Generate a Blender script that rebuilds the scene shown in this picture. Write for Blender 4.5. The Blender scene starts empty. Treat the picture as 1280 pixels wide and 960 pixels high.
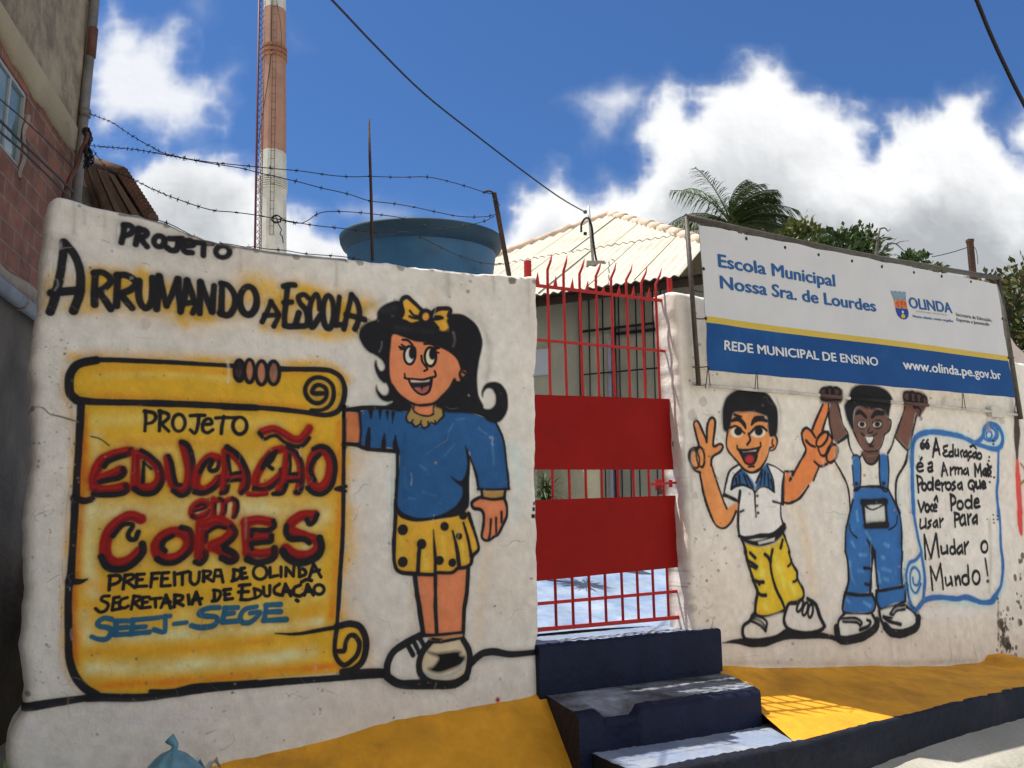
import bpy, math, random
import numpy as np
from mathutils import Vector
rnd = random.Random(7)
sc = bpy.context.scene
COL = sc.collection

# ------------------------------------------------------------------ camera
FPX, PITCH, EYE = 1073.0, math.radians(9.5), 1.55
cam = bpy.data.objects.new('camera', bpy.data.cameras.new('camera'))
COL.objects.link(cam)
cam.data.sensor_width = 36.0
cam.data.lens = FPX / 1280 * 36.0
cam.data.clip_start, cam.data.clip_end = 0.05, 2000
cam.location = (0, 0, EYE)
cam.rotation_euler = (math.pi / 2 + PITCH, 0, 0)
sc.camera = cam

# ------------------------------------------------------------------ exposure
sc.view_settings.view_transform = 'Standard'
sc.view_settings.look = 'None'
sc.view_settings.exposure = 0.64
sc.view_settings.gamma = 1.0
sc.cycles.use_denoising = True
sc.cycles.max_bounces = 8
sc.cycles.use_adaptive_sampling = True
sc.cycles.adaptive_threshold = 0.015

# ------------------------------------------------------------------ sun
TOSUN = Vector((-0.413, 0.067, 1.0)).normalized()
SUN_EL = math.asin(TOSUN.z)
sun = bpy.data.objects.new('sun', bpy.data.lights.new('sun', 'SUN'))
COL.objects.link(sun)
sun.data.energy = 3.9
sun.data.angle = math.radians(0.5)
sun.data.color = (1.0, 0.95, 0.87)
sun.rotation_euler = TOSUN.to_track_quat('Z', 'Y').to_euler()
sun.location = (-4, 2, 12)

# ------------------------------------------------------------------ geometry of the view (to place things at their real spots)
CP, SP = math.cos(PITCH), math.sin(PITCH)
def ray(x, y):
    x = np.asarray(x, float); y = np.asarray(y, float)
    a = (x - 640) / FPX; b = (480 - y) / FPX
    return np.stack([a, CP - b * SP, SP + b * CP], -1)
EYEP = np.array([0, 0, EYE])
def at(x, y, Y):                       # point seen at pixel, at depth Y in front of the eye
    d = ray(x, y)
    return Vector(EYEP + d * (Y / d[..., 1]))
def on_plane(x, y, P, N):
    d = ray(x, y)
    t = np.dot(np.asarray(P) - EYEP, N) / (d @ np.asarray(N))
    return EYEP + d * t[..., None]
EH = np.array([1, 0.6, 0]) / math.hypot(1, 0.6)      # along the school wall
NH = np.array([EH[1], -EH[0], 0.0])                  # out of the wall, to the street
W0 = np.array([0, 4.7, 0.0])
def W(u, off, z):
    p = W0 + EH * u + NH * off
    return Vector((p[0], p[1], z))
def wall_uz(x, y, off=0.0):
    P = on_plane(x, y, W0 + NH * off, NH)
    return np.stack([(P - W0) @ EH, P[..., 2]], -1)
def WP(x, y, off=0.0):
    u, z = wall_uz(x, y, off)
    return W(u, off, z)

# ------------------------------------------------------------------ noise helpers
def vnoise(h, w, cell, rs):
    gh, gw = int(h / cell) + 3, int(w / cell) + 3
    g = rs.random((gh, gw)).astype(np.float32)
    yy = np.arange(h) / cell; xx = np.arange(w) / cell
    yi = yy.astype(int); xi = xx.astype(int)
    fy = yy - yi; fx = xx - xi
    fy = (fy * fy * (3 - 2 * fy)).astype(np.float32)[:, None]; fx = (fx * fx * (3 - 2 * fx)).astype(np.float32)[None, :]
    a = g[yi][:, xi]; b = g[yi][:, xi + 1]; c = g[yi + 1][:, xi]; d = g[yi + 1][:, xi + 1]
    return (a * (1 - fx) + b * fx) * (1 - fy) + (c * (1 - fx) + d * fx) * fy
def fbm(h, w, cell, octv, seed, gain=0.5):
    rs = np.random.RandomState(seed)
    o = np.zeros((h, w), np.float32); amp = 1.0; tot = 0
    for k in range(octv):
        if cell < 1: break
        o += amp * vnoise(h, w, cell, rs); tot += amp
        amp *= gain; cell /= 2.03
    return o / tot
def smooth01(x): 
    x = np.clip(x, 0, 1); return x * x * (3 - 2 * x)
def lin(c):
    c = np.asarray(c, float) / 255.0
    return np.where(c <= 0.04045, c / 12.92, ((c + 0.055) / 1.055) ** 2.4)
def srgb(c):
    c = np.clip(c, 0, 1)
    return np.where(c <= 0.0031308, c * 12.92, 1.055 * c ** (1 / 2.4) - 0.055)
def make_image(name, rgb, alpha=None):
    h, w, _ = rgb.shape
    img = bpy.data.images.new(name, w, h, alpha=alpha is not None)
    px = np.ones((h, w, 4), np.float32)
    px[..., :3] = srgb(rgb)
    if alpha is not None: px[..., 3] = alpha
    if alpha is not None: img.alpha_mode = 'CHANNEL_PACKED'
    img.pixels.foreach_set(px.ravel()); img.update(); img.pack()
    return img

# ------------------------------------------------------------------ polylines
def P8(ox, oy, txt, k=8.0):
    """one traced line 'x,y x,y ...' in a k-times enlarged sheet whose corner is ox,oy"""
    return [(ox + float(a) / k, oy + float(b) / k) for a, b in (q.split(',') for q in txt.split())]
def catmull(pts, closed=False, n=5):
    p = np.asarray(pts, float)
    if len(p) < 3: return p
    if closed: q = np.vstack([p[-1], p, p[0], p[1]])
    else: q = np.vstack([2 * p[0] - p[1], p, 2 * p[-1] - p[-2]])
    out = []
    t = np.linspace(0, 1, n, endpoint=False)[:, None]
    for i in range(1, len(q) - 2):
        a, b, c, d = q[i - 1], q[i], q[i + 1], q[i + 2]
        out.append(0.5 * (2 * b + (c - a) * t + (2 * a - 5 * b + 4 * c - d) * t ** 2 + (3 * b - a - 3 * c + d) * t ** 3))
    o = np.vstack(out)
    return o if closed else np.vstack([o, p[-1:]])
def ell(cx, cy, rx, ry, rot=0, n=28):
    t = np.linspace(0, 2 * math.pi, n, endpoint=False); r = math.radians(rot)
    x = rx * np.cos(t); y = ry * np.sin(t)
    return [(cx + a * math.cos(r) - b * math.sin(r), cy + a * math.sin(r) + b * math.cos(r)) for a, b in zip(x, y)]

# ------------------------------------------------------------------ world: blue sky with cumulus clouds (all mapped by direction)
def build_world():
    w = bpy.data.worlds.new('World'); sc.world = w; w.use_nodes = True
    nt = w.node_tree; nt.nodes.clear()
    N = nt.nodes.new; L = nt.links.new
    out = N('ShaderNodeOutputWorld'); bg = N('ShaderNodeBackground'); L(bg.outputs[0], out.inputs[0])
    sky = N('ShaderNodeTexSky'); sky.sky_type = 'NISHITA'; sky.sun_disc = False
    sky.sun_elevation = SUN_EL
    sky.sun_rotation = math.atan2(TOSUN.x, TOSUN.y)
    sky.air_density = 1.0; sky.dust_density = 0.4; sky.ozone_density = 2.2; sky.altitude = 10
    bg.inputs['Strength'].default_value = 0.15
    # cloud map on the tangent plane x/y, z/y of the sky in front
    x0, x1, z0, z1, st = -0.86, 0.86, -0.05, 0.80, 0.0013
    Wd, Hd = int((x1 - x0) / st), int((z1 - z0) / st)
    def tang(pts):
        p = np.asarray(pts, float); d = ray(p[:, 0], p[:, 1])
        return np.stack([d[:, 0] / d[:, 1], d[:, 2] / d[:, 1]], -1)
    n1 = fbm(Hd, Wd, 120, 7, 3, 0.50); n2 = fbm(Hd, Wd, 46, 6, 11, 0.55); n3 = fbm(Hd, Wd, 120, 7, 5)
    # billow noise for cauliflower edges
    rs = np.random.RandomState(21); bil = np.zeros((Hd, Wd), np.float32); amp = 1; cell = 60
    for k in range(5):
        bil += amp * np.abs(2 * vnoise(Hd, Wd, cell, rs) - 1); amp *= .55; cell /= 2.1
    bil = 1 - bil / 2.1
    XX, YY = np.meshgrid(x0 + (np.arange(Wd) + .5) * st, z0 + (np.arange(Hd) + .5) * st)
    XX = XX.astype(np.float32); YY = YY.astype(np.float32)
    # domain warp
    wx = XX + (n2 - .5) * 0.035; wy = YY + (n3 - .5) * 0.035
    def sdf(poly):
        P = tang(poly); Q = np.roll(P, -1, 0)
        lo = P.min(0) - .2; hi = P.max(0) + .2
        i0, i1 = np.clip(((np.array([lo[1], hi[1]]) - z0) / st).astype(int), 0, Hd)
        j0, j1 = np.clip(((np.array([lo[0], hi[0]]) - x0) / st).astype(int), 0, Wd)
        x = wx[i0:i1, j0:j1]; y = wy[i0:i1, j0:j1]
        d = np.full(x.shape, 9.0, np.float32); ins = np.zeros(x.shape, bool)
        for a, b in zip(P, Q):
            ab = b - a; t = np.clip(((x - a[0]) * ab[0] + (y - a[1]) * ab[1]) / (ab @ ab + 1e-12), 0, 1)
            d = np.minimum(d, (x - a[0] - t * ab[0]) ** 2 + (y - a[1] - t * ab[1]) ** 2)
            if a[1] != b[1]:
                c = (a[1] > y) != (b[1] > y)
                ins ^= c & (x < (b[0] - a[0]) * (y - a[1]) / (b[1] - a[1]) + a[0])
        d = np.sqrt(d); full = np.full((Hd, Wd), -.2, np.float32)
        full[i0:i1, j0:j1] = np.where(ins, d, -d)
        return full
    dens = np.full((Hd, Wd), -1.0, np.float32)
    big = [(628,280),(645,236),(680,222),(703,212),(722,240),(760,236),(786,212),(796,180),(803,128),(828,108),(856,122),(880,108),(905,104),(926,86),(942,66),(966,64),(986,84),(1002,108),(1030,116),(1052,122),(1076,152),(1086,190),(1108,158),(1136,152),(1170,142),(1186,124),(1212,126),(1228,122),(1230,150),(1252,166),(1262,190),(1290,215),(1330,205),(1400,240),(1400,520),(560,520),(600,300)]
    cl = [(big, 1.0, .030), ([(1256,172),(1285,142),(1330,140),(1330,205),(1262,194)], 1.0, .02),
          ([(722,120),(745,108),(782,97),(801,101),(798,124),(776,134),(764,164),(736,166),(728,142)], .80, .030),
          ([(108,40),(130,46),(150,24),(176,42),(208,38),(220,58),(234,92),(256,104),(262,120),(262,148),(232,160),(200,172),(150,178),(104,182)], .86, .040),
          ([(262,104),(292,84),(286,116),(268,126)], .45, .03), ([(60,30),(104,40),(104,182),(60,190)], .8, .03),
          ([(130,262),(196,218),(240,204),(270,204),(320,214),(332,256),(372,262),(402,280),(430,296),(470,330),(470,420),(100,420)], 1.0, .028),
          ([(240,8),(262,4),(255,20)], .25, .02), ([(440,256),(520,262),(640,258),(640,280),(520,276)], .35, .03),
          ([(356,28),(372,34),(374,52),(362,50)], .25, .02)]
    alpha = np.zeros((Hd, Wd), np.float32); thick = np.zeros((Hd, Wd), np.float32)
    for poly, a, amp in cl:
        s = sdf(poly) + (n1 - .5) * amp * 2.0 + (bil - .62) * amp * (1.7 if a > .9 else 1.6)
        wisp = .55 if a < .9 else 1.0
        al = a * (.72 * smooth01((s + .010) / (.028 if a >= .9 else .055)) + .28 * smooth01((s + .030) / .060))
        if a < .9: al *= smooth01((n1 + .35 * n2 - .42) / .30)
        alpha = np.maximum(alpha, al); thick = np.maximum(thick, s * (1 if a > .9 else .4))
    # light and grey of a cloud seen from below: thin rims bright, deep cores greyer, billows toward the sun brighter
    sh = bil * .5 + n1 * .5
    gy, gx = np.gradient(fbm(Hd, Wd, 90, 4, 31) * .6 + sh * .4)
    rel = np.clip((-gx * .7 - gy * 1.0) * 46, -1, 1)
    core = smooth01((thick - .012 + (n1 - .5) * .16 + (n2 - .5) * .06) / .10) * smooth01((.56 - YY) / .26)
    val = 0.98 + .075 * rel * smooth01(thick / .04) - .60 * core * (.70 + 1.5 * (n3 - .5) + .35 * (1 - bil))
    val = np.clip(val, .50, 1.06)
    tint = np.stack([val * (.985 - .085 * core), val * (.992 - .040 * core), val * np.ones_like(val)], -1)
    img = make_image('cloud_cover', np.clip(tint * .88, 0, 1), alpha)
    tc = N('ShaderNodeTexCoord'); sep = N('ShaderNodeSeparateXYZ'); L(tc.outputs['Generated'], sep.inputs[0])
    def M(op, a, b=None):
        m = N('ShaderNodeMath'); m.operation = op
        for k, v in enumerate([a, b]):
            if v is None: continue
            if isinstance(v, (int, float)): m.inputs[k].default_value = v
            else: L(v, m.inputs[k])
        return m.outputs[0]
    yc = M('MAXIMUM', sep.outputs[1], 0.02)
    uu = M('DIVIDE', M('SUBTRACT', M('DIVIDE', sep.outputs[0], yc), x0), x1 - x0)
    vv = M('DIVIDE', M('SUBTRACT', M('DIVIDE', sep.outputs[2], yc), z0), z1 - z0)
    cmb = N('ShaderNodeCombineXYZ'); L(uu, cmb.inputs[0]); L(vv, cmb.inputs[1])
    it = N('ShaderNodeTexImage'); it.image = img; it.extension = 'CLIP'; it.interpolation = 'Cubic'; L(cmb.outputs[0], it.inputs[0])
    front = M('GREATER_THAN', sep.outputs[1], 0.03)
    fac = M('MULTIPLY', it.outputs['Alpha'], front)
    tintn = N('ShaderNodeMix'); tintn.data_type = 'RGBA'; tintn.blend_type = 'MULTIPLY'; tintn.inputs[0].default_value = 1
    L(sky.outputs[0], tintn.inputs[6]); tintn.inputs[7].default_value = SKY_TINT
    sc_ = N('ShaderNodeMix'); sc_.data_type = 'RGBA'; sc_.blend_type = 'MULTIPLY'; sc_.inputs[0].default_value = 1
    L(it.outputs[0], sc_.inputs[6]); sc_.inputs[7].default_value = (CLOUD, CLOUD, CLOUD, 1); sc_.clamp_result = False
    mx = N('ShaderNodeMix'); mx.data_type = 'RGBA'; L(fac, mx.inputs[0]); L(tintn.outputs[2], mx.inputs[6]); L(sc_.outputs[2], mx.inputs[7])
    # unseen broken cloud, added beside and behind the viewer to whiten the shade
    ns = N('ShaderNodeTexNoise'); ns.inputs['Scale'].default_value = 2.6; ns.inputs['Detail'].default_value = 7; ns.inputs['Roughness'].default_value = .55; L(tc.outputs['Generated'], ns.inputs[0])
    def MR(v, a, b, c, d):
        r = N('ShaderNodeMapRange'); r.interpolation_type = 'SMOOTHSTEP'; L(v, r.inputs[0])
        for k, q in enumerate((a, b, c, d)): r.inputs[k + 1].default_value = q
        return r.outputs[0]
    cov = MR(ns.outputs[0], .40, .54, 0, .95); beh = MR(sep.outputs[1], .25, -.15, 0, 1); up = MR(sep.outputs[2], .0, .10, 0, 1)
    bf = M('MULTIPLY', M('MULTIPLY', cov, beh), up)
    m2 = N('ShaderNodeMix'); m2.data_type = 'RGBA'; L(bf, m2.inputs[0]); L(mx.outputs[2], m2.inputs[6]); m2.inputs[7].default_value = (CLOUD * .86, CLOUD * .83, CLOUD * .77, 1)
    L(m2.outputs[2], bg.inputs[0])
SKY_TINT = (.225, .355, .520, 1); CLOUD = 5.1
build_world()

# ------------------------------------------------------------------ materials
def mat(name, col, rough=0.8, var=0.12, scale=6.0, bump=0.0, bscale=40.0, col2=None, f2=0.5, spec=0.3, metal=0.0, coord='Object', c2scale=2.0, sharp=0.12):
    m = bpy.data.materials.new(name); m.use_nodes = True
    nt = m.node_tree; b = nt.nodes['Principled BSDF']
    N = nt.nodes.new; L = nt.links.new
    b.inputs['Roughness'].default_value = rough; b.inputs['Metallic'].default_value = metal
    b.inputs['Specular IOR Level'].default_value = spec
    tc = N('ShaderNodeTexCoord'); v = tc.outputs[coord]
    no = N('ShaderNodeTexNoise'); no.inputs['Scale'].default_value = scale; no.inputs['Detail'].default_value = 8; no.inputs['Roughness'].default_value = 0.65; L(v, no.inputs[0])
    mr = N('ShaderNodeMapRange'); mr.inputs[1].default_value = .3; mr.inputs[2].default_value = .7; mr.inputs[3].default_value = 1 - var; mr.inputs[4].default_value = 1 + var
    L(no.outputs[0], mr.inputs[0])
    base = N('ShaderNodeMix'); base.data_type = 'RGBA'; base.inputs[6].default_value = (*col, 1); base.inputs[7].default_value = (*(col2 or col), 1)
    base.inputs[0].default_value = 0
    if col2:
        n2 = N('ShaderNodeTexNoise'); n2.inputs['Scale'].default_value = c2scale; n2.inputs['Detail'].default_value = 10; n2.inputs['Roughness'].default_value = 0.7; L(v, n2.inputs[0])
        r2 = N('ShaderNodeMapRange'); r2.inputs[1].default_value = f2 - sharp; r2.inputs[2].default_value = f2 + sharp; r2.clamp = True
        L(n2.outputs[0], r2.inputs[0]); L(r2.outputs[0], base.inputs[0])
    mul = N('ShaderNodeMix'); mul.data_type = 'RGBA'; mul.blend_type = 'MULTIPLY'; mul.inputs[0].default_value = 1
    L(base.outputs[2], mul.inputs[6]); L(mr.outputs[0], mul.inputs[7]); L(mul.outputs[2], b.inputs['Base Color'])
    if bump:
        n3 = N('ShaderNodeTexNoise'); n3.inputs['Scale'].default_value = bscale; n3.inputs['Detail'].default_value = 8; L(v, n3.inputs[0])
        bp = N('ShaderNodeBump'); bp.inputs['Strength'].default_value = bump; bp.inputs['Distance'].default_value = 0.02; L(n3.outputs[0], bp.inputs['Height']); L(bp.outputs[0], b.inputs['Normal'])
    return m
def mural_mat(name, img):
    m = bpy.data.materials.new(name); m.use_nodes = True
    nt = m.node_tree; b = nt.nodes['Principled BSDF']; N = nt.nodes.new; L = nt.links.new
    b.inputs['Roughness'].default_value = 0.82; b.inputs['Specular IOR Level'].default_value = 0.25
    it = N('ShaderNodeTexImage'); it.image = img; it.extension = 'EXTEND'; it.interpolation = 'Cubic'
    tc = N('ShaderNodeTexCoord'); L(tc.outputs['UV'], it.inputs[0])
    geo = N('ShaderNodeNewGeometry')
    n1 = N('ShaderNodeTexNoise'); n1.inputs['Scale'].default_value = 19; n1.inputs['Detail'].default_value = 9; n1.inputs['Roughness'].default_value = .62; L(geo.outputs['Position'], n1.inputs[0])
    mp = N('ShaderNodeMapping'); mp.inputs['Scale'].default_value = (1, 1, .45); L(geo.outputs['Position'], mp.inputs[0])
    n2 = N('ShaderNodeTexNoise'); n2.inputs['Scale'].default_value = 75; n2.inputs['Detail'].default_value = 6; L(mp.outputs[0], n2.inputs[0])
    ad = N('ShaderNodeMath'); ad.operation = 'ADD'; L(n1.outputs[0], ad.inputs[0])
    m2 = N('ShaderNodeMath'); m2.operation = 'MULTIPLY'; m2.inputs[1].default_value = .25; L(n2.outputs[0], m2.inputs[0]); L(m2.outputs[0], ad.inputs[1])
    bp = N('ShaderNodeBump'); bp.inputs['Strength'].default_value = .42; bp.inputs['Distance'].default_value = 0.016; L(ad.outputs[0], bp.inputs['Height']); L(bp.outputs[0], b.inputs['Normal'])
    mr = N('ShaderNodeMapRange'); mr.inputs[1].default_value = .35; mr.inputs[2].default_value = .65; mr.inputs[3].default_value = .93; mr.inputs[4].default_value = 1.05; L(n1.outputs[0], mr.inputs[0])
    mul = N('ShaderNodeMix'); mul.data_type = 'RGBA'; mul.blend_type = 'MULTIPLY'; mul.inputs[0].default_value = 1
    L(it.outputs[0], mul.inputs[6]); L(mr.outputs[0], mul.inputs[7]); L(mul.outputs[2], b.inputs['Base Color'])
    return m

# ------------------------------------------------------------------ spray paint on a wall (paint lives in metres on the wall: u along it, z up)
WHITE = np.array([0.83, 0.795, 0.735])
SHADE_REF = lin((184, 177, 169))
def paint_col(r, g, b):                # pigment whose shaded look beside the white wall is r,g,b
    return np.clip(lin((r, g, b)) / SHADE_REF * WHITE, 0.008, 0.85)
class Paint:
    def __init__(s, u0, u1, z0, z1, step, seed):
        s.u0, s.u1, s.z0, s.z1, s.st = u0, u1, z0, z1, step
        s.w, s.h = int((u1 - u0) / step), int((z1 - z0) / step)
        s.U = (u0 + (np.arange(s.w) + .5) * step).astype(np.float32); s.Z = (z0 + (np.arange(s.h) + .5) * step).astype(np.float32)
        big = fbm(s.h, s.w, .5 / step, 7, seed); fine = fbm(s.h, s.w, .05 / step, 5, seed + 1)
        s.n = fbm(s.h, s.w, .12 / step, 6, seed + 2, .6); s.sp = np.random.RandomState(seed).random((s.h, s.w)).astype(np.float32)
        s.fine = fine
        f = (1 + .14 * (big - .5) + .12 * (fine - .5))[..., None]
        s.rgb = (WHITE * f).astype(np.float32)
        warm = smooth01((fbm(s.h, s.w, .8 / step, 6, seed + 3) - .42) / .35)[..., None]
        s.rgb *= (1 - .10 * warm * np.array([.1, .55, 1.0]))
        s.masks = {}; s.reg = ()
    def uz(s, pts):
        p = np.asarray(pts, float); return wall_uz(p[:, 0], p[:, 1])
    def scale(s, pts):
        c = np.mean(np.asarray(pts, float), 0)
        q = s.uz([c, c + (1, 0), c + (0, 1)])
        return math.sqrt(abs(np.cross(q[1] - q[0], q[2] - q[0])))
    def rng(s, lo, hi):
        i0 = max(0, int((lo[1] - s.z0) / s.st)); i1 = min(s.h, int((hi[1] - s.z0) / s.st) + 2)
        j0 = max(0, int((lo[0] - s.u0) / s.st)); j1 = min(s.w, int((hi[0] - s.u0) / s.st) + 2)
        return i0, i1, j0, j1
    def sd(s, P, wd, R):
        Q = R + float(np.max(wd)) * .5
        lo, hi = P.min(0) - Q, P.max(0) + Q
        i0, i1, j0, j1 = s.rng(lo, hi)
        if i1 <= i0 or j1 <= j0: return None
        D = np.full((i1 - i0, j1 - j0), R, np.float32)
        for k in range(len(P) - 1):
            a, b = P[k], P[k + 1]
            rr = R + max(wd[k], wd[k + 1]) * .5
            r = s.rng(np.minimum(a, b) - rr, np.maximum(a, b) + rr)
            if r[1] <= r[0] or r[3] <= r[2]: continue
            x = s.U[r[2]:r[3]][None, :]; y = s.Z[r[0]:r[1]][:, None]
            ab = b - a; l2 = ab @ ab + 1e-12
            t = np.clip(((x - a[0]) * ab[0] + (y - a[1]) * ab[1]) / l2, 0, 1)
            d = np.sqrt((x - a[0] - t * ab[0]) ** 2 + (y - a[1] - t * ab[1]) ** 2) - (wd[k] * (1 - t) + wd[k + 1] * t) * .5
            v = D[r[0] - i0:r[1] - i0, r[2] - j0:r[3] - j0]
            np.minimum(v, d, out=v)
        return (i0, i1, j0, j1), D
    def comp(s, box, a, col):
        i0, i1, j0, j1 = box
        v = s.rgb[i0:i1, j0:j1]
        v += a[..., None] * (np.asarray(col, np.float32) - v)
    def mark(s, box, m):
        for nm in s.reg:
            if nm not in s.masks: s.masks[nm] = np.zeros((s.h, s.w), bool)
            s.masks[nm][box[0]:box[1], box[2]:box[3]] |= m
    def stroke(s, pts, w, col, a=1.0, soft=1.8, halo=.34, sharp=False, taper=None, nomark=False):
        sc_ = s.scale(pts)
        P = s.uz(pts)
        n0 = len(P)
        if not sharp and n0 > 2: P = catmull(P)
        w = w * 1.16 + (.55 if w > 1.4 else .2)
        wd = np.full(len(P), w * sc_)
        if taper: wd *= np.interp(np.linspace(0, 1, len(P)), np.linspace(0, 1, len(taper)), taper)
        so = soft * sc_; hw = max(w * .75, 3.6) * sc_
        R = so + (hw * 1.6 if halo else 0)
        r = s.sd(P, wd, R)
        if r is None: return
        box, D = r; i0, i1, j0, j1 = box
        nn = s.n[i0:i1, j0:j1]; D = D + (nn - .5) * so * 1.1
        if halo:
            sp = s.sp[i0:i1, j0:j1]
            h = halo * np.exp(-np.clip(D, 0, None) / (hw * .42)) * (D < R * .98) * (.55 + .9 * sp * nn * 2 * .5)
            s.comp(box, np.clip(h, 0, 1) * a, col)
        al = smooth01(.5 - D / so) * a
        s.comp(box, al * (1 - .02 * nn), col)
        if not nomark: s.mark(box, D < so * .3)
    def inside(s, P, box):
        i0, i1, j0, j1 = box
        x = s.U[j0:j1][None, :]; y = s.Z[i0:i1][:, None]
        m = np.zeros((i1 - i0, j1 - j0), bool)
        for a, b in zip(P, np.roll(P, -1, 0)):
            if a[1] == b[1]: continue
            k0 = np.searchsorted(s.Z[i0:i1], min(a[1], b[1])); k1 = np.searchsorted(s.Z[i0:i1], max(a[1], b[1]))
            if k1 <= k0: continue
            m[k0:k1] ^= x < (b[0] - a[0]) * (y[k0:k1] - a[1]) / (b[1] - a[1]) + a[0]
        return m
    def fill(s, pts, col, a=1.0, soft=1.5, sharp=False, mottle=.10, nomark=False):
        sc_ = s.scale(pts); P = s.uz(pts)
        if not sharp: P = catmull(P, True, 4)
        Pc = np.vstack([P, P[:1]]); so = soft * sc_
        r = s.sd(Pc, np.zeros(len(Pc)), so)
        if r is None: return
        box, D = r
        m = s.inside(P, box)
        al = np.where(m, .5 + .5 * np.clip(D / so, 0, 1), .5 - .5 * np.clip(D / so, 0, 1)) * a
        i0, i1, j0, j1 = box
        c = np.asarray(col, np.float32) * (1 + mottle * 2 * (s.n[i0:i1, j0:j1, None] - .5))
        s.comp(box, al, c)
        if not nomark: s.mark(box, m)
    def glow(s, pts, w, col, a=.5, grain=.5):
        sc_ = s.scale(pts); P = s.uz(pts); P = catmull(P) if len(P) > 2 else P
        R = w * sc_ * 1.15
        r = s.sd(P, np.zeros(len(P)), R)
        if r is None: return
        box, D = r; i0, i1, j0, j1 = box
        nn = s.n[i0:i1, j0:j1]
        g = np.exp(-(D / (w * sc_ * .48)) ** 2) * smooth01((R - D) / (R * .35))
        g *= np.clip(.35 + 1.5 * (nn - .25) * 1.2, .1, 1.25) * (1 - grain * .5 + grain * s.sp[i0:i1, j0:j1])
        s.comp(box, np.clip(g * a, 0, 1), col)
    def blot(s, cx, cy, r, col, a=.8, th=.55):           # ragged stain
        q = s.uz([(cx, cy)])[0]; sc_ = s.scale([(cx, cy), (cx + 1, cy + 1)]); R = r * sc_
        i0, i1, j0, j1 = box = s.rng(q - R, q + R)
        if i1 <= i0 or j1 <= j0: return
        x = s.U[j0:j1][None, :]; y = s.Z[i0:i1][:, None]
        g = 1 - np.sqrt((x - q[0]) ** 2 + (y - q[1]) ** 2) / R
        s.comp(box, smooth01((s.n[i0:i1, j0:j1] * .6 + s.fine[i0:i1, j0:j1] * .5 + g * .55 - .35 - th) / .16) * a * (g > 0), col)
    def weather(s, x0, x1, y0, y1, cracks, specks, seed):
        rs = random.Random(seed)
        for k in range(cracks):
            x, y = rs.uniform(x0, x1), rs.uniform(y0, y1); a = rs.uniform(0, 6.28); P = [(x, y)]
            for i in range(rs.randrange(4, 9)):
                a += rs.gauss(0, .55); x += math.cos(a) * rs.uniform(2, 6); y += math.sin(a) * rs.uniform(2, 5); P.append((x, y))
            s.stroke(P, rs.uniform(.1, .45), paint_col(116, 106, 96), a=rs.uniform(.35, .8), soft=.8, halo=0, sharp=True, taper=[.4, 1, .4], nomark=True)
        for k in range(specks):
            x, y = rs.uniform(x0, x1), rs.uniform(y0, y1); r = rs.choice((.5, .6, .8, 1.1, 1.6))
            s.fill(ell(x, y, r * rs.uniform(.7, 1.6), r, rs.uniform(0, 180), 7), paint_col(*rs.choice(((88,78,70),(120,108,98),(70,62,58)))), a=rs.uniform(.3, .85), soft=.9, nomark=True)
        for k in range(specks // 14):      # scuffs and thin runs of dirt
            x, y = rs.uniform(x0, x1), rs.uniform(y0, y1); L = rs.uniform(8, 34); c = paint_col(*rs.choice(((150,140,128),(140,128,114),(210,204,194))))
            s.glow([(x, y), (x + rs.gauss(0, 1.5), y + L * .5), (x + rs.gauss(0, 2), y + L)], rs.uniform(1.5, 4), c, rs.uniform(.2, .5))
    def finish(s):
        s.rgb *= (1 + .11 * (s.n[..., None] - .5) + .10 * (s.fine[..., None] - .5))
        chip = smooth01((s.fine * .7 + s.n * .3 - .755) / .02)[..., None] * .22
        s.rgb += chip * (WHITE * .93 - s.rgb)
        pits = smooth01((.20 - (s.fine * .6 + s.n * .4)) / .05)[..., None] * .55
        s.rgb *= 1 - pits * .6

BK = paint_col(24, 24, 28); YE = paint_col(202, 143, 40); RD = paint_col(126, 20, 18); BL = paint_col(34, 73, 116)
ORG = paint_col(205, 140, 45); SKIN = paint_col(203, 110, 74); SKIN2 = paint_col(204, 120, 70); TAN = paint_col(138, 112, 64)
WHT = paint_col(184, 178, 170); NAVY = paint_col(38, 88, 140); DSK = paint_col(94, 68, 60); BLU = paint_col(44, 88, 140)
DRED = paint_col(92, 20, 26)

def lettering(p, ori, items, w, col, k=8.0, **kw):
    for t in items.split(';'):
        t = t.strip()
        if not t: continue
        sharp = t[0] == '!'
        if sharp: t = t[1:]
        if t[0] == 'o':
            v = [float(q) for q in t[1:].replace(',', ' ').split()]
            cx, cy, rx, ry = v[:4]; rot = v[4] if len(v) > 4 else 0
            e = ell(ori[0] + cx / k, ori[1] + cy / k, rx / k, ry / k, rot); e.append(e[0])
            p.stroke(e, w / k, col, sharp=True, **kw)
        else:
            p.stroke(P8(*ori, t, k), w / k, col, sharp=sharp, **kw)

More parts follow.
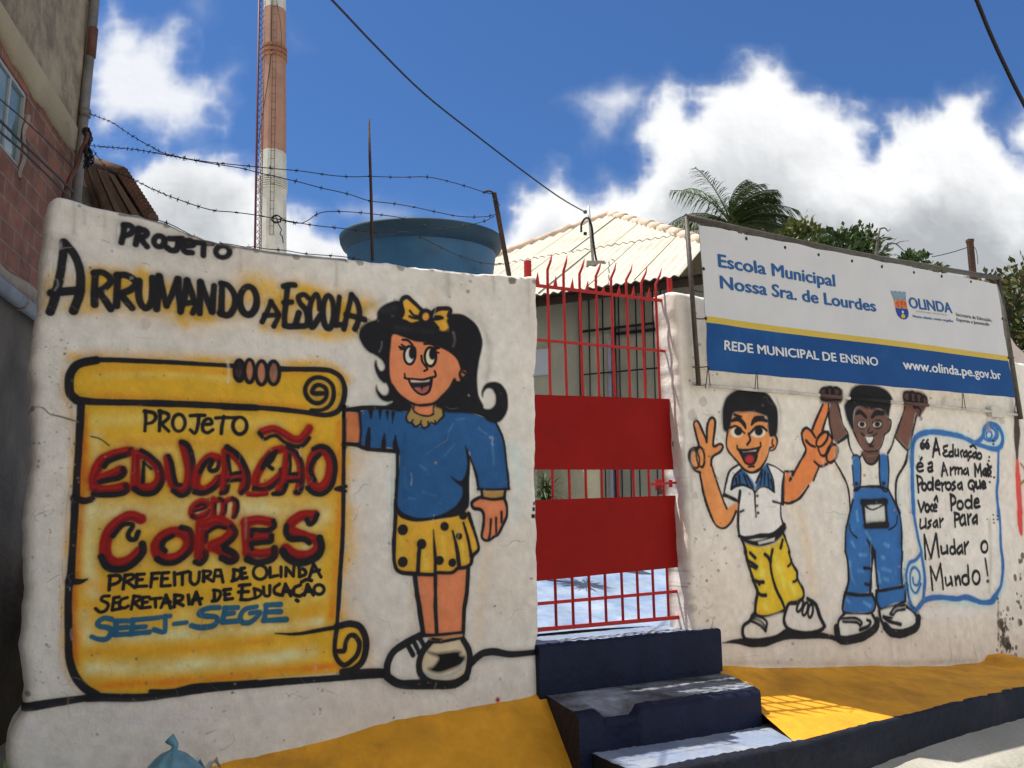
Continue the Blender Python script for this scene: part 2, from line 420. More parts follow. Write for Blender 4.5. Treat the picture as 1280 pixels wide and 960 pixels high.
def paint_left(p):
    A, B, C, D, E, F = (50, 270), (190, 290), (320, 340), (100, 500), (220, 500), (300, 500)
    # ---- title
    p.reg = ('title',)
    for pts, w, a in [([(104,372),(118,346),(140,352),(165,360)], 26, .75), ([(88,384),(100,388),(115,384)], 18, .6), ([(120,370),(170,372),(230,386),(290,385),(320,372)], 40, .62),
                      ([(150,346),(200,358),(240,362)], 22, .5), ([(318,352),(345,372),(360,400)], 34, .8), ([(360,380),(400,385),(440,392)], 44, .7),
                      ([(380,412),(420,418),(440,412)], 18, .6), ([(452,382),(464,380)], 17, .8), ([(225,400),(232,404)], 14, .6), ([(70,350),(66,378)], 26, .4),
                      ([(330,408),(346,410)], 16, .6), ([(250,395),(262,398)], 14, .6), ([(176,338),(182,346)], 16, .6), ([(372,358),(400,366)], 16, .6), ([(60,352),(58,384)], 12, .25)]:
        p.glow(pts, w * 1.08, YE, min(.97, a * 1.45), .35)
    lettering(p, A, '!845,95 835,180 815,265;840,90 900,95 930,130 905,175 850,195;!990,125 975,210 955,285;985,130 1050,145 1070,175 1040,205 985,215;1000,215 1030,255 1070,305', 50, BK, halo=.4, soft=2.2)
    lettering(p, B, 'o72,92 52 55;175,65 240,66 300,65;265,70 262,130 240,180 190,185 150,160;310,135 405,135 400,95 360,85 320,110 310,160 340,200 400,205;440,105 600,115;!520,110 515,170 512,235;o705,198 68 58', 48, BK, halo=.4, soft=2.2)
    lettering(p, A, '100,960 130,880 165,750 200,600 225,430 240,290;240,265 310,340 365,430 400,560 405,680 390,800 335,950;115,770 250,755 400,745', 74, BK, halo=.4, soft=2.2)
    lettering(p, A, '!555,570 545,700 545,890;540,570 620,565 690,610 705,660 660,710 590,760;590,760 640,830 705,930;!775,590 770,740 765,900;765,595 850,590 930,630 960,680 900,740 800,780;800,780 860,850 920,920;990,650 985,760 1000,860 1045,920 1100,890 1125,800 1125,620;!1190,600 1185,760 1165,930', 62, BK, halo=.4, soft=2.2)
    lettering(p, B, '!80,450 110,600 145,740 200,620 255,470;!265,470 270,620 285,790;!285,800 330,640 350,490;!350,485 400,620 440,740 405,810;300,715 430,705;!485,500 480,660 475,815;!490,510 545,660 595,790;!600,800 610,660 620,540;!700,520 695,680 690,820;690,515 760,540 820,630 825,730 790,810 740,835 680,810;o960,690 85 140', 55, BK, halo=.4, soft=2.2)
    lettering(p, C, '!60,500 110,400 150,300;150,300 200,380 225,440 180,540;85,435 225,430', 45, BK, halo=.4, soft=2.2)
    lettering(p, C, '275,145 330,130 390,130;315,140 300,300 285,430 285,530;280,305 355,300;285,535 330,545 400,540;!395,530 430,410;525,260 480,225 425,250 440,310 500,380 520,470 500,535 400,540;640,370 630,280 605,225 560,280 535,380 540,480 560,550 610,490 650,430;o725,400 55 165;!835,250 820,380 800,520;800,530 890,525;!880,570 910,420 955,230;955,230 1010,300 1035,400 1020,500 990,570;900,425 980,445 1085,475', 48, BK, halo=.4, soft=2.2)
    # ---- scroll
    p.reg = ()
    for pts in [[(84,470),(84,500),(96,560),(90,640),(84,760),(86,830),(110,868)], [(90,448),(150,446),(280,452),(350,456),(405,456),(434,475)], [(434,540),(432,620),(430,700),(428,770)], [(436,640),(436,700)]]:
        p.glow(pts, 17, ORG, .8)
    p.glow([(446,640),(444,700),(440,760),(450,790)], 26, ORG, .30); p.glow([(455,560),(446,590)], 20, ORG, .25); p.glow([(462,800),(462,840)], 12, ORG, .35)
    p.reg = ('scroll',)
    roll = [(290,457.5),(200,452),(120,450),(97.5,456),(88,470),(86,480),(88,490),(98,501),(175,504),(250,506),(320,510),(361,512.5),(386,515),(400,518),(412,518),(424,511),(429,500),(430,485),(426,472),(416,465),(400,462),(351,461)]
    body = [(102,504),(99,555),(95,620),(94,640),(89,705),(86,735),(85,782),(86,820),(92.5,845),(105,860),(120,866),(175,869),(212,864),(250,857),(320,850),(382,845),(440,840),(452,834),(457,818),(456,800),(450,787),(440,780),(420,781),(423,720),(427,655),(430,600),(430,516),(400,518),(320,510),(175,504)]
    p.fill(body, YE, sharp=True, soft=2); p.fill(roll, YE, sharp=True, soft=2)
    lt = paint_col(208, 168, 92); dk = paint_col(192, 124, 34); pale = paint_col(200, 178, 130)
    for pts, w, c, a in [([(120,526),(200,524),(280,530),(350,531)], 18, lt, .40), ([(150,552),(260,556),(330,560)], 12, dk, .45), ([(120,640),(200,642),(300,636),(400,642)], 34, pale, .55), ([(150,575),(260,580),(400,590)], 40, lt, .40), ([(150,690),(280,700),(390,690)], 36, lt, .40), ([(230,772),(330,760),(400,740)], 26, lt, .5), ([(120,545),(118,600)], 16, pale, .3), ([(112,640),(112,700),(116,740)], 20, pale, .55), ([(108,560),(110,600)], 12, dk, .5), ([(104,520),(103,600),(98,680),(92,760),(94,830)], 12, paint_col(172,92,22), .8),
                         ([(130,797),(220,793),(330,785),(400,777)], 15, pale, .7), ([(110,815),(220,812),(340,800)], 9, dk, .55), ([(112,836),(220,832),(330,824),(390,815)], 18, pale, .85), ([(120,857),(220,852),(330,841),(430,831)], 12, paint_col(184,108,28), .75), ([(424,530),(424,620),(420,700),(414,770)], 11, paint_col(184,108,28), .8),
                         ([(110,730),(130,735),(150,732)], 16, dk, .4), ([(390,600),(395,680),(392,720)], 16, lt, .5), ([(380,660),(384,700)], 18, pale, .45), ([(120,470),(200,468),(290,474)], 10, lt, .35), ([(120,494),(240,500),(380,508)], 11, dk, .6), ([(110,462),(200,460),(290,466),(400,470)], 9, dk, .45), ([(115,760),(105,790)], 16, dk, .4), ([(110,690),(125,660)], 20, lt, .4), ([(390,760),(380,775)], 18, dk, .35), ([(106,770),(112,800)], 18, pale, .4)]:
        p.glow(pts, w, c, min(.95, a * 1.45), .3)
    # curls
    p.fill(P8(280,430,'850,370 930,335 1020,355 1090,430 1095,540 1040,620 950,640 860,570 815,480'), paint_col(160, 122, 48), a=.8)
    p.glow(P8(280,430,'1140,340 1170,450 1150,580 1080,660'), 6, paint_col(150,110,60), .7)
    lettering(p, (280,430), '870,665 980,660 1060,610 1095,520 1085,420 1020,355 930,335 850,370 810,450 830,530 890,585 960,590 1015,545 1025,480 1000,430 940,410 895,440 890,490 1000,495', 34, BK)
    lettering(p, (0,240), '1180,870 960,858 800,850 480,840 390,860 350,920', 20, BK, k=4.0)
    lettering(p, (0,240), '480,842 390,862 352,910 345,965 352,1010 385,1042', 36, BK, k=4.0)
    lettering(p, (0,480), '380,80 480,90 700,95 1000,105 1280,120', 28, BK, k=4.0)
    lettering(p, (280,430), '0,632 400,642 650,665 850,690 960,708 1060,705 1150,660 1195,560 1205,440 1170,340 1090,280 960,255 570,250', 44, BK)
    lettering(p, (380,760), '320,190 400,165 480,160 560,190 610,280 620,380 600,490 560,560 480,620 380,640', 58, BK)
    lettering(p, (380,760), '330,200 310,300 305,420 330,510 390,570 450,550 520,480 550,400 545,330 500,275 450,280 415,340 405,410 390,430 320,432', 42, BK)
    lettering(p, (320,720), '95,287 200,290 320,270 430,250', 14, BK, k=4.0, taper=[.3, 1, 1.3])
    lettering(p, (0,480), '!405,100 402,180 395,300 385,440 380,560;370,570 420,585 458,576;!375,580 370,700 362,820 355,960', 30, BK, k=4.0)
    lettering(p, (0,720), '355,0 345,40 340,150 342,250 345,400 375,500 425,560 480,592', 32, BK, k=4.0)
    lettering(p, (0,720), '345,28 400,28 436,16', 26, BK, k=4.0, taper=[1.2, .9, .3])
    lettering(p, (0,720), '480,595 700,600 850,582 1000,548 1280,530', 20, BK, k=4.0)
    lettering(p, (0,720), '750,575 860,570 960,548 1020,548', 14, BK, k=4.0)
    lettering(p, (320,500-480+480), '440,40 440,420 430,700 425,960', 16, BK, k=4.0) if False else None
    p.stroke([(430,508),(429.5,560),(429,610),(428,660),(425,715),(421,782)], 4.2, BK)
    p.stroke([(421,611),(427,609),(432,608)], 3.6, BK); p.stroke([(419,611.5),(428,614),(432,614)], 2.4, BK)
    # fingers gripping the roll
    p.reg = ('scroll', 'fingers')
    for cx, cy, rx, ry, c in [(152,265,52,105,(60,44,40)), (255,270,50,115,(150,98,72)), (375,290,56,120,(158,104,78)), (495,290,60,118,(120,84,68))]:
        p.fill(ell(280+cx/8, 430+cy/8, rx/8, ry/8), paint_col(*c), sharp=True); p.glow(ell(280+(cx-10)/8, 430+cy/8, rx/20, ry/14)[:15], 4, paint_col(176,118,90), .5)
        lettering(p, (280,430), 'o%d,%d %d %d' % (cx, cy, rx, ry), 26, BK)
    p.stroke([(299,455),(299,470)], 6, BK, a=.7)
    # base line
    p.reg = ()
    p.stroke([(26,886),(45,882),(70,878),(110,872)], 9, BK, taper=[1.0, 1.15, 1, .8]); p.stroke([(110,872),(180,872),(250,862),(320,855),(400,849),(480,843)], 7.5, BK)
    p.stroke([(440,842),(470,841),(484,842)], 9, BK)
    p.stroke([(586,831),(597,821),(606,816),(620,815),(640,818),(674,815)], 7, BK, taper=[1.1, 1, 1, .8])
    p.glow([(590,826),(640,817),(672,816)], 10, BK, .35)
    # ---- writing on the scroll
    p.reg = ('scroll', 'writing')
    lettering(p, D, '!650,110 655,210 645,310;640,115 730,130 755,180 720,225 660,240;!800,115 795,220 790,310;790,115 870,140 880,180 840,220 800,240;810,240 885,315;o985,230 62 85', 30, BK, halo=.1)
    lettering(p, E, '140,160 210,155 285,155;225,165 215,260 185,335 140,300;260,245 350,240 345,200 310,190 270,230 265,300 310,330 365,300;395,182 500,178 600,180;!475,165 455,270 450,335;o635,258 70 85', 28, BK, halo=.1)
    def fat(o, red, wr, blk):
        for t in red.split(';'): p.glow(P8(*o, t), wr / 8 * 1.15, RD, .6, .3)
        lettering(p, o, red, wr, RD, soft=3.2, halo=.45)
        for t in red.split(';'):
            q = [(x - .8, y - 1.2) for x, y in P8(*o, t)]; p.glow(q, wr / 8 * .32, paint_col(160,36,28), .5, .3)
            q = [(x + .9, y + 2.0) for x, y in P8(*o, t)]; p.glow(q, wr / 8 * .5, DRED, .7, .3)
        for t, w in blk: lettering(p, o, t, w * 1.28, BK, soft=2.2, halo=.42)
    fat(D, '470,510 340,540 220,600 160,700;400,700 270,760 160,800;170,690 130,790 150,870;140,880 250,900 400,880 440,870', 84, [('510,495 490,540 380,575 280,620 240,665;430,690 440,730 380,780 290,800 200,820;460,860 470,900 400,940 200,950 130,940', 38)])
    fat(D, '560,540 555,700 550,870;570,540 680,580 770,680 790,790 720,870 600,880', 78, [('610,505 700,560 790,650 830,760 800,860 730,930 620,935 545,890', 34), ('!635,620 630,720 625,820', 26), ('630,620 665,650 710,690', 18)])
    fat(D, '870,580 890,720 930,850 1000,900 1070,840 1085,700 1060,560 1030,450', 78, [('880,560 915,640 935,760 960,840 1000,850', 30), ('1010,420 1070,450 1115,550 1130,700 1120,840 1070,930 1000,955 930,910', 36)])
    fat(E, '410,580 340,570 260,640 210,740 200,850 260,900 350,870 420,790', 74, [('435,620 410,690 360,710 330,680 360,620 330,600 280,640 240,720', 28), ('450,770 420,840 350,900 260,935 180,920', 36)])
    fat(E, '490,520 490,650 480,800 470,900;500,510 600,580 670,700 680,800 650,910;500,780 650,770', 60, [('510,470 600,530 680,640 725,760 710,880 650,930', 32), ('!515,560 530,650 545,740 640,725;520,810 640,800', 22), ('520,860 500,920 450,935', 30)])
    fat(E, '1050,490 960,520 880,620 810,740 800,850 880,870 980,810 1060,740', 72, [('860,680 920,570 970,530;1000,510 960,590 920,650 960,690', 24), ('1050,700 1060,760 1000,830 900,895 780,890', 34)])
    fat(E, '720,940 800,945 900,935', 42, [])
    fat(F, '470,490 450,640 440,800 380,900;480,490 560,570 600,700 590,820 570,920;470,790 570,780', 56, [('470,470 550,520 610,620 625,760 600,910 550,925;460,850 420,930 330,940', 29), ('!490,550 500,650 490,740 560,740;480,815 590,810', 20)])
    fat(F, '220,320 330,290 420,330 520,390 600,390 660,330 690,280', 72, [('190,330 240,390 300,365 360,360 440,420 540,465 630,450 690,380', 27)])
    eo = ' '.join('%d,%d' % q for q in ell(800, 690, 105, 190, 6)); eo += ' ' + eo.split()[0]
    fat(F, eo, 84, [('730,490 800,465 880,490 940,590 950,720 910,860 820,940 730,930 670,880', 31), ('790,550 730,610 700,700 740,800', 30)])
    R1, R2 = (110, 610), (260, 620)
    fat(R1, '1060,210 1170,190 1190,150 1130,130 1050,180 1030,250 1080,290 1180,250', 50, [('1210,220 1180,280 1100,310 1040,280', 22), ('1060,235 1130,215 1170,180 1130,165 1080,190', 16)])
    fat(R2, '50,30 40,200;60,60 100,40 150,60 140,190;160,60 220,30 270,60 260,200', 48, [('70,90 70,200;110,20 150,50;180,90 170,160 130,210', 18), ('240,20 290,60 290,150 250,215', 24)])
    fat(R1, '520,310 420,280 310,330 210,440 170,580 190,700 290,760 420,720 510,640', 98, [('500,440 470,510 420,510 400,460 440,390 430,360 350,370 290,430 250,480', 34), ('540,560 545,640 480,730 380,800 270,815 180,780 130,690', 44)])
    eo = ' '.join('%d,%d' % q for q in ell(840, 575, 165, 125, -28)); eo += ' ' + eo.split()[0]
    fat(R1, eo, 92, [('930,395 1010,420 1045,500 1040,590 980,670 880,740 770,750 690,710', 36), ('840,480 760,530 740,590 770,630', 32)])
    fat(R1, '1130,360 1120,500 1110,680;1140,370 1230,335 1300,330', 92, [('1070,740 1120,755 1170,700 1175,640', 40), ('1175,540 1190,440 1270,390', 24)])
    fat(R2, '0,270 100,250 210,300 230,370 150,450 40,500;60,500 150,560 230,610', 92, [('10,350 80,310 170,320', 20), ('230,300 275,360 240,430 150,500', 32), ('170,530 260,580 270,630 210,655 130,620', 44)])
    fat(R2, '370,280 380,420 390,560;370,260 500,240 620,260;420,420 600,400;400,560 500,580 640,570', 84, [('650,250 660,300 600,340 440,340;630,400 620,450 540,465 430,475', 34), ('440,350 430,400;430,480 435,530', 24), ('660,530 660,600 590,650 470,660 390,630', 48)])
    fat(R2, '1060,190 930,200 830,270 830,350 950,400 1070,440 1090,520 1000,590 870,590 770,530', 84, [('1085,190 1060,250 1010,280 985,240;780,300 780,380 830,430 950,430 1010,470', 34), ('1110,420 1130,500 1100,590 1000,650 880,665 780,610 740,550', 48)])
    T1, T2 = (100, 690), (250, 690)
    lettering(p, T1, '!300,240 290,380;290,240 380,235 405,270 370,310 300,330;!450,230 430,370;450,235 520,225 530,260 460,300;470,300 545,355;!570,225 560,350;565,225 640,220;570,280 620,275;565,345 665,340;!720,220 705,350;715,215 790,210;720,270 770,265;!820,215 810,340;820,210 885,205;820,270 870,265;815,340 900,335;!940,205 945,330;970,220 1080,195;!1020,215 1020,325;1100,205 1100,290 1140,325 1180,290 1190,200;!1235,200 1225,290', 27, BK, halo=.08, soft=1.0)
    lettering(p, T2, '!30,190 35,295;25,190 100,195 90,230 40,250;50,250 120,290;!130,290 150,180 200,180 225,300;140,240 215,240;!335,180 330,285;330,175 390,190 400,230 370,270 315,290;!410,170 415,265;405,165 440,160;410,215 450,210;415,265 465,255;o597,203 68 70;!695,155 695,250 770,235;!805,150 805,245;!855,240 855,155 930,240 935,150;!990,155 990,245;985,155 1040,180 1050,220 1000,245;!1090,250 1130,120 1205,250;1110,200 1190,180', 27, BK, halo=.08, soft=1.0)
    lettering(p, T1, '290,440 230,445 215,480 280,520 260,580 200,600 155,565;!340,460 320,580;335,460 390,450;330,510 380,505;325,580 410,565;470,455 410,480 395,540 440,560 480,540;!540,440 510,570;535,440 600,450 590,480 530,510;540,510 600,560;!625,460 620,560;620,455 690,450;625,505 670,500;620,560 700,550;700,470 810,460;!750,465 755,550;!810,555 860,430 905,560;830,510 900,500;!950,430 940,550;945,430 1020,440 1010,480 950,500;960,500 1030,535;!1080,430 1090,520;!1120,520 1160,400 1200,520;1125,480 1215,465', 27, BK, halo=.08, soft=1.0)
    lettering(p, T2, '!140,380 140,480;130,380 190,390 200,430 170,480 120,490;!240,375 250,475;230,380 300,370;240,425 290,420;245,475 320,465;!420,330 405,470;390,335 495,325;380,400 480,395;400,475 480,475 550,455;!540,370 545,450;535,365 600,390 600,430 550,460;630,350 640,430 690,430 695,335;790,320 740,360 745,410 800,430;!820,430 850,320 905,435;840,395 900,390;1000,330 940,360 935,420 990,440 1030,420;!960,480 975,490;!1040,430 1070,325 1130,430;1060,395 1120,390;1010,300 1060,275 1110,285;o1185,375 50 48', 27, BK, halo=.08, soft=1.0)
    SB = paint_col(34, 78, 102)
    lettering(p, T1, '310,670 240,660 180,700 190,740 290,760 310,810 260,870 180,870 115,845;!360,700 350,820;350,690 430,688 520,690;370,760 470,750;350,825 500,820;!530,680 510,820;520,680 700,665 900,640;540,755 650,745;520,815 690,800;850,640 850,760 830,800 740,775;940,720 1060,705', 42, SB, halo=.12)
    lettering(p, T2, '185,555 90,560 10,590 -5,625 60,640 150,650 170,690 120,740 0,755 -90,735;!250,560 220,690;240,560 370,555;240,620 330,610;220,700 370,690;560,545 450,570 400,640 420,700 500,700 580,630 590,600 500,610;!660,530 640,680;650,530 800,525;650,600 800,595;630,685 860,675', 42, SB, halo=.12)
    # ---- girl
    p.reg = ()
    p.glow([(600,590),(640,560),(650,600),(645,640)], 22, paint_col(150,180,200), .35)
    p.glow([(515,500),(480,505),(455,508)], 14, paint_col(150,175,195), .4); p.glow([(500,540),(490,580),(492,640)], 12, paint_col(150,180,200), .4)
    p.glow([(606,700),(600,760),(598,800)], 14, ORG, .22); p.glow([(515,730),(512,790)], 10, ORG, .22); p.glow([(540,372),(545,384),(570,392)], 16, ORG, .2); p.glow([(604,640),(610,690)], 16, ORG, .22)
    p.glow([(450,395),(458,385),(480,374)], 10, BK, .35); p.glow([(585,390),(602,405),(612,440),(608,470)], 10, BK, .35)
    p.reg = ('girl', 'leg_l')
    p.fill(P8(460,620,'495,780 660,780') + P8(470,760,'600,265 480,265 430,0'), SKIN, sharp=True)
    p.reg = ('girl', 'leg_r')
    p.fill(P8(460,620,'680,775 880,700 990,710') + P8(470,760,'880,0 860,250 615,265'), SKIN, sharp=True)
    lettering(p, (470,760), '!390,-320 405,-160 430,0 470,265', 38, BK); lettering(p, (470,760), '!590,-330 592,0 605,265', 32, BK); lettering(p, (470,760), '!915,-400 905,-160 880,0 870,265', 34, BK)
    S6 = (460, 620)
    p.reg = ('girl', 'skirt')
    p.fill(P8(*S6, '290,180 400,240 600,245 800,210 980,140 1010,200 1060,330 1095,490 1090,560 1040,600 1030,680 960,720 880,720 850,760 690,775 650,790 530,790 480,780 320,770 265,700 255,500 270,250'), ORG)
    for t in ['330,300 330,600', '560,560 570,720', '740,400 760,600', '930,480 950,640']: p.glow(P8(*S6, t), 7, paint_col(214,164,66), .6)
    for cx, cy, r in [(345,338,42),(345,660,42),(535,480,42),(760,303,36),(905,403,26),(710,645,36),(835,667,32),(945,195,32)]:
        p.stroke([(S6[0]+cx/8-.3, S6[1]+cy/8), (S6[0]+cx/8+.3, S6[1]+cy/8)], r/8*2*1.0, BK, halo=.2)
    lettering(p, S6, '275,40 270,250 255,500 265,680 320,760 480,780', 32, BK); lettering(p, S6, '480,780 650,785 690,768 830,765 890,722 960,715 1020,680 1040,600 1095,540 1095,480 1050,330 1000,180', 28, BK)
    lettering(p, S6, '515,480 505,620 500,770', 34, BK); lettering(p, S6, '650,340 660,500 670,640 665,770', 28, BK, taper=[.4,1,1,1]); lettering(p, S6, '840,350 880,520 905,710', 32, BK, taper=[.4,1,1.1]); lettering(p, S6, '950,270 990,420 1025,600', 30, BK, taper=[.6,1,1])
    R32 = (320, 480)
    p.reg = ('girl', 'sweater')
    p.fill(P8(*R32, '515,140 700,132 750,135 930,130 1030,130 1120,160 1200,190 1235,270 1250,370 1262,520 1115,525 1100,450 1072,365 1064,345 1066,450 1064,600 1050,625 1000,650 900,675 800,680 735,665 706,625 700,500 703,332 515,312', 4.0), BL, soft=1.2)
    for t, w in [('960,240 985,200',2.6),('940,360 990,300',3),('820,410 850,430',3),('830,540 900,560',3.4),('1110,220 1150,250',3),('760,570 790,575',3),('1000,180 1040,172',3),('880,330 850,350',2.5),('1180,300 1190,400',4),('740,420 745,520',4)]:
        p.glow(P8(*R32, t, 4.0), w, paint_col(70,110,150), .42)
    p.glow(P8(*R32, '740,250 738,420 742,560', 4.0), 8, paint_col(24,58,98), .5); p.glow(P8(*R32, '1210,260 1235,400', 4.0), 9, paint_col(24,58,98), .4)
    p.fill(P8(*R32, '1043,305 1070,370 1066,480 1062,600 1020,655 920,675 800,690 720,668 708,635 800,668 900,660 980,622 1025,570 1030,520 1005,500 970,460 1020,485 1046,450 1054,385', 4.0), BK, soft=1.0)
    S4 = (420, 500)
    for t, w in [('330,285 318,390 312,480', 44), ('480,340 474,420 470,490', 36), ('592,355 588,430 595,500', 40), ('345,95 350,180', 30), ('440,100 438,195', 26), ('510,120 512,200', 22), ('570,130 560,235', 22)]:
        lettering(p, S4, t, w, BK, taper=[.35, 1, 1.1] if t[0] in '345' and int(t.split()[0].split(',')[1]) > 250 else [1.2, .3], halo=.1)
    lettering(p, S4, '95,100 240,82 350,76 500,80 650,98', 30, BK); lettering(p, S4, '100,440 200,450 300,490 450,502 612,515', 30, BK); lettering(p, S4, '225,120 240,300 230,440', 24, BK)
    lettering(p, S4, '612,500 610,700 596,960', 26, BK); lettering(p, R32, '700,480 698,560 703,620 735,660', 9, BK, k=4.0)
    lettering(p, R32, '1195,185 1235,270 1250,370 1264,522', 8, BK, k=4.0); lettering(p, R32, '1264,524 1180,530 1108,526', 8, BK, k=4.0); lettering(p, R32, '1112,524 1095,440 1068,362', 8, BK, k=4.0)
    p.reg = ('girl', 'forearm')
    p.fill(P8(*S4, '100,115 218,122 232,300 222,424 100,424'), paint_col(168,98,62), sharp=True); lettering(p, S4, '95,104 230,108;100,436 225,440', 18, BK)
    S5 = (530, 560)
    p.reg = ('girl', 'hand')
    p.fill(P8(*S5, '575,490 520,510 475,550 490,600 560,615 590,660 590,760 575,870 590,915 640,920 700,880 730,860 780,770 820,680 820,580 800,510'), SKIN)
    lettering(p, S5, '580,485 520,510 473,550 490,602 560,618 590,665 590,760 572,870 590,915 640,925 700,885 735,862 785,765 822,680 825,580 800,505', 20, BK); lettering(p, S5, '665,715 655,850 640,915;715,700 715,855;770,640 770,745', 17, BK)
    p.reg = ('girl', 'sweater')
    p.fill(P8(*S5, '575,430 810,430 800,500 700,515 585,500'), paint_col(146,112,58), sharp=True); lettering(p, S5, '!572,425 578,495;!812,425 800,500;578,498 690,515 800,500', 20, BK)
    # hair
    H1, H2, H3 = (440, 360), (460, 420), (500, 440)
    p.reg = ('girl', 'hair')
    hair = P8(*H1, '1000,255 1100,265 1180,310 1240,370 1280,450') + P8(*H2, '1140,60 1130,150 1105,260 1090,380 1088,480 1105,600 1150,690') + P8(*H3, '840,562 900,568 945,520 950,450 920,380 870,368 835,405 825,455 812,430 815,380 850,320 920,298 990,310 1040,360 1072,430 1080,540 1060,620 1010,690 950,712 880,698 830,655 740,625 600,612 470,610 430,600') \
        + P8(*H2, '380,760 200,740 130,735 170,700 240,658 190,662 130,640 85,580 73,530 85,490 100,540 150,592 190,580 200,530 180,480 150,470 100,420 65,340 60,280 80,240 95,300 120,345 150,340 160,300 130,240 60,190 0,160') + P8(*H1, '100,570 65,480 85,400 160,340 240,310 250,240 300,180 380,140 470,125 560,200 800,260')
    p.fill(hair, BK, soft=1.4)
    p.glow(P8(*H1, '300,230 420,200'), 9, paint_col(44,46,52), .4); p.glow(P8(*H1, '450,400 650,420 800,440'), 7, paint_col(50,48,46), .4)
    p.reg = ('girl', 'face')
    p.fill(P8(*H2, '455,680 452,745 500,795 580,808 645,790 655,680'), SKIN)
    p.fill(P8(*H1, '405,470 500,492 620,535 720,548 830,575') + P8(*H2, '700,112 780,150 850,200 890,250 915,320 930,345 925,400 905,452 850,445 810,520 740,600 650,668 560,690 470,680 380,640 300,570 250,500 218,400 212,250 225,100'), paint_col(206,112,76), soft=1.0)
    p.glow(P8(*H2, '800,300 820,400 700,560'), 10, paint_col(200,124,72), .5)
    lettering(p, H2, '240,495 300,580 390,650 480,690 570,692 660,672 750,595 815,520 860,440', 20, BK); lettering(p, H2, '455,685 455,750 505,797 580,808 640,792 655,690', 16, BK)
    p.fill(ell(460+955/8, 420+385/8, 2.6, 4.2), SKIN, sharp=True); lettering(p, H2, '930,335 912,380 925,430 965,415;945,365 975,385 955,415', 14, BK)
    for cx, cy, rx, ry, px_, py_, prx, pry, ewh in [(572,675,56,90,602,645,40,68,(176,172,166)), (780,690,56,94,805,655,40,66,(190,180,150))]:
        p.fill(ell(H1[0]+cx/8, H1[1]+cy/8, rx/8, ry/8), paint_col(*ewh), sharp=True, soft=1); p.fill(ell(H1[0]+px_/8, H1[1]+py_/8, prx/8, pry/8, 6), BK, sharp=True, soft=1)
        lettering(p, H1, 'o%d,%d %d %d' % (cx, cy, rx, ry), 19, BK, soft=1.0, halo=.05)
    lettering(p, H1, '500,520 550,525 600,570;720,560 780,560 830,578', 16, BK, soft=1, halo=.05); lettering(p, H1, '465,590 515,602;490,568 528,592;478,612 515,618;830,612 870,600;832,640 862,650;820,600 850,590', 12, BK, soft=1, halo=.05)
    lettering(p, H1, '690,680 700,740 738,790 748,815 718,832', 15, BK, soft=1, halo=.05)
    p.fill(P8(*H2, '400,430 500,442 635,422 625,500 600,560 540,587 480,560 430,500'), paint_col(28,28,36), soft=1)
    p.fill(P8(*H2, '460,520 520,515 560,515 605,500 590,555 540,578 490,556'), paint_col(142,78,74), soft=1); p.fill(P8(*H2, '412,434 510,440 612,426 606,458 510,466 430,464'), paint_col(178,150,138), soft=1, sharp=True); lettering(p, H2, '!535,500 535,540', 22, BK, taper=[1, .2])
    lettering(p, H2, '362,380 375,425 440,430 540,438 620,418 672,402 662,355', 16, BK, soft=1, halo=.05); lettering(p, H2, '400,430 430,500 480,560 540,588 600,562 625,500 635,420;360,420 380,425', 15, BK, soft=1, halo=.05)
    p.reg = ('girl', 'collar')
    p.fill(P8(*H3, '130,560 90,590 60,650 90,700 130,710 150,745 200,735 230,755 280,735 300,715 350,720 380,690 420,650 430,600 400,570 340,560 330,622 250,645 160,612'), TAN)
    lettering(p, H3, '90,580 58,650 72,702 112,712 150,748 200,722 230,762 280,742 305,707 352,722 390,682 430,640 425,590;122,560 140,602 200,632 280,642 330,622;!200,720 205,690;!280,735 275,700;!110,705 125,680;!350,715 345,690', 17, BK, halo=.1)
    p.reg = ('girl', 'bow')
    p.fill(P8(*H1, '510,140 545,115 600,130 680,200 690,250 690,350 600,370 540,340 490,310 510,240'), paint_col(188,138,48)); p.fill(P8(*H1, '800,260 830,230 900,210 970,220 960,290 940,330 960,400 910,430 850,400 790,330'), paint_col(188,138,48))
    lettering(p, H1, '690,345 600,370 540,345 480,312 510,240 495,130 545,90 600,125 690,215', 36, BK); lettering(p, H1, '790,330 850,402;800,250 850,215 910,205 980,215 965,280', 34, BK)
    lettering(p, H1, '580,228 620,275 690,292;575,285 620,300 690,305', 22, BK); lettering(p, H1, '810,312 850,310 900,300;800,290 880,290', 22, BK)
    p.fill(ell(H1[0]+735/8, H1[1]+290/8, 6, 6), paint_col(186,128,58), sharp=True); lettering(p, H1, 'o735,288 55 62', 34, BK)
    # shoes
    S7 = (470, 760)
    p.reg = ('girl', 'shoe_l')
    p.fill(P8(*S7, '450,280 300,370 160,460 120,560 130,680 250,720 420,710 480,650 430,560 480,430 540,340'), WHT)
    lettering(p, S7, '450,270 300,350 170,440 110,570 118,690 220,755 400,750 560,755', 58, BK); lettering(p, S7, '325,390 365,468;385,350 420,440;445,320 470,365', 38, BK)
    lettering(p, S7, '350,370 395,440;405,330 445,405', 7, paint_col(150,148,148), halo=0)
    p.reg = ('girl', 'shoe_r')
    p.fill(P8(*S7, '540,340 460,450 430,570 460,680 560,730 750,740 880,680 930,560 920,430 860,320 700,330'), paint_col(176,160,134))
    p.fill(P8(*S7, '515,435 600,450 700,440 800,430 850,440 840,470 890,490 860,560 760,610 640,650 560,640 515,605 570,580 620,500 540,460'), paint_col(18,18,20), soft=2.5)
    lettering(p, S7, '480,650 580,682 700,680 800,640 880,550', 24, paint_col(150,152,150), halo=.1)
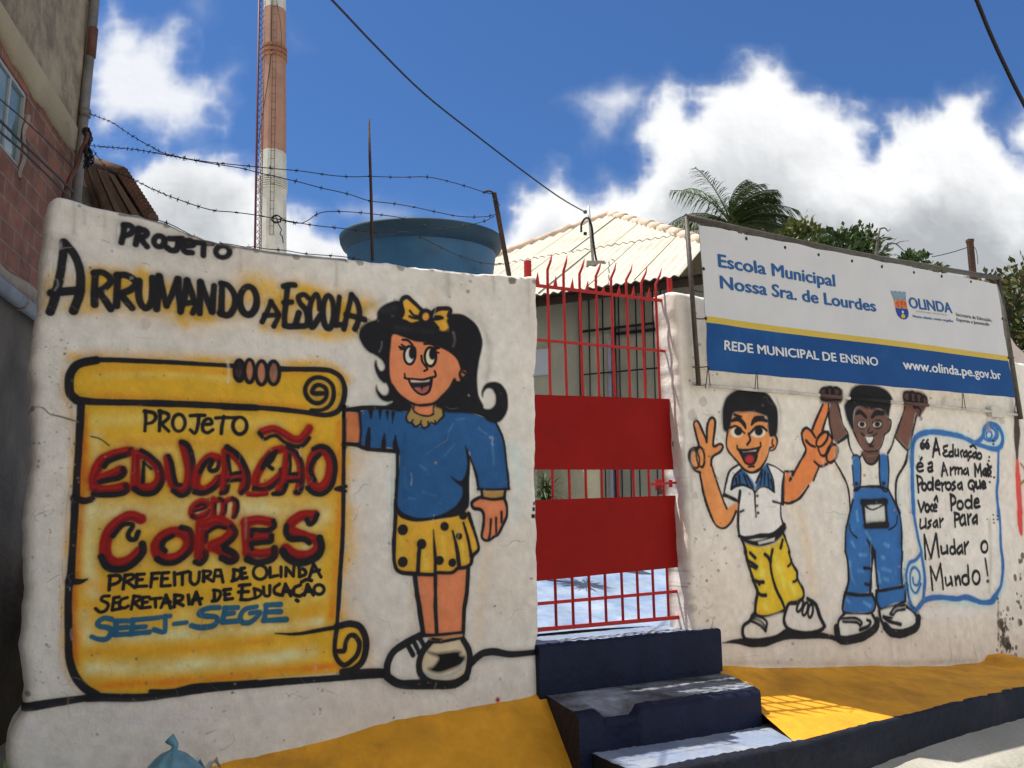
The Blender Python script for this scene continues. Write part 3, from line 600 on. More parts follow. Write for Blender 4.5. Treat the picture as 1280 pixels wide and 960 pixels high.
    lettering(p, S7, '545,335 460,440 425,570 455,680 560,745 750,755 890,690 932,560 928,430 865,310', 54, BK); lettering(p, S7, '110,690 250,765 420,775 600,775 780,765 900,690', 60, BK)
    p.fill(P8(*S7, '500,275 860,252 865,300 700,328 560,340'), paint_col(160,118,80), sharp=True); lettering(p, S7, '470,275 620,268 860,244;540,340 640,340 700,328 870,298;560,310 650,320', 24, BK)
    # ---- wear, cracks, marks
    p.reg = ()
    p.weather(45, 670, 270, 900, 40, 210, 71); p.weather(40, 95, 300, 880, 26, 90, 72); p.weather(60, 640, 840, 930, 14, 60, 73)
    tp = [(150,266),(180,270),(210,279),(237,291),(262,301),(290,306),(320,311),(370,318),(432,323)]
    p.stroke([(x, y + 1.5) for x, y in tp], 2.4, paint_col(70,64,58), a=.75, soft=2.5, halo=.35, nomark=True)
    for x, y in tp[2:] + [(450,324),(500,331),(540,334),(590,341),(640,347)]: p.blot(x, y + 2, 9, paint_col(92,84,76), .7, .42)
    for x, y, L in [(92,252,40),(130,262,26),(560,340,30),(420,322,34),(300,309,30),(616,345,26),(660,348,46)]: p.glow([(x, y), (x + 1, y + L * .5), (x + .5, y + L)], 5, paint_col(146,136,124), .5)
    lettering(p, (0,480), '165,110 215,120 250,150 310,165 390,190', 5, paint_col(96,84,72), k=4.0, halo=.1, taper=[.6,1,1,.6])
    lettering(p, (0,480), '455,262 500,275 545,308', 6, paint_col(70,50,40), k=4.0, halo=.1); lettering(p, (0,720), '1100,870 1130,860 1170,825 1165,790;1030,790 1080,770;900,690 945,715 985,712', 2.5, paint_col(140,130,126), k=4.0, halo=0)
    for t in ['1030,470 1080,480 1100,500', '620,235 660,250 690,265', '170,325 200,330 240,320 330,310']: p.stroke(P8(50,270,t), .9, paint_col(120,108,98), halo=0, a=.6)
    for x, y, w, h in [(1100,555,22,34),(1095,612,28,40),(1090,682,40,40)]: p.fill(P8(530,560,'%d,%d %d,%d %d,%d %d,%d' % (x-w/2,y-h/2,x+w/2,y-h/2,x+w/2,y+h/2,x-w/2,y+h/2)), BK, sharp=True, soft=.6)
    for x, y, r in [(35,868,7),(40,510,6),(668,352,8),(671,456,5),(668,470,6),(100,258,10),(400,885,9),(392,892,7),(640,350,8),(672,660,5),(585,365,9)]: p.blot(x, y, r, paint_col(84,76,70), .7, .5)
    for x, y, r in [(182,405,13),(560,350,30),(60,300,30),(105,262,16)]: p.blot(x, y, r, paint_col(150,140,132), .45, .46)
    p.glow([(104,250),(106,280)], 5, paint_col(150,138,128), .5)
    p.fill(ell(622,875,2.6,3.2), paint_col(140,20,30), sharp=True); p.glow([(70,905),(300,890),(500,878)], 28, paint_col(178,170,168), .4)
    p.glow([(30,900),(60,950)], 20, paint_col(176,172,172), .5)

def paint_right(p):
    B1, B2, B3, B4, B5, B6, B7 = (850,480), (850,570), (960,480), (1030,470), (1030,570), (900,690), (1020,690)
    Q1, Q2, Q3 = (1120,520), (1120,630), (1120,720)
    p.reg = ()
    p.glow([(925,775),(980,776),(1040,778)], 9, paint_col(186,184,190), .8, .1); p.stroke(P8(*Q3, '100,412 250,395 400,372 600,368 790,350'), 6, paint_col(190,196,208), a=.75, halo=.2)
    for pts, w, c, a in [([(1000,640),(1012,700),(1018,740)], 16, ORG, .25), ([(985,620),(1000,650)], 18, ORG, .18), ([(1052,560),(1046,590)], 14, ORG, .2), ([(1122,610),(1128,680),(1132,740)], 14, paint_col(140,170,195), .4), ([(1085,610),(1095,600)], 12, paint_col(140,180,200), .3), ([(1050,640),(1060,680)], 10, paint_col(150,178,200), .3)]: p.glow(pts, w, c, a)
    p.glow(P8(*B1, '960,150 1000,300 980,520'), 6, BK, .3); p.glow(P8(*B1, '420,250 400,400'), 4, BK, .3)
    # ground line under both boys
    lettering(p, B6, '30,910 150,895 300,900 430,905 560,870 680,825 800,830 950,830 1100,850 1200,885', 46, BK, taper=[.25,.6,1.4,1.3,1.2,1.5,1.3,1.1,.8,.8])
    # ---- boy with the raised finger
    p.reg = ('boy', 'a_trousers')
    p.fill(P8(*B2, '640,880 820,910 960,870 1040,780 1080,880 1100,960') + P8(*B6, '720,100 770,200 770,270 830,380 830,450 760,500 680,510 640,560 600,600 450,640 360,620 350,500 370,400 320,250 280,100 250,0'), paint_col(218,158,42))
    for t in ['400,120 440,300', '600,150 640,330', '440,450 460,560', '700,330 760,430', '560,60 580,180', '420,220 470,200']: p.glow(P8(*B6, t), 7, paint_col(226,190,92), .6)
    for t in ['480,100 470,260', '560,480 590,560', '660,60 690,200', '380,560 450,610']: p.glow(P8(*B6, t), 6, paint_col(206,134,34), .5)
    lettering(p, B6, '250,0 290,150 330,280 370,400 350,500 350,620 430,650 550,630 640,590', 26, BK); lettering(p, B6, '690,0 720,110 770,200 775,270 830,370 835,450 780,500', 19, BK); lettering(p, B6, '525,-20 505,100 520,230 560,370 610,480 645,570', 19, BK)
    lettering(p, B6, '450,25 480,50 505,95;290,95 330,120 370,150;310,140 360,165;300,10 350,60', 22, BK); lettering(p, B6, '330,285 390,300 432,302;380,305 390,320', 26, BK); lettering(p, B6, '375,410 410,430 455,432', 20, BK); lettering(p, B6, '730,300 755,290 775,265;680,145 705,120 715,80', 17, BK)
    lettering(p, B2, '615,830 640,900 655,960', 26, BK); lettering(p, B2, '1040,780 1075,880 1100,960;1030,840 1010,920', 18, BK)
    p.reg = ('boy', 'a_shirt')
    p.fill(P8(*B2, '600,90 500,150 450,300 435,400 580,470 580,760 600,800 720,830 900,790 1010,720 1030,650 1010,500 1010,450 1050,440 1050,170 1000,120 880,80 740,160'), paint_col(190,186,180), a=.8)
    p.glow(P8(*B2, '520,320 600,330 650,340'), 7, paint_col(140,175,195), .5)
    p.fill(P8(*B2, '620,130 540,210 512,330 560,300 640,290 720,330 742,360 745,290 690,200'), paint_col(40,76,116)); p.fill(P8(*B2, '870,80 820,130 765,270 748,360 800,312 870,312 942,358 932,240 900,130'), paint_col(40,76,116))
    for t in ['560,230 570,290','590,200 600,280','640,190 680,300','670,200 730,330','820,180 800,290','850,160 840,300','880,180 890,310','910,240 930,330']: lettering(p, B2, t, 16, BK, halo=.05, taper=[1,.7])
    lettering(p, B2, '615,135 540,210 512,330;512,332 560,302 640,292 720,332 742,365;870,85 930,230 942,360;748,365 800,314 870,314 942,360;760,270 820,140', 14, BK, halo=.05)
    lettering(p, B2, '590,85 500,150 460,280 435,405;435,392 520,430 590,462', 15, BK, halo=.08); lettering(p, B2, '600,355 582,500 580,700 592,800', 24, BK, halo=.08); lettering(p, B2, '880,80 960,110 1045,172;1005,480 1010,600 1035,690;930,455 1000,475', 14, BK, halo=.08)
    lettering(p, B2, '1045,170 1040,300 1025,470', 40, BK, halo=.05, taper=[.4,1.1,1]); lettering(p, B2, '590,800 650,822 800,800 930,780 1045,690', 26, BK, halo=.08); lettering(p, B2, '745,365 752,500 760,605', 15, BK, halo=.05)
    for x, y in [(772,400),(770,500),(780,570)]: p.fill(ell(850+x/8, 570+y/8, 1.8, 1.9), BK, sharp=True, soft=.8)
    lettering(p, B2, '600,560 635,545', 14, BK)
    p.reg = ('boy', 'a_belt')
    p.fill(P8(*B2, '610,800 720,842 850,822 1050,700 1052,760 960,860 820,908 700,892 620,850'), BK); p.fill(P8(*B2, '780,862 950,815 945,850 790,886'), paint_col(168,164,158), sharp=True, soft=.8)
    p.reg = ('boy', 'a_arm_l')
    p.fill(P8(*B2, '190,150 320,100 360,220 430,430 470,520 560,465 572,520 520,650 440,720 360,700 290,570 240,400 210,220'), SKIN2)
    p.fill(P8(*B1, '150,375 170,375 200,430 260,545 275,420 295,355 330,342 350,375 350,480 340,610 400,600 420,630 400,680 340,725 318,800 330,850 200,885 160,865 110,800 90,730 100,670 150,640 188,630 160,500 140,410'), SKIN2)
    lettering(p, B1, '205,885 145,862 100,780 90,700 130,650 190,630 160,510 135,400 160,368 192,400 258,545;265,580 275,420 300,350 330,340 352,380 345,480 333,620 400,600 428,630 400,682 330,730 315,815;o145,750 48 95 -10;o207,732 42 100 -6', 17, BK, halo=.1)
    lettering(p, B2, '200,175 240,400 300,580 360,695 440,722 510,660 558,555;318,85 360,220 420,410 465,525', 16, BK, halo=.1); lettering(p, B2, '455,385 500,410 560,440', 12, BK)
    p.reg = ('boy', 'a_arm_r')
    p.fill(P8(*B3, '250,880 310,790 375,670 345,590 335,500 370,440 420,460 450,450 500,300 560,195 605,200 600,290 545,460 600,480 640,570 690,630 685,710 640,790 550,830 500,840 450,960') + P8(*B2, '1250,330 1180,430 1100,470 1050,468 1058,180 1100,160'), paint_col(202,108,62))
    lettering(p, B3, '230,950 310,790 375,665 345,580 335,490 380,440 430,470 475,535;445,455 500,320 550,200;607,200 600,290 545,470;o540,555 42 85 32;500,650 530,715 580,700 640,570 600,480;o635,697 52 95 18;460,780 520,826 585,800;500,840 475,900 450,965;380,570 420,610 470,630', 16, BK, halo=.08)
    lettering(p, B2, '1285,300 1200,420 1100,472 1040,466;1050,155 1135,156;1130,170 1100,245', 15, BK, halo=.08)
    p.reg = ('boy', 'a_face')
    p.fill(P8(*B1, '510,380 540,285 700,280 830,318 870,420 900,520 890,650 860,760 800,850 720,885 640,850 570,770 490,680 465,600 480,480'), SKIN2)
    p.fill(ell(850+935/8, 480+590/8, 4.6, 9), SKIN2, sharp=True); lettering(p, B1, '905,520 945,510 972,570 955,640 915,668 895,650;925,560 922,600 940,620 905,640', 16, BK, halo=.08)
    lettering(p, B1, '475,475 463,600 490,682 570,772 640,852 720,887 800,852 862,760 890,680 900,640', 16, BK, halo=.08)
    for cx, cy, rx, ry, qx, qy in [(565,485,60,50,580,475), (775,487,76,50,782,475)]:
        p.fill(ell(850+cx/8, 480+cy/8, rx/8, ry/8), paint_col(190,180,164), sharp=True, soft=1); p.fill(ell(850+qx/8, 480+qy/8, 5.2, 5.6), BK, sharp=True, soft=1)
    lettering(p, B1, '495,440 560,425 640,492;688,502 750,440 810,430 862,468;680,500 697,560 668,608', 15, BK, halo=.05)
    lettering(p, B1, '510,372 580,352 630,400 650,440;708,410 742,360 800,350 862,372', 38, BK, halo=.05, taper=[.5,1,1,.6])
    p.fill(P8(*B1, '580,648 690,660 800,632 770,720 740,790 700,806 650,782 610,702'), paint_col(34,30,38), soft=1); p.fill(P8(*B1, '606,652 690,664 768,645 755,672 630,682'), paint_col(186,176,166), sharp=True, soft=.8); p.fill(ell(850+695/8, 480+755/8, 5.4, 5), paint_col(150,42,44), sharp=True)
    lettering(p, B1, '568,620 585,660 690,660 800,632 802,590;610,702 650,784 700,808 742,790 772,720;688,830 740,825;590,665 600,690', 13, BK, halo=.05)
    p.reg = ('boy', 'a_hair')
    p.fill(P8(*B1, '560,60 480,110 440,170 420,260 418,350 430,460 470,482 500,440 515,350 540,290 620,288 720,285 830,318 862,345 872,430 892,515 940,522 972,480 972,280 932,180 872,100 780,60 660,50'), BK)
    lettering(p, B1, '540,310 610,330;750,335 830,330', 12, BK)
    p.reg = ('boy', 'a_shoe_l')
    p.fill(P8(*B6, '310,630 230,730 240,850 400,860 550,830 660,760 640,610 430,660'), paint_col(182,176,168), a=.85); lettering(p, B6, '330,620 290,690 232,740 225,830 270,880 430,882 560,850 665,780', 26, BK); lettering(p, B6, '310,640 340,620;310,690 400,735 455,785;455,785 465,700 400,650 330,640;330,660 400,690 450,750', 18, BK); p.glow(P8(*B6, '350,670 400,700 440,740'), 4, paint_col(110,108,108), .7)
    p.reg = ('boy', 'a_shoe_r')
    p.fill(P8(*B6, '660,560 640,680 680,760 850,800 980,780 1000,700 980,580 900,480 760,510'), paint_col(184,178,172), a=.85); lettering(p, B6, '760,510 685,520 650,600 640,700 695,775 850,815 1000,785 1045,740;880,470 960,530 1000,650 1045,740', 27, BK); lettering(p, B6, 'o800,540 24 62 22;o852,570 24 66 18;o905,590 24 66 10', 18, BK)
    # ---- boy in blue overalls
    p.reg = ('boy2', 'b_arm_l')
    p.fill(P8(*B3, '600,150 690,180 712,250 742,400 792,512 700,592 640,540 620,400 600,300 620,200'), DSK); lettering(p, B3, '690,190 712,260 745,400 795,515 695,592;605,290 620,400 645,545', 13, BK, halo=.08)
    p.fill(P8(*B3, '512,90 560,30 650,24 735,50 746,110 730,190 650,195 540,185 515,130'), paint_col(70,52,50)); lettering(p, B3, 'o560,85 40 42;o620,80 40 46;o680,85 40 46;530,150 600,165 735,150', 14, BK, halo=.1)
    p.reg = ('boy2', 'b_arm_r')
    p.fill(P8(*B4, '810,290 930,320 912,400 882,560 838,742 780,690 715,605 760,480 800,360'), paint_col(98,66,56)); lettering(p, B4, '808,300 795,370 755,480 712,600;925,400 885,560 838,745 715,612', 13, BK, halo=.08)
    p.fill(P8(*B4, '790,160 920,150 1010,182 1040,250 1012,330 962,402 925,402 905,320 800,285'), paint_col(78,56,52)); lettering(p, B4, 'o830,210 38 50 -15;o890,215 38 55 -20;o950,225 36 52 -25;o1000,250 30 45 -20;900,310 960,330 960,400', 15, BK, halo=.1)
    p.reg = ('boy2', 'b_shirt')
    p.fill(P8(*B4, '240,595 255,690 295,785 400,830 480,870 560,800 640,775 690,690 712,612 835,742 820,850 770,955') + P8(*B5, '725,230 715,350 735,520 640,340 300,340 262,520 240,330 170,180 100,60') + P8(*B4, '130,680'), paint_col(184,178,168), a=.55)
    lettering(p, B4, '235,590 250,690 295,785 355,812 382,775;708,602 680,700 640,775;838,742 820,840 765,955;712,615 830,742;230,600 140,668', 15, BK, halo=.08); lettering(p, B5, '100,55 180,190 240,330 265,540', 15, BK, halo=.08); lettering(p, B5, '830,0 810,80 730,220 715,350 720,470 755,570', 19, BK, halo=.08)
    p.reg = ('boy2', 'b_overalls')
    p.fill(P8(*B5, '305,340 380,315 550,310 640,345 700,460 745,570 765,720 770,960') + P8(*B7, '855,180 858,330 620,370 600,200 578,20 552,200 542,400 300,412 325,280 320,100 300,0') + P8(*B5, '215,900 220,760 260,560 290,440'), BLU)
    p.fill(P8(*B7, '290,412 420,432 560,425 590,520 562,600 440,612 280,602 268,520'), BLU); p.fill(P8(*B7, '602,390 740,372 880,345 892,490 780,520 640,582 600,480'), BLU)
    p.fill(P8(*B5, '283,20 300,0 350,10 365,150 360,300 330,342 300,312'), BLU); p.fill(P8(*B5, '555,0 640,0 645,150 630,340 590,342 555,262'), BLU)
    for o, t in [(B5,'420,760 460,830'),(B5,'600,880 640,900'),(B5,'280,860 300,900'),(B7,'420,190 470,195'),(B7,'660,165 740,190'),(B7,'340,100 350,220 390,330'),(B7,'480,500 540,540'),(B7,'300,470 330,500'),(B7,'660,50 680,60'),(B7,'680,270 720,280'),(B7,'440,30 500,30'),(B5,'330,560 340,640'),(B7,'620,200 640,300')]: p.glow(P8(*o, t), 4, paint_col(96,146,182), .5)
    for o, t in [(B5,'700,560 740,700 740,900'),(B5,'240,700 236,900'),(B7,'830,40 835,300'),(B7,'530,60 520,360'),(B7,'620,440 640,560')]: p.glow(P8(*o, t), 7, paint_col(28,66,118), .5)
    lettering(p, B5, '290,440 262,550 240,650 220,760 216,960;640,340 700,460 745,560 765,700 768,960;300,345 370,312 550,308 640,340', 16, BK, halo=.08); lettering(p, B7, '300,0 320,100 325,280 295,412;855,0 850,180 862,330;565,0 552,200 540,400;582,0 600,200 622,372', 18, BK, halo=.08)
    lettering(p, B5, '430,838 465,900 485,965', 32, BK, taper=[.3,.9,1.3]); lettering(p, B7, '575,-10 572,40', 26, BK)
    lettering(p, B7, '292,412 420,432 560,425;560,425 592,520 562,602 440,620 280,605 268,520 292,415;602,392 740,372 900,340;900,340 895,490;640,582 600,480 605,395;640,582 780,545 885,500', 20, BK, halo=.1); lettering(p, B7, '480,160 540,165;490,320 530,330', 16, BK)
    lettering(p, B5, '283,20 300,-5 350,8 367,150 362,300 330,345 300,312 283,100;640,0 647,150 632,338 592,344 555,262 553,0', 13, BK, halo=.05)
    for x, y in [(325,280),(592,275)]: p.fill(ell(1030+x/8, 570+y/8, 2.5, 2.6), BK, sharp=True)
    lettering(p, B5, '250,680 270,760 330,822;730,600 710,690 640,742', 11, BK, halo=.05)
    p.fill(P8(*B5, '390,465 610,455 622,690 412,698'), paint_col(172,170,166), sharp=True); lettering(p, B5, '!385,465 612,455;!622,690 412,700', 42, BK, soft=2.5); lettering(p, B5, '!392,465 412,700;!608,455 622,690', 26, BK, soft=2); lettering(p, B5, '395,485 480,538 595,488', 13, BK, halo=.05); p.glow(P8(*B5, '430,665 600,655'), 4, BK, .35)
    p.reg = ('boy2', 'b_face')
    p.fill(P8(*B4, '385,745 545,740 552,800 512,862 470,882 420,862 388,810'), paint_col(84,60,52)); lettering(p, B4, '382,790 420,862 470,884 515,862 556,795', 14, BK, halo=.05)
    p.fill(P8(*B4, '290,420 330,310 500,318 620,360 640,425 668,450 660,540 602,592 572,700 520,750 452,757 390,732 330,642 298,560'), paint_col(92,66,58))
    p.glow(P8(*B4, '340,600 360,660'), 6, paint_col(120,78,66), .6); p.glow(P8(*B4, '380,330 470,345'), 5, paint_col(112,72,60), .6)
    lettering(p, B4, '295,565 340,662 400,742 462,758 540,742 582,680 602,592;640,430 672,450 660,535 605,585', 11, BK, halo=.05)
    for cx, cy, rx, ry in [(375,487,48,42), (530,486,52,40)]:
        p.fill(ell(1030+cx/8, 470+cy/8, rx/8, ry/8, 15 if cx < 400 else -10), paint_col(158,146,136), sharp=True, soft=1); p.fill(ell(1030+cx/8, 470+(cy-3)/8, 3.4, 3.6), paint_col(30,22,22), sharp=True, soft=1); lettering(p, B4, 'o%d,%d %d %d %d' % (cx, cy, rx, ry, 15 if cx < 400 else -10), 9, BK, halo=.03)
    lettering(p, B4, '315,378 360,362 415,412;478,412 520,372 592,372', 38, BK, halo=.05, taper=[.6,1,.8]); lettering(p, B4, '430,545 450,572 485,560;455,520 440,545;370,575 400,595', 11, BK, halo=.03)
    p.fill(P8(*B4, '405,600 490,600 492,650 452,682 420,652'), paint_col(182,176,172), soft=.8); lettering(p, B4, '372,578 402,600 490,600 525,575;404,605 430,668 460,686 492,640 492,600;455,705 490,705', 10, BK, halo=.03)
    p.reg = ('boy2', 'b_hair')
    p.fill(P8(*B4, '330,90 260,140 240,220 200,290 205,360 222,430 262,520 302,575 290,430 310,335 360,312 450,335 560,335 622,382 648,425 668,300 682,230 640,160 560,110 450,88'), BK)
    p.reg = ('boy2', 'b_shoe_l')
    p.fill(P8(*B7, '250,640 540,640 600,700 580,770 420,825 260,835 215,770'), paint_col(188,184,176)); lettering(p, B7, '205,760 228,865 330,880 480,842 592,760 612,690', 60, BK); lettering(p, B7, '280,618 232,680 205,780;560,620 600,690', 24, BK); lettering(p, B7, '265,675 390,672 450,720', 30, paint_col(120,120,122), halo=0); lettering(p, B7, '250,665 390,660 455,700 440,735;270,700 400,705 440,735', 13, BK); lettering(p, B7, '510,680 545,700 520,745 440,778', 22, BK)
    p.reg = ('boy2', 'b_shoe_r')
    p.fill(P8(*B7, '640,590 890,540 1005,650 1002,720 880,775 720,765 660,680'), paint_col(188,184,176)); lettering(p, B7, '695,745 760,805 880,812 1000,752 1022,660', 58, BK); lettering(p, B7, '630,590 650,680 700,765;905,545 980,600 1022,680', 24, BK); lettering(p, B7, '675,650 740,695 850,725', 24, BK); lettering(p, B7, '755,615 800,565 885,545', 30, paint_col(130,130,132), halo=0); lettering(p, B7, '740,620 790,550 890,530;770,632 810,590 890,575;740,620 770,632;680,650 760,660', 13, BK)
    # ---- blue quotation scroll
    p.reg = ('quote',)
    outer = P8(*Q1, '170,960 160,600 160,350 190,230 260,180 380,160 520,180 660,210 760,260 800,268 835,245 865,195 880,130 940,85 1010,110 1050,190 1050,280 1020,335 1018,600 1010,760 1025,960') + P8(*Q2, '1040,200 1045,400 1065,600 1050,790') + P8(*Q3, '1040,140 960,250 860,265 780,240 700,215 600,225 420,210 290,240 220,320 180,330 140,280') + P8(*Q2, '105,760 105,680 130,590 190,560 243,490 190,200')
    p.fill(outer, paint_col(192,188,180), a=.25); lb = paint_col(140,178,208)
    for o, t in [(Q1,'170,960 160,600 160,350 190,230 260,180 380,160 520,180 660,210 760,260'),(Q1,'1050,280 1080,190 1040,110 960,85'),(Q3,'1070,60 1050,150 970,260 860,280 600,260 420,240'),(Q2,'130,600 110,700 115,800 150,900'),(Q2,'210,300 245,480 270,620 285,760'),(Q1,'880,130 930,240 1000,290')]: p.glow(P8(*o, t), 9, lb, .6)
    p.fill(ell(1120+945/8, 520+200/8, 14, 15), paint_col(150,180,205), a=.5, sharp=True); p.fill(ell(1120+195/8, 630+760/8, 9, 24), paint_col(150,180,205), a=.5, sharp=True)
    lettering(p, Q1, '170,965 160,600 160,350 190,230 260,180 380,160 520,180 660,210 760,260 860,300 940,325 1010,330 1052,280 1052,190 1010,110 940,85 880,130 868,195 835,245 795,268', 34, BLU); lettering(p, Q1, '1020,340 1020,600 1010,760 1025,965', 22, BLU)
    lettering(p, Q1, 'o930,182 62 68;o925,192 28 40', 17, BLU); lettering(p, Q1, '1000,130 1010,200 980,250', 18, BLU)
    lettering(p, Q2, '170,80 190,200 220,360 250,480', 26, BLU); lettering(p, Q2, '1024,80 1040,200 1045,400 1065,600 1050,790 1010,880 960,950', 26, BLU)
    lettering(p, Q3, '1010,160 960,250 860,265 780,240 700,212 600,228 420,212 290,240 220,320 185,330 140,270', 32, BLU); p.fill(P8(*Q3, '600,225 650,195 720,188 790,215 820,250 760,250 680,240'), BLU)
    lettering(p, Q2, '245,490 270,620 285,760 270,965;240,500 190,560 130,590 105,680 105,760 130,920 150,985', 26, BLU); lettering(p, Q2, '245,800 205,890 160,850 140,750 150,660 185,635 225,680 235,750 215,810 180,800 165,740', 17, BLU)
    p.reg = ('quote', 'writing')
    k = dict(halo=.05, soft=.9)
    lettering(p, Q1, 'o262,300 16 22;o310,298 16 22', 24, BK, **k); lettering(p, Q1, '255,290 262,255 280,240;303,290 308,252 322,238', 12, BK, **k)
    lettering(p, Q1, '!365,410 400,230 435,385;375,345 430,335', 17, BK, **k)
    lettering(p, Q1, '512,298 475,312 480,345 505,350 468,378 490,405 525,395;562,355 532,368 532,405 562,400;!565,290 566,405;588,340 588,395 616,395;!617,340 622,400;664,345 642,370 652,408;692,358 670,380 682,408 702,392;!702,350 708,412;748,358 720,375 727,408 754,405;!726,432 718,446;792,368 765,388 775,418 797,402;!797,365 803,422;740,308 770,298 797,325;o832,402 20 28', 16, BK, **k)
    lettering(p, Q1, '205,515 262,502 250,475 220,480 203,520 225,556 266,545;!240,442 256,418;320,480 355,470 352,555;350,512 315,525 325,556 362,545', 17, BK, **k)
    lettering(p, Q1, '!455,602 470,470 512,592;460,550 500,542;!540,520 546,588;545,545 575,517;!590,520 590,582;590,535 620,522 622,580;622,532 652,525 657,582;692,530 668,560 690,582 712,555;!712,525 722,588', 17, BK, **k)
    lettering(p, Q1, '!790,602 785,485 817,562 842,485 852,600;888,532 866,570 882,592 897,562;!897,530 902,600;!915,530 917,592;!914,488 918,496;947,510 922,527 946,560 924,602', 17, BK, **k)
    lettering(p, Q1, '!208,598 220,762;205,598 247,620 257,660 220,692;o277,710 22 35;o335,702 25 36;!365,622 366,742;390,692 436,682 420,650 395,672 395,722 432,736;!455,672 460,747;460,692 492,665;o521,702 25 35;587,660 560,682 590,712 558,742;642,672 615,702 635,732 655,702;!652,665 662,738', 17, BK, **k)
    lettering(p, Q1, 'o752,690 32 42;760,700 775,752;797,660 802,720 832,710;!836,650 842,722;857,692 892,682 877,655 855,682 865,722 897,712', 17, BK, **k)
    for x, y in [(930,412),(925,450),(950,605),(980,615),(940,662),(968,283),(965,252)]: p.fill(ell(1120+x/8, 520+y/8, 1.3, 1.4), BK, sharp=True, soft=.6)
    lettering(p, Q1, '!215,850 245,960 278,868;o306,922 20 36;357,887 335,922 357,952;370,922 402,912 390,885 370,912 376,948 402,950;!380,842 400,802 412,855', 17, BK, **k)
    lettering(p, Q1, '!545,788 550,942;540,788 582,810 592,860 555,892;o640,892 28 40;o722,882 32 40;!752,800 757,922;780,872 822,862 810,830 785,852 786,912 832,905', 18, BK, **k)
    lettering(p, Q2, '240,160 240,242 287,225;!291,150 297,238;347,165 320,187 346,212 318,242;397,170 370,207 390,232 407,200;!407,165 417,232;!435,150 440,232;440,182 467,150', 17, BK, **k)
    lettering(p, Q2, '!585,90 590,227;580,92 627,107 625,147 590,162;667,112 640,162 655,212 687,190;!682,110 697,207;!715,110 726,202;720,142 747,105;792,122 765,162 775,192 802,170;!802,115 807,197', 18, BK, **k)
    for x, y, r in [(972,110,1),(975,155,1),(978,190,1),(910,155,.8),(1015,120,1.1),(1015,155,1.1)]: p.fill(ell(1120+x/8, 630+y/8, r, r), BK, sharp=True, soft=.5)
    lettering(p, Q2, '!290,547 280,310 347,540 402,300 427,527;450,430 460,495 507,480;!507,420 513,492;o562,465 25 36;!580,360 592,492;642,420 610,462 625,497 657,470;!657,410 668,492;!685,390 692,497;690,432 722,380;o880,430 32 55', 18, BK, **k)
    lettering(p, Q2, '!360,857 340,630 397,760 442,598 467,852;490,740 500,812 542,790;!542,730 553,812;!585,730 592,807;590,762 622,725 637,802;o692,760 36 46;!715,618 722,792;o797,735 35 65;!890,550 902,640 912,712', 18, BK, **k); p.fill(ell(1120+915/8, 630+772/8, 2.0, 2.4), BK, sharp=True, soft=.7)
    # ---- stains, the neighbour's brush strokes at the far end
    p.reg = ()
    p.weather(866, 1250, 490, 830, 24, 130, 81); p.weather(862, 900, 380, 820, 14, 80, 82)
    p.glow([(905,829),(1000,829),(1100,830),(1220,826)], 7, paint_col(150,138,120), .55)
    lettering(p, Q1, '1200,0 1205,120 1208,260 1210,430', 62, paint_col(58,46,44), soft=2.2, taper=[.7,1.1,.9,.4]); lettering(p, Q1, '1215,470 1222,600 1232,760 1245,960', 56, paint_col(176,66,58), soft=2.2, taper=[.6,1,1,1]); lettering(p, Q2, '1240,100 1245,200 1258,290', 52, paint_col(172,62,56), soft=2.2, taper=[1,1,.6]); lettering(p, Q1, '1250,480 1280,520 1300,600 1290,640 1250,680', 12, paint_col(130,90,56), halo=.1)
    rs = random.Random(8)
    for k in range(70):
        x, y = 1246 + abs(rs.gauss(0, 11)), 745 + rs.random() ** .6 * 76
        p.blot(x, y, rs.uniform(1.2, 4.2), paint_col(56,48,43), rs.uniform(.5,.95), .33)
    p.blot(1256, 806, 11, paint_col(56,48,43), .9, .30); p.blot(1250, 780, 7, paint_col(60,52,46), .85, .36)
    p.glow([(1247,755),(1248,800)], 4, paint_col(90,80,72), .6)
    for k in range(16): p.blot(1274 + rs.uniform(-5, 8), 690 + rs.random() * 90, rs.uniform(1.5, 5), paint_col(56,48,43), .85, .36)
    for x, y, r in [(870,620,12),(866,520,10),(872,700,14),(868,760,10),(880,500,12),(1235,530,12),(1243,520,8),(1252,526,8),(1180,500,14)]: p.blot(x, y, r, paint_col(128,118,110), .5, .46)
    for pts in [[(866,560),(864,600),(867,650)], [(1237,650),(1238,700),(1236,740)]]: p.glow(pts, 6, paint_col(138,128,118), .5)

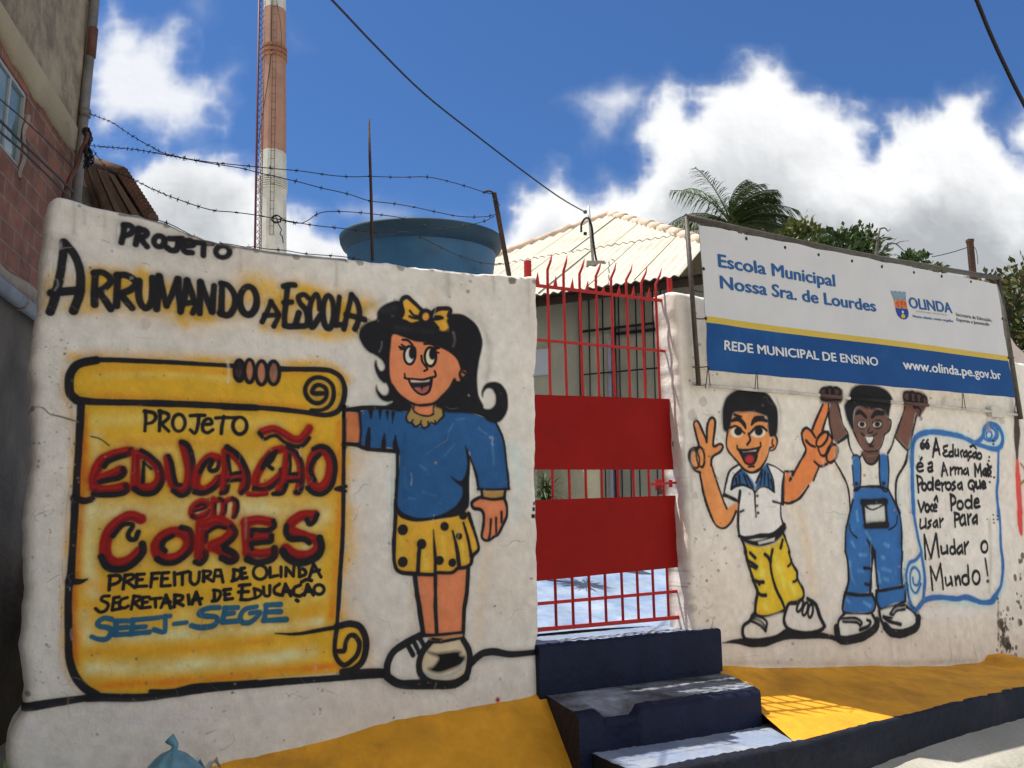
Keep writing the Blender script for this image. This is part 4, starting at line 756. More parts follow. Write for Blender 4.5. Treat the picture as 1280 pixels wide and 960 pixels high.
# ------------------------------------------------------------------ mesh building
from mathutils import Matrix
class MB:
    def __init__(s): s.v, s.f, s.m, s.sm = [], [], [], []
    def add(s, vs, fs, m=0, smooth=False):
        b = len(s.v); s.v += [tuple(q) for q in vs]
        for f in fs: s.f.append(tuple(b + i for i in f)); s.m.append(m); s.sm.append(smooth)
    def hexa(s, p, m=0):               # 4 bottom (ccw) + 4 top
        s.add(p, [(3,2,1,0),(4,5,6,7),(0,1,5,4),(1,2,6,5),(2,3,7,6),(3,0,4,7)], m)
    def box(s, o, ax, ay, az, m=0):    # o corner, three edge vectors
        o, ax, ay, az = map(Vector, (o, ax, ay, az))
        s.hexa([o, o+ax, o+ax+ay, o+ay, o+az, o+ax+az, o+ax+ay+az, o+ay+az], m)
    def bar(s, a, b, w, h, up=(0,0,1), m=0):
        a, b = Vector(a), Vector(b); d = (b - a).normalized(); x = d.cross(Vector(up)).normalized() * w / 2; y = x.cross(d).normalized() * h / 2
        s.hexa([a-x-y, a+x-y, b+x-y, b-x-y, a-x+y, a+x+y, b+x+y, b-x+y], m)
    def tube(s, path, r, n=8, m=0, cap=True):
        P = [Vector(q) for q in path]; rr = r if hasattr(r, '__len__') else [r] * len(P)
        vs, fs = [], []
        prev = None
        for i, q in enumerate(P):
            t = (P[min(i+1, len(P)-1)] - P[max(i-1, 0)]).normalized()
            ref = prev if prev is not None else (Vector((0,0,1)) if abs(t.z) < .9 else Vector((1,0,0)))
            x = (ref - t * ref.dot(t))
            if x.length < 1e-6: x = t.orthogonal()
            x.normalize(); y = t.cross(x); prev = x
            for k in range(n):
                a = 2*math.pi*k/n; vs.append(q + (x*math.cos(a) + y*math.sin(a)) * rr[i])
        for i in range(len(P)-1):
            for k in range(n):
                fs.append((i*n+k, i*n+(k+1)%n, (i+1)*n+(k+1)%n, (i+1)*n+k))
        s.add(vs, fs, m, True)
        if cap:
            b = len(s.v) - len(vs)
            s.f.append(tuple(b+k for k in range(n))[::-1]); s.m.append(m); s.sm.append(False)
            s.f.append(tuple(b+(len(P)-1)*n+k for k in range(n))); s.m.append(m); s.sm.append(False)
    def grid(s, G, m=0, smooth=True, mfun=None):     # G[i][j] points
        ni, nj = len(G), len(G[0]); b = len(s.v)
        for r in G: s.v += [tuple(q) for q in r]
        for i in range(ni-1):
            for j in range(nj-1):
                s.f.append((b+i*nj+j, b+(i+1)*nj+j, b+(i+1)*nj+j+1, b+i*nj+j+1)); s.m.append(mfun(i, j) if mfun else m); s.sm.append(smooth)
    def lathe(s, c, prof, n=32, m=0, axis=None, smooth=True, mfun=None):
        c = Vector(c); R = (Vector((0,0,1)).rotation_difference(Vector(axis)).to_matrix() if axis is not None else Matrix.Identity(3))
        G = [[c + R @ Vector((r*math.cos(2*math.pi*k/n), r*math.sin(2*math.pi*k/n), z)) for k in range(n+1)] for r, z in prof]
        ni = len(prof); b = len(s.v)
        for r_ in G: s.v += [tuple(q) for q in r_[:-1]]
        for i in range(ni-1):
            for k in range(n):
                s.f.append((b+i*n+k, b+i*n+(k+1)%n, b+(i+1)*n+(k+1)%n, b+(i+1)*n+k)); s.m.append(mfun(i) if mfun else m); s.sm.append(smooth)
    def build(s, name, mats, parent=None, uv=None):
        me = bpy.data.meshes.new(name); me.from_pydata(s.v, [], s.f)
        for q in (mats if isinstance(mats, (list, tuple)) else [mats]): me.materials.append(q)
        me.polygons.foreach_set('material_index', s.m); me.polygons.foreach_set('use_smooth', s.sm); me.update()
        return link(name, me, parent)
def link(name, data, parent=None):
    o = bpy.data.objects.new(name, data); COL.objects.link(o)
    if parent is not None:
        o.parent = parent
        if parent.type == 'EMPTY': o.matrix_parent_inverse = Matrix.Translation(-parent.location)
    return o
def thing(name, label, cat, loc, group=None, kind=None):
    o = bpy.data.objects.new(name, None); COL.objects.link(o); o.location = loc; o.empty_display_size = .2
    return tag(o, label, cat, group, kind)
def tag(o, label, cat, group=None, kind=None):
    o['label'] = label; o['category'] = cat
    if group: o['group'] = group
    if kind: o['kind'] = kind
    return o
def struct(o, kind='structure'): o['kind'] = kind; return o
V = Vector
def sag(a, b, drop, n=14):
    a, b = V(a), V(b)
    return [a.lerp(b, t) - V((0,0,drop*4*t*(1-t))) for t in (i/n for i in range(n+1))]
def curve3(pts, n=4):
    return [V(q) for q in catmull(np.array([tuple(q) for q in pts]), False, n)]

# ------------------------------------------------------------------ materials of the place
M_NAVY = mat('navy_paint', (.009,.013,.038), .6, .25, 5, .5, 30, (.075,.077,.082), .71, spec=.2, c2scale=7, sharp=.025)
M_TREAD = mat('worn_sunlit_tread', (.060,.062,.068), .7, .35, 6, .5, 30, (.30,.33,.39), .50, c2scale=3.2)  # pale patches: worn paint, enlarged to put the sunlit zone into the colour
M_TREAD_BLUE = mat('pale_blue_paint', (.22,.27,.38), .7, .18, 6, .35, 35, (.34,.36,.38), .60, c2scale=5)
M_COURT = mat('blue_floor_paint', (.17,.27,.46), .6, .2, 4, .3, 30, (.38,.45,.55), .50, c2scale=3.0, sharp=.16)
M_YEL = mat('ochre_apron', (.72,.335,.020), .75, .22, 4.0, .5, 22, (.46,.205,.022), .60, c2scale=1.7, sharp=.10)
M_KERB = mat('black_kerb_paint', (.012,.014,.023), .6, .3, 6, .5, 24, (.030,.031,.036), .66, spec=.2)
M_STREET = mat('street_concrete', (.50,.455,.375), .9, .2, 3, .5, 30, (.38,.345,.28), .55, c2scale=1.2)
M_GUT = mat('gutter_concrete', (.44,.42,.36), .9, .2, 4, .5, 34, (.27,.26,.22), .60, c2scale=2.0)
M_SOIL = mat('yard_ground', (.17,.14,.10), .95, .3, 2)
M_RED = mat('red_gate_paint', (.275,.0072,.0055), .52, .12, 4, .10, 14, (.13,.030,.018), .69, spec=.12, c2scale=11, sharp=.02)
M_REDB = mat('red_bar_paint', (.44,.022,.020), .5, .12, 30, .1, 60)
M_RUST = mat('rusty_iron', (.060,.035,.025), .75, .35, 40, .3, 120, (.14,.06,.03), .60)
M_WIRE = mat('old_wire', (.030,.028,.028), .6, .3, 60)
M_CABLE = mat('black_cable', (.018,.018,.022), .55, .1, 20)
M_STEEL = mat('grey_steel_tube', (.095,.088,.074), .55, .3, 25, .15, 90, (.06,.042,.03), .58)
M_GALV = mat('galvanised_pipe', (.42,.42,.40), .5, .15, 30, metal=.2)
M_PVC = mat('weathered_pvc', (.30,.31,.31), .6, .25, 5, col2=(.20,.19,.18), f2=.6)
M_DRAIN = mat('dirty_drainpipe', (.185,.175,.165), .6, .3, 5, .1, 40, (.11,.095,.08), .55)
M_BROWN = mat('brown_tube', (.13,.055,.04), .65, .25, 20)
M_WHITEP = mat('white_pipe_paint', (.62,.60,.56), .7, .15, 14, .2, 70, (.34,.31,.27), .66)
M_TANK = mat('blue_tank', (.045,.145,.265), .6, .22, 3, .06, 20, (.090,.17,.24), .62, c2scale=1.6)
M_TANKD = mat('dark_tank_rim', (.028,.068,.105), .6, .2, 6)
M_BLOCKW = mat('block_masonry', (.36,.33,.29), .9, .2, 5, .4)
M_FIBRE = mat('fibre_cement', (.62,.585,.49), .85, .10, 5, .12, 60, (.50,.46,.37), .60, c2scale=1.4)
M_FIBD = mat('grimy_sheet_lap', (.20,.19,.15), .9, .3, 8)
M_TILE = mat('pale_ridge_tile', (.55,.43,.33), .85, .2, 8, .3, 40, (.70,.55,.44), .52, c2scale=3)
M_TILED = mat('old_roof_tile', (.125,.062,.042), .9, .3, 6, .3, 40, (.07,.042,.032), .52)
M_WOOD = mat('dark_rafters', (.070,.042,.026), .8, .3, 10)
M_FAC = mat('beige_school_wall', (.50,.465,.335), .85, .08, 3, .2, 40)
M_LITW = mat('cream_low_wall', (.60,.53,.33), .85, .12, 8, .5, 40)
M_BLK = mat('black_grille', (.020,.022,.026), .5, .1, 10)
M_NOTICE = mat('white_board', (.66,.67,.68), .5, .05, 5)
M_LILAC = mat('pale_door_frame', (.42,.40,.48), .6, .1, 5)
M_DRK = mat('dark_plaster', (.185,.155,.118), .92, .25, 2.5, .5, 26, (.110,.092,.072), .52, c2scale=1.3)
M_TANP = mat('tan_plaster', (.36,.29,.195), .92, .25, 4, .8, 18, (.20,.155,.108), .52, c2scale=1.9, sharp=.07)
M_MORT = mat('mortar', (.34,.28,.21), .95, .2, 12, .4, 40)
M_ALU = mat('white_aluminium', (.36,.38,.39), .4, .06, 6)
M_GLASS = mat('teal_glass', (.11,.19,.19), .12, .15, 2, spec=.6)
M_CONC = mat('bare_concrete', (.30,.29,.27), .9, .2, 6, .4, 30)
M_CHW = mat('white_tower_paint', (.62,.61,.56), .8, .14, .9, col2=(.50,.47,.40), f2=.6, c2scale=.5)
M_CHO = mat('orange_tower_paint', (.42,.235,.17), .8, .14, .9, col2=(.35,.20,.15), f2=.58, c2scale=.5)
M_CHR = mat('rusty_collar', (.34,.15,.09), .85, .25, 3)
M_MASTR = mat('dark_red_mast', (.10,.022,.03), .6, .2, 4)
M_BAN = mat('banner_vinyl', (.615,.63,.65), .45, .05, 3, .10, 5, spec=.4)
M_BANY = mat('banner_yellow', (.60,.44,.055), .45, .05, 3, .10, 5, spec=.4)
M_BANB = mat('banner_blue', (.010,.070,.25), .5, .10, 2, .10, 5, (.018,.115,.32), .60, spec=.15, c2scale=1.2)
M_TXB = mat('print_blue', (.018,.105,.32), .5, .04, 5)
M_TXW = mat('print_white', (.66,.70,.74), .5, .03, 5)
M_TXK = mat('print_dark', (.10,.105,.12), .5, .03, 5)
M_CRG = mat('crest_grey', (.20,.30,.40), .5, .25, 60)
M_CRO = mat('crest_orange', (.62,.30,.05), .5, .2, 60, col2=(.55,.06,.03), f2=.5, c2scale=40)
M_CRB = mat('crest_blue', (.016,.05,.30), .5, .05, 5)
M_CRY = mat('crest_yellow', (.62,.44,.05), .5, .05, 5)
M_GOLD = mat('print_gold', (.40,.34,.18), .5, .05, 5)
M_BAG = mat('blue_plastic_bag', (.13,.30,.40), .35, .25, 10, 1.0, 9, spec=.5)
M_SCRAP = mat('white_plastic', (.62,.62,.60), .5, .1, 10)
def leaf_mat(name, c, c2):
    m = mat(name, c, .55, .45, 9, col2=c2, f2=.52, spec=.35, c2scale=5)
    b = m.node_tree.nodes['Principled BSDF']; b.inputs['Subsurface Weight'].default_value = 0
    return m
M_PALM = leaf_mat('palm_leaf', (.060,.105,.034), (.12,.15,.06))
M_LEAFD = leaf_mat('dark_leaf', (.042,.080,.026), (.080,.120,.036))
M_LEAFY = leaf_mat('yellow_green_leaf', (.15,.155,.04), (.08,.11,.03))
M_LEAFB = leaf_mat('brown_green_leaf', (.080,.075,.026), (.13,.105,.045))
M_LEAFG = leaf_mat('bright_leaf', (.10,.15,.040), (.05,.09,.025))
M_BARK = mat('bark', (.13,.10,.075), .9, .3, 12, .5, 40)
M_DEAD = mat('dead_wood', (.12,.105,.095), .9, .3, 14)

# ------------------------------------------------------------------ ground
g = MB(); g.add([(-300,-300,.2),(300,-300,.2),(300,300,.2),(-300,300,.2)], [(0,1,2,3)]); struct(g.build('street', M_STREET))
# wooded hills closing the horizon
g = MB(); hn = fbm(1, 121, 14, 5, 61)[0]; G = []
for i in range(121):
    a = math.radians(-170 + 340 * i / 120); h = 5.5 + 6.5 * hn[i]
    G.append([V((math.sin(a) * r, math.cos(a) * r, z)) for r, z in ((95, .15), (105, h * .55), (118, h * .9), (135, h), (170, h * .8))])
g.grid([r[::-1] for r in G]); struct(g.build('hills', mat('wooded_hill', (.055,.085,.030), .95, .35, .15, .8, .6, (.10,.10,.045), .55, c2scale=.08)))
# gutter slab along the kerb
KB = [(.1,.93),(1.2,.90),(1.9,.80),(2.8,.71),(3.7,.635),(4.6,.58),(7.5,.45)]
def koff(u): return float(np.interp(u, [q[0] for q in KB], [q[1] for q in KB]))
def kz(u): return .49 + .004 * max(0, u - 2)
g = MB(); us = np.linspace(.9, 7.5, 60)
g.grid([[W(u, koff(u) + a, .205 + b + .006*math.sin(u*3) + .05*max(0, min(1, (u-1.5)/3))) for a, b in ((.0,.075),(.06,.06),(.22,.045),(.5 + .05*math.sin(u*2.1),.035),(.52 + .05*math.sin(u*2.1),-.03))] for u in us]); struct(g.build('gutter', M_GUT))
# kerb
g = MB(); us = np.linspace(.12, 7.5, 150); rs = random.Random(3)
rows = []
for u in us:
    k = koff(u); z = kz(u); j = rs.uniform(-.004,.004)
    rows.append([W(u, k - .10, z - .012), W(u, k - .012, z + j), W(u, k + j, z - .012), W(u, k + .012 + j, .17)])
g.grid(rows); struct(g.build('kerb', M_KERB))
# yard behind the wall
g = MB()
def yz(off): return .94 + .40 * min(1, max(0, (-off - .3) / 2.2))
offs = [-.29, -.6, -1.0, -1.5, -2.0, -2.5, -3.5, -9]
g.grid([[W(u, o, yz(o) + .01*math.sin(3*u+o*2)) for u in np.linspace(-2.1, 7.5, 40)] for o in offs][::-1]); struct(g.build('courtyard_floor', M_COURT))

# ------------------------------------------------------------------ the two painted walls
def polyfn(px, off=0.0):
    q = np.array([wall_uz(x, y, off) for x, y in px]); return q
class WallSkin:
    def __init__(s, paint, uL, uR, zt, zb, du, lump, seed, rL=.05, rT=.020, rR=.03, top_rough=.008):
        rs = np.random.RandomState(seed)
        u0, u1 = paint.u0, paint.u1
        U1 = np.arange(uL(1.5), uR(1.5) + du * .5, du); ni = len(U1); nj = int((zt(np.mean(U1)) - zb) / du)
        T = np.linspace(0, 1, nj)
        ztv = np.array([zt(u) for u in U1])
        rough = (fbm(1, ni, 14, 4, seed + 5)[0] - .5) * 2 * top_rough + (fbm(1, ni, 4, 2, seed + 6)[0] - .5) * top_rough
        ztv = ztv + rough
        s.Z = zb + (ztv[:, None] - zb) * T[None, :]
        zz = zb + (np.mean(ztv) - zb) * T
        L = np.array([uL(z) for z in zz]); R = np.array([uR(z) for z in zz])
        L = L + (fbm(1, nj, 12, 4, seed + 7)[0] - .5) * .034; R = R + (fbm(1, nj, 9, 4, seed + 8)[0] - .5) * .022
        s.U = L[None, :] + (R - L)[None, :] * np.linspace(0, 1, ni)[:, None]
        lumps = (fbm(ni, nj, .42 / du, 3, seed + 9) - .5) * 2 * lump + (fbm(ni, nj, .10 / du, 3, seed + 10) - .5) * lump * .55
        def rnd_(d, r): return np.where(d < r, r * (1 - np.sqrt(np.clip(1 - (1 - d / r) ** 2, 0, 1))), 0)
        s.O = lumps - rnd_(s.U - L[None, :], rL) - rnd_(R[None, :] - s.U, rR) - rnd_(ztv[:, None] - s.Z, rT)
        s.p = paint; s.ni, s.nj = ni, nj
    def pos(s, extra=0.0):
        return W0[None, None, :] + s.U[..., None] * EH + (s.O + extra)[..., None] * NH + s.Z[..., None] * np.array([0, 0, 1.0])
    def uvs(s):
        p = s.p; return np.stack([(s.U - p.u0) / (p.u1 - p.u0), (s.Z - p.z0) / (p.z1 - p.z0)], -1).reshape(-1, 2)
    def mesh(s, name, mats, cells=None, extra=0.0, thick=None, parent=None):
        P = s.pos(extra).reshape(-1, 3); uv = s.uvs(); nj = s.nj
        idx = lambda i, j: i * nj + j
        if cells is None: cells = np.ones((s.ni - 1, s.nj - 1), bool)
        I, J = np.nonzero(cells)
        F = np.stack([I * nj + J, (I + 1) * nj + J, (I + 1) * nj + J + 1, I * nj + J + 1], -1)
        verts, faces, mi, sm = P, F.tolist(), [0] * len(F), [True] * len(F)
        if thick is None:
            used, inv = np.unique(F, return_inverse=True); verts = P[used]; faces = inv.reshape(F.shape).tolist(); uvv = uv[used]
        else:
            loop = [idx(i, 0) for i in range(s.ni)] + [idx(s.ni - 1, j) for j in range(1, nj)] + [idx(i, nj - 1) for i in range(s.ni - 2, -1, -1)] + [idx(0, j) for j in range(nj - 2, 0, -1)]
            verts = list(map(tuple, P)); uvv = list(map(tuple, uv)); prev = loop
            Oflat = s.O.ravel()
            for k, fr in enumerate((.33, .66, 1.0)):
                cur = []
                for v in loop:
                    q = np.array(P[v]) - NH * (Oflat[v] + thick * fr) + NH * 0.0
                    q = q + NH * 0; cur.append(len(verts)); verts.append(tuple(q)); uvv.append(uvv[v])
                for a in range(len(loop)):
                    b = (a + 1) % len(loop)
                    faces.append([prev[a], cur[a], cur[b], prev[b]]); mi.append(0); sm.append(True)
                prev = cur
            faces.append(prev); mi.append(0); sm.append(False)
        me = bpy.data.meshes.new(name); me.from_pydata([tuple(q) for q in verts], [], faces)
        for q in (mats if isinstance(mats, (list, tuple)) else [mats]): me.materials.append(q)
        me.polygons.foreach_set('material_index', mi); me.polygons.foreach_set('use_smooth', sm)
        ul = me.uv_layers.new(name='UVMap'); li = np.empty(len(me.loops), np.int32); me.loops.foreach_get('vertex_index', li)
        ul.data.foreach_set('uv', np.asarray(uvv, np.float32)[li].ravel()); me.update()
        return link(name, me, parent)
    def cells_of(s, mask, grow=1):
        p = s.p; uc = (s.U[:-1, :-1] + s.U[1:, 1:]) / 2; zc = (s.Z[:-1, :-1] + s.Z[1:, 1:]) / 2
        i = np.clip(((zc - p.z0) / p.st).astype(int), 0, p.h - 1); j = np.clip(((uc - p.u0) / p.st).astype(int), 0, p.w - 1)
        m = mask[i, j]
        for _ in range(grow):
            n = m.copy(); n[1:] |= m[:-1]; n[:-1] |= m[1:]; n[:, 1:] |= m[:, :-1]; n[:, :-1] |= m[:, 1:]; m = n
        return m

pl = Paint(-2.42, .30, .40, 3.08, .0022, 101)
paint_left(pl); pl.finish()
M_ML = mural_mat('left_wall_paint', make_image('left_wall_colours', np.clip(pl.rgb, 0, 1)))
tl = polyfn([(60,252),(67,247.5),(82,245),(100,250),(120,257),(150,265),(180,269),(210,276.5),(237,289),(262,299.5),(290,305),(320,309),(370,317),(432,321),(470,327),(510,332),(565,337),(600,342),(622,341),(645,345),(672,344)])
ll = polyfn([(67.5,247.5),(58,262),(54,285),(51,315),(49,365),(48,395),(46,420),(39,465),(39,480),(37.5,555),(34,630),(31,705),(27,757),(24,820),(29,868),(24,892),(15,908),(10,945),(9,960)])
rl = polyfn([(672,344),(672,390),(674,440),(671,475),(672,550),(671,600),(672,655),(674,720),(674,795),(671,812),(675,845),(677,865)])
fz = lambda q: (lambda z: float(np.interp(z, q[::-1, 1][np.argsort(q[::-1, 1])], q[::-1, 0][np.argsort(q[::-1, 1])])))
fu = lambda q: (lambda u: float(np.interp(u, q[np.argsort(q[:, 0]), 0], q[np.argsort(q[:, 0]), 1])))
sk = WallSkin(pl, fz(ll), fz(rl), fu(tl), .22, .0125, .010, 11)
wall = sk.mesh('school_wall', M_ML, thick=.17)
tag(wall, 'white plastered wall left of the red gate, painted with a girl and a yellow scroll', 'wall', kind='thing')
def painted(skin, parent, name, label, reg, subs):
    if reg not in skin.p.masks: return
    base = skin.mesh(name, parent.data.materials[0], skin.cells_of(skin.p.masks[reg]), .0016, parent=parent)
    if label: base['label'] = label
    taken = np.zeros((skin.ni - 1, skin.nj - 1), bool)
    for nm, r in subs:
        c = skin.cells_of(skin.p.masks[r], 0) & ~taken; taken |= c
        if c.any(): skin.mesh(nm, parent.data.materials[0], c, .0030, parent=base)
painted(sk, wall, 'painted_title', 'black sprayed title lettering with a yellow glow', 'title', [])
painted(sk, wall, 'painted_scroll', 'yellow painted scroll with red lettering', 'scroll', [('gripping_fingers', 'fingers'), ('lettering', 'writing')])
painted(sk, wall, 'painted_girl', 'painted cartoon girl in a blue sweater and yellow spotted skirt', 'girl', [('hair_bow', 'bow'), ('collar', 'collar'), ('face', 'face'), ('hair', 'hair'), ('shoe', 'shoe_r'), ('shoe', 'shoe_l'), ('hand', 'hand'), ('forearm', 'forearm'), ('sweater', 'sweater'), ('skirt', 'skirt'), ('leg', 'leg_l'), ('leg', 'leg_r')])

pr = Paint(1.18, 5.35, .38, 3.15, .0031, 202)
paint_right(pr); pr.finish()
M_MR = mural_mat('right_wall_paint', make_image('right_wall_colours', np.clip(pr.rgb, 0, 1)))
lr = polyfn([(843,362),(847,430),(852,520),(858,620),(862,700),(866,790),(868,840)])
skr = WallSkin(pr, fz(lr), lambda z: 5.3, lambda u: 3.055 - .02 * (u - 1.2), .22, .016, .009, 57, rL=.03, rT=.03)
wallr = skr.mesh('school_wall', M_MR, thick=.20)
tag(wallr, 'white plastered wall right of the red gate, painted with two boys under the banner', 'wall', kind='thing')
painted(skr, wallr, 'painted_boy', 'painted cartoon boy in a white polo shirt and yellow trousers', 'boy', [('face', 'a_face'), ('hair', 'a_hair'), ('belt', 'a_belt'), ('arm', 'a_arm_l'), ('arm', 'a_arm_r'), ('shirt', 'a_shirt'), ('shoe', 'a_shoe_l'), ('shoe', 'a_shoe_r'), ('trousers', 'a_trousers')])

painted(skr, wallr, 'painted_boy', 'painted cartoon boy in blue overalls holding up the banner', 'boy2', [('face', 'b_face'), ('hair', 'b_hair'), ('overalls', 'b_overalls'), ('arm', 'b_arm_l'), ('arm', 'b_arm_r'), ('shoe', 'b_shoe_l'), ('shoe', 'b_shoe_r'), ('shirt', 'b_shirt')])
painted(skr, wallr, 'painted_quotation', 'blue outlined scroll with a handwritten quotation', 'quote', [('lettering', 'writing')])

# ------------------------------------------------------------------ entrance steps
st = thing('entrance_steps', 'navy and pale blue painted concrete steps in front of the red gate', 'steps', W(.8, .3, .2))
WW = W
def step_block(name, us, f0, f1, zt_, zb_, mats, seed, edge=.018, dents=(), skew=(0, 0)):
    """a worn concrete step: f0/f1 back and front offsets as functions of u"""
    rs = np.random.RandomState(seed); n = len(us); g = MB(); G = []
    w1 = (fbm(1, n, 9, 4, seed)[0] - .5) * .022; w2 = (fbm(1, n, 7, 4, seed + 1)[0] - .5) * .020
    nt = 9
    for i, u in enumerate(us):
        sk_ = skew[0] + (skew[1] - skew[0]) * i / (n - 1); W = lambda u_, o_, z_: WW(u_ - sk_ * max(0, o_), o_, z_)
        a, b = f0(u), f1(u) + w1[i]; z = zt_(u); row = [W(u, a, zb_), W(u, a, z)]
        for k in range(1, nt):
            t = k / nt; dz = (rs.rand() - .5) * .006
            for (du0, du1, t0, t1, dep) in dents:
                if du0 < u < du1 and t > t0: dz -= dep * min(1, (t - t0) * 5, (u - du0) * 30, (du1 - u) * 30)
            row.append(W(u, a + (b - a - edge) * t, z + dz + w2[i] * .25))
        dd = 0
        for (du0, du1, t0, t1, dep) in dents:
            if du0 < u < du1: dd = dep * min(1, (u - du0) * 30, (du1 - u) * 30)
        row += [W(u, b - edge * .4, z - edge * .25 - dd + w2[i] * .4), W(u, b - dd * .5, z - edge - dd + w2[i] * .5), W(u, b + .004 + w2[i] * .4, (z + zb_) / 2), W(u, b + .010, zb_)]
        G.append(row)
    g.grid(G, mfun=lambda i, j: 0 if j <= nt - 1 else 1)
    m = len(G[0])
    for r in (G[0], G[-1]): g.add(r, [tuple(range(m))], 1)
    return g.build(name, mats, st)
U = np.linspace
step_block('step', U(.15, 1.47, 60), lambda u: -.30, lambda u: .035, lambda u: .935 + .012 * (u - .8), .2, [M_TREAD_BLUE, M_NAVY], 5, edge=.02)
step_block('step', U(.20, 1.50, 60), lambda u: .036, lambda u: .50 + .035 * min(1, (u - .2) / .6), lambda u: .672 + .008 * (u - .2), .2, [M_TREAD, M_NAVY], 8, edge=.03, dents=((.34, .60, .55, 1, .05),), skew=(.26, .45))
step_block('step', U(.19, 1.60, 60), lambda u: .45, lambda u: .905, lambda u: .488, .19, [M_TREAD_BLUE, M_KERB], 12, edge=.015, skew=(.1, .45))

# ------------------------------------------------------------------ ochre aprons
def apron(name, us, top, slope, outer, seed, right=None):
    g = MB(); n = len(us); G = []
    w = (fbm(1, n, 10, 4, seed)[0] - .5) * .020; N2 = fbm(n, 26, 7, 4, seed + 2)
    for i, u in enumerate(us):
        zt_ = top(u) + w[i]; row = []
        for k in range(26):
            t = k / 25; o = -.02 + (outer(u) + .02) * t
            z = slope(u, max(0, o), zt_) + (N2[i, k] - .5) * .012 * (0 if k in (0,) else 1)
            uu = right(u, o) if right else u
            row.append(W(uu, o, z))
        G.append(row)
    g.grid(G); m = [q - V((0,0,.25)) for q in G[0]]
    return struct(g.build(name, M_YEL))
atop = polyfn([(200,972),(262,958),(292,949),(320,946),(352,937),(420,920),(475,905),(500,897),(570,886),(640,874),(672,867),(690,864)])
def lslope(u, o, zt_): return zt_ - .635 * o
apron('sloped_pavement', U(-1.95, .205, 110), fu(atop), lslope, lambda u: .74, 31)
g = MB()       # the blunt end of the apron beside the steps
rtop = polyfn([(895,836),(905,831),(960,834),(1060,832),(1130,833),(1190,832),(1225,829),(1232,825),(1234,819),(1250,816),(1262,818),(1290,828)])
def rslope(u, o, zt_):
    k = koff(u) - .012; return zt_ + (kz(u) - .004 - zt_) * (o / k) ** .85
def rshift(u, o):                        # left edge of the right-hand apron runs askew beside the steps
    t = max(0, min(1, (3.0 - u) / 1.55)); return u - .37 * max(0, o) * t
apron('sloped_pavement', U(1.46, 6.6, 170), fu(rtop), rslope, lambda u: koff(u) - .012, 41, rshift)

# ------------------------------------------------------------------ red gate
GO = -.12
def GP(x, y, off=GO): return WP(x, y, off)
gate = thing('red_gate', 'red steel gate with barred openings and two solid sheet panels', 'gate', W(.78, GO, .99))
def part(nm, m, parent, fn):
    g = MB(); fn(g); return g.build(nm, m, parent)
rails = [((664,356),(841,377.5),.018,.014), ((664,424),(843,440),.015,.012), ((664,755.5),(859,738),.018,.012), ((664,788),(861,770.5),.022,.016)]
for a, b, h, w in rails: part('rail', M_REDB, gate, lambda g: g.bar(GP(*a), GP(*b), w, h))
barpx = [((684.5,354),(695.5,788)), ((704.5,356),(717,786)), ((724.5,359),(738,783)), ((745,362),(758,781)), ((764,365),(779,779)), ((783,367),(798.5,777)), ((802,370),(818,775)), ((820,373),(836,773))]
tips = [(688.7,317.5),(707.5,320),(729,323.7),(750,326),(768.7,328.7),(789,331),(807.5,333.7),(825.5,335.5)]
for (a, b), tp in zip(barpx, tips):
    top = V(GP(*a)); bot = V(GP(*b)); tip = V(GP(*tp)) ; n3 = V(NH)
    up = V((0,0,1)); d = tip.z - top.z
    path = [bot, bot.lerp(top, .5), top, top + up * d * .45, top.lerp(tip, .72) + up * d * .03 + n3 * .006, tip + n3 * .012]
    part('bar', M_REDB, gate, lambda g: g.tube(path, [.0085, .0085, .0085, .0085, .0072, .0022], 8))
part('post', M_REDB, gate, lambda g: g.bar(GP(836.5,348,GO+.03), GP(857.5,785,GO+.03), .026, .026, up=tuple(NH)))
part('post', M_REDB, gate, lambda g: g.bar(GP(659.5,326, -.16), GP(665,790, -.16), .032, .032, up=tuple(NH)))
for x, y, h in [(671.5,357,18),(694,360,16),(715,364,17),(734,366,16),(754,368,12),(773.5,370,14),(791.5,372,16),(811,374.5,17),(829,377,10)]:
    def fn(g):
        c = V(GP(x, y - 1)); s = .016; t = V(GP(x + .8, y - h)); e = V(EH) * s; n = V(NH) * .004
        g.add([c - e - n, c + e - n, c + e + n, c - e + n, t], [(3,2,1,0),(0,1,4),(1,2,4),(2,3,4),(3,0,4)])
    part('spike', M_REDB, gate, fn)
for q in ([(664,493),(846.5,499),(849.5,587),(664,587)], [(664,625.2),(851.5,619),(856.5,708),(664,727)]):
    def fn(g):
        P = [V(GP(x, y, GO + .011)) for x, y in q]; n = V(NH) * .004
        cols = 14; G = []
        for i in range(cols + 1):
            t = i / cols; a = P[3].lerp(P[2], t); b = P[0].lerp(P[1], t)
            G.append([a.lerp(b, k / 8) + n * (1 + 1.2 * math.sin(3.1 * t * math.pi + k * .4) * (0 if i in (0, cols) else 1)) for k in range(9)])
        g.grid(G)
        B = [[p - n * 2 for p in r] for r in G]; g.grid([r[::-1] for r in B])
        rim = [G[i][0] for i in range(cols+1)] + [G[cols][k] for k in range(1, 9)] + [G[i][8] for i in range(cols-1, -1, -1)] + [G[0][k] for k in range(7, 0, -1)]
        for a, b in zip(rim, rim[1:] + rim[:1]): g.add([a, b, b - n * 2, a - n * 2], [(0,1,2,3)])
    part('sheet_panel', M_RED, gate, fn)
lt = part('latch', M_REDB, gate, lambda g: (g.bar(GP(815,605.5,GO+.03), GP(849,603,GO+.03), .016, .016), g.box(GP(819,613,GO+.012), V(EH)*.045, V(NH)*.012, V((0,0,.07))), g.box(GP(836,609,GO+.012), V(EH)*.02, V(NH)*.012, V((0,0,.045)))))
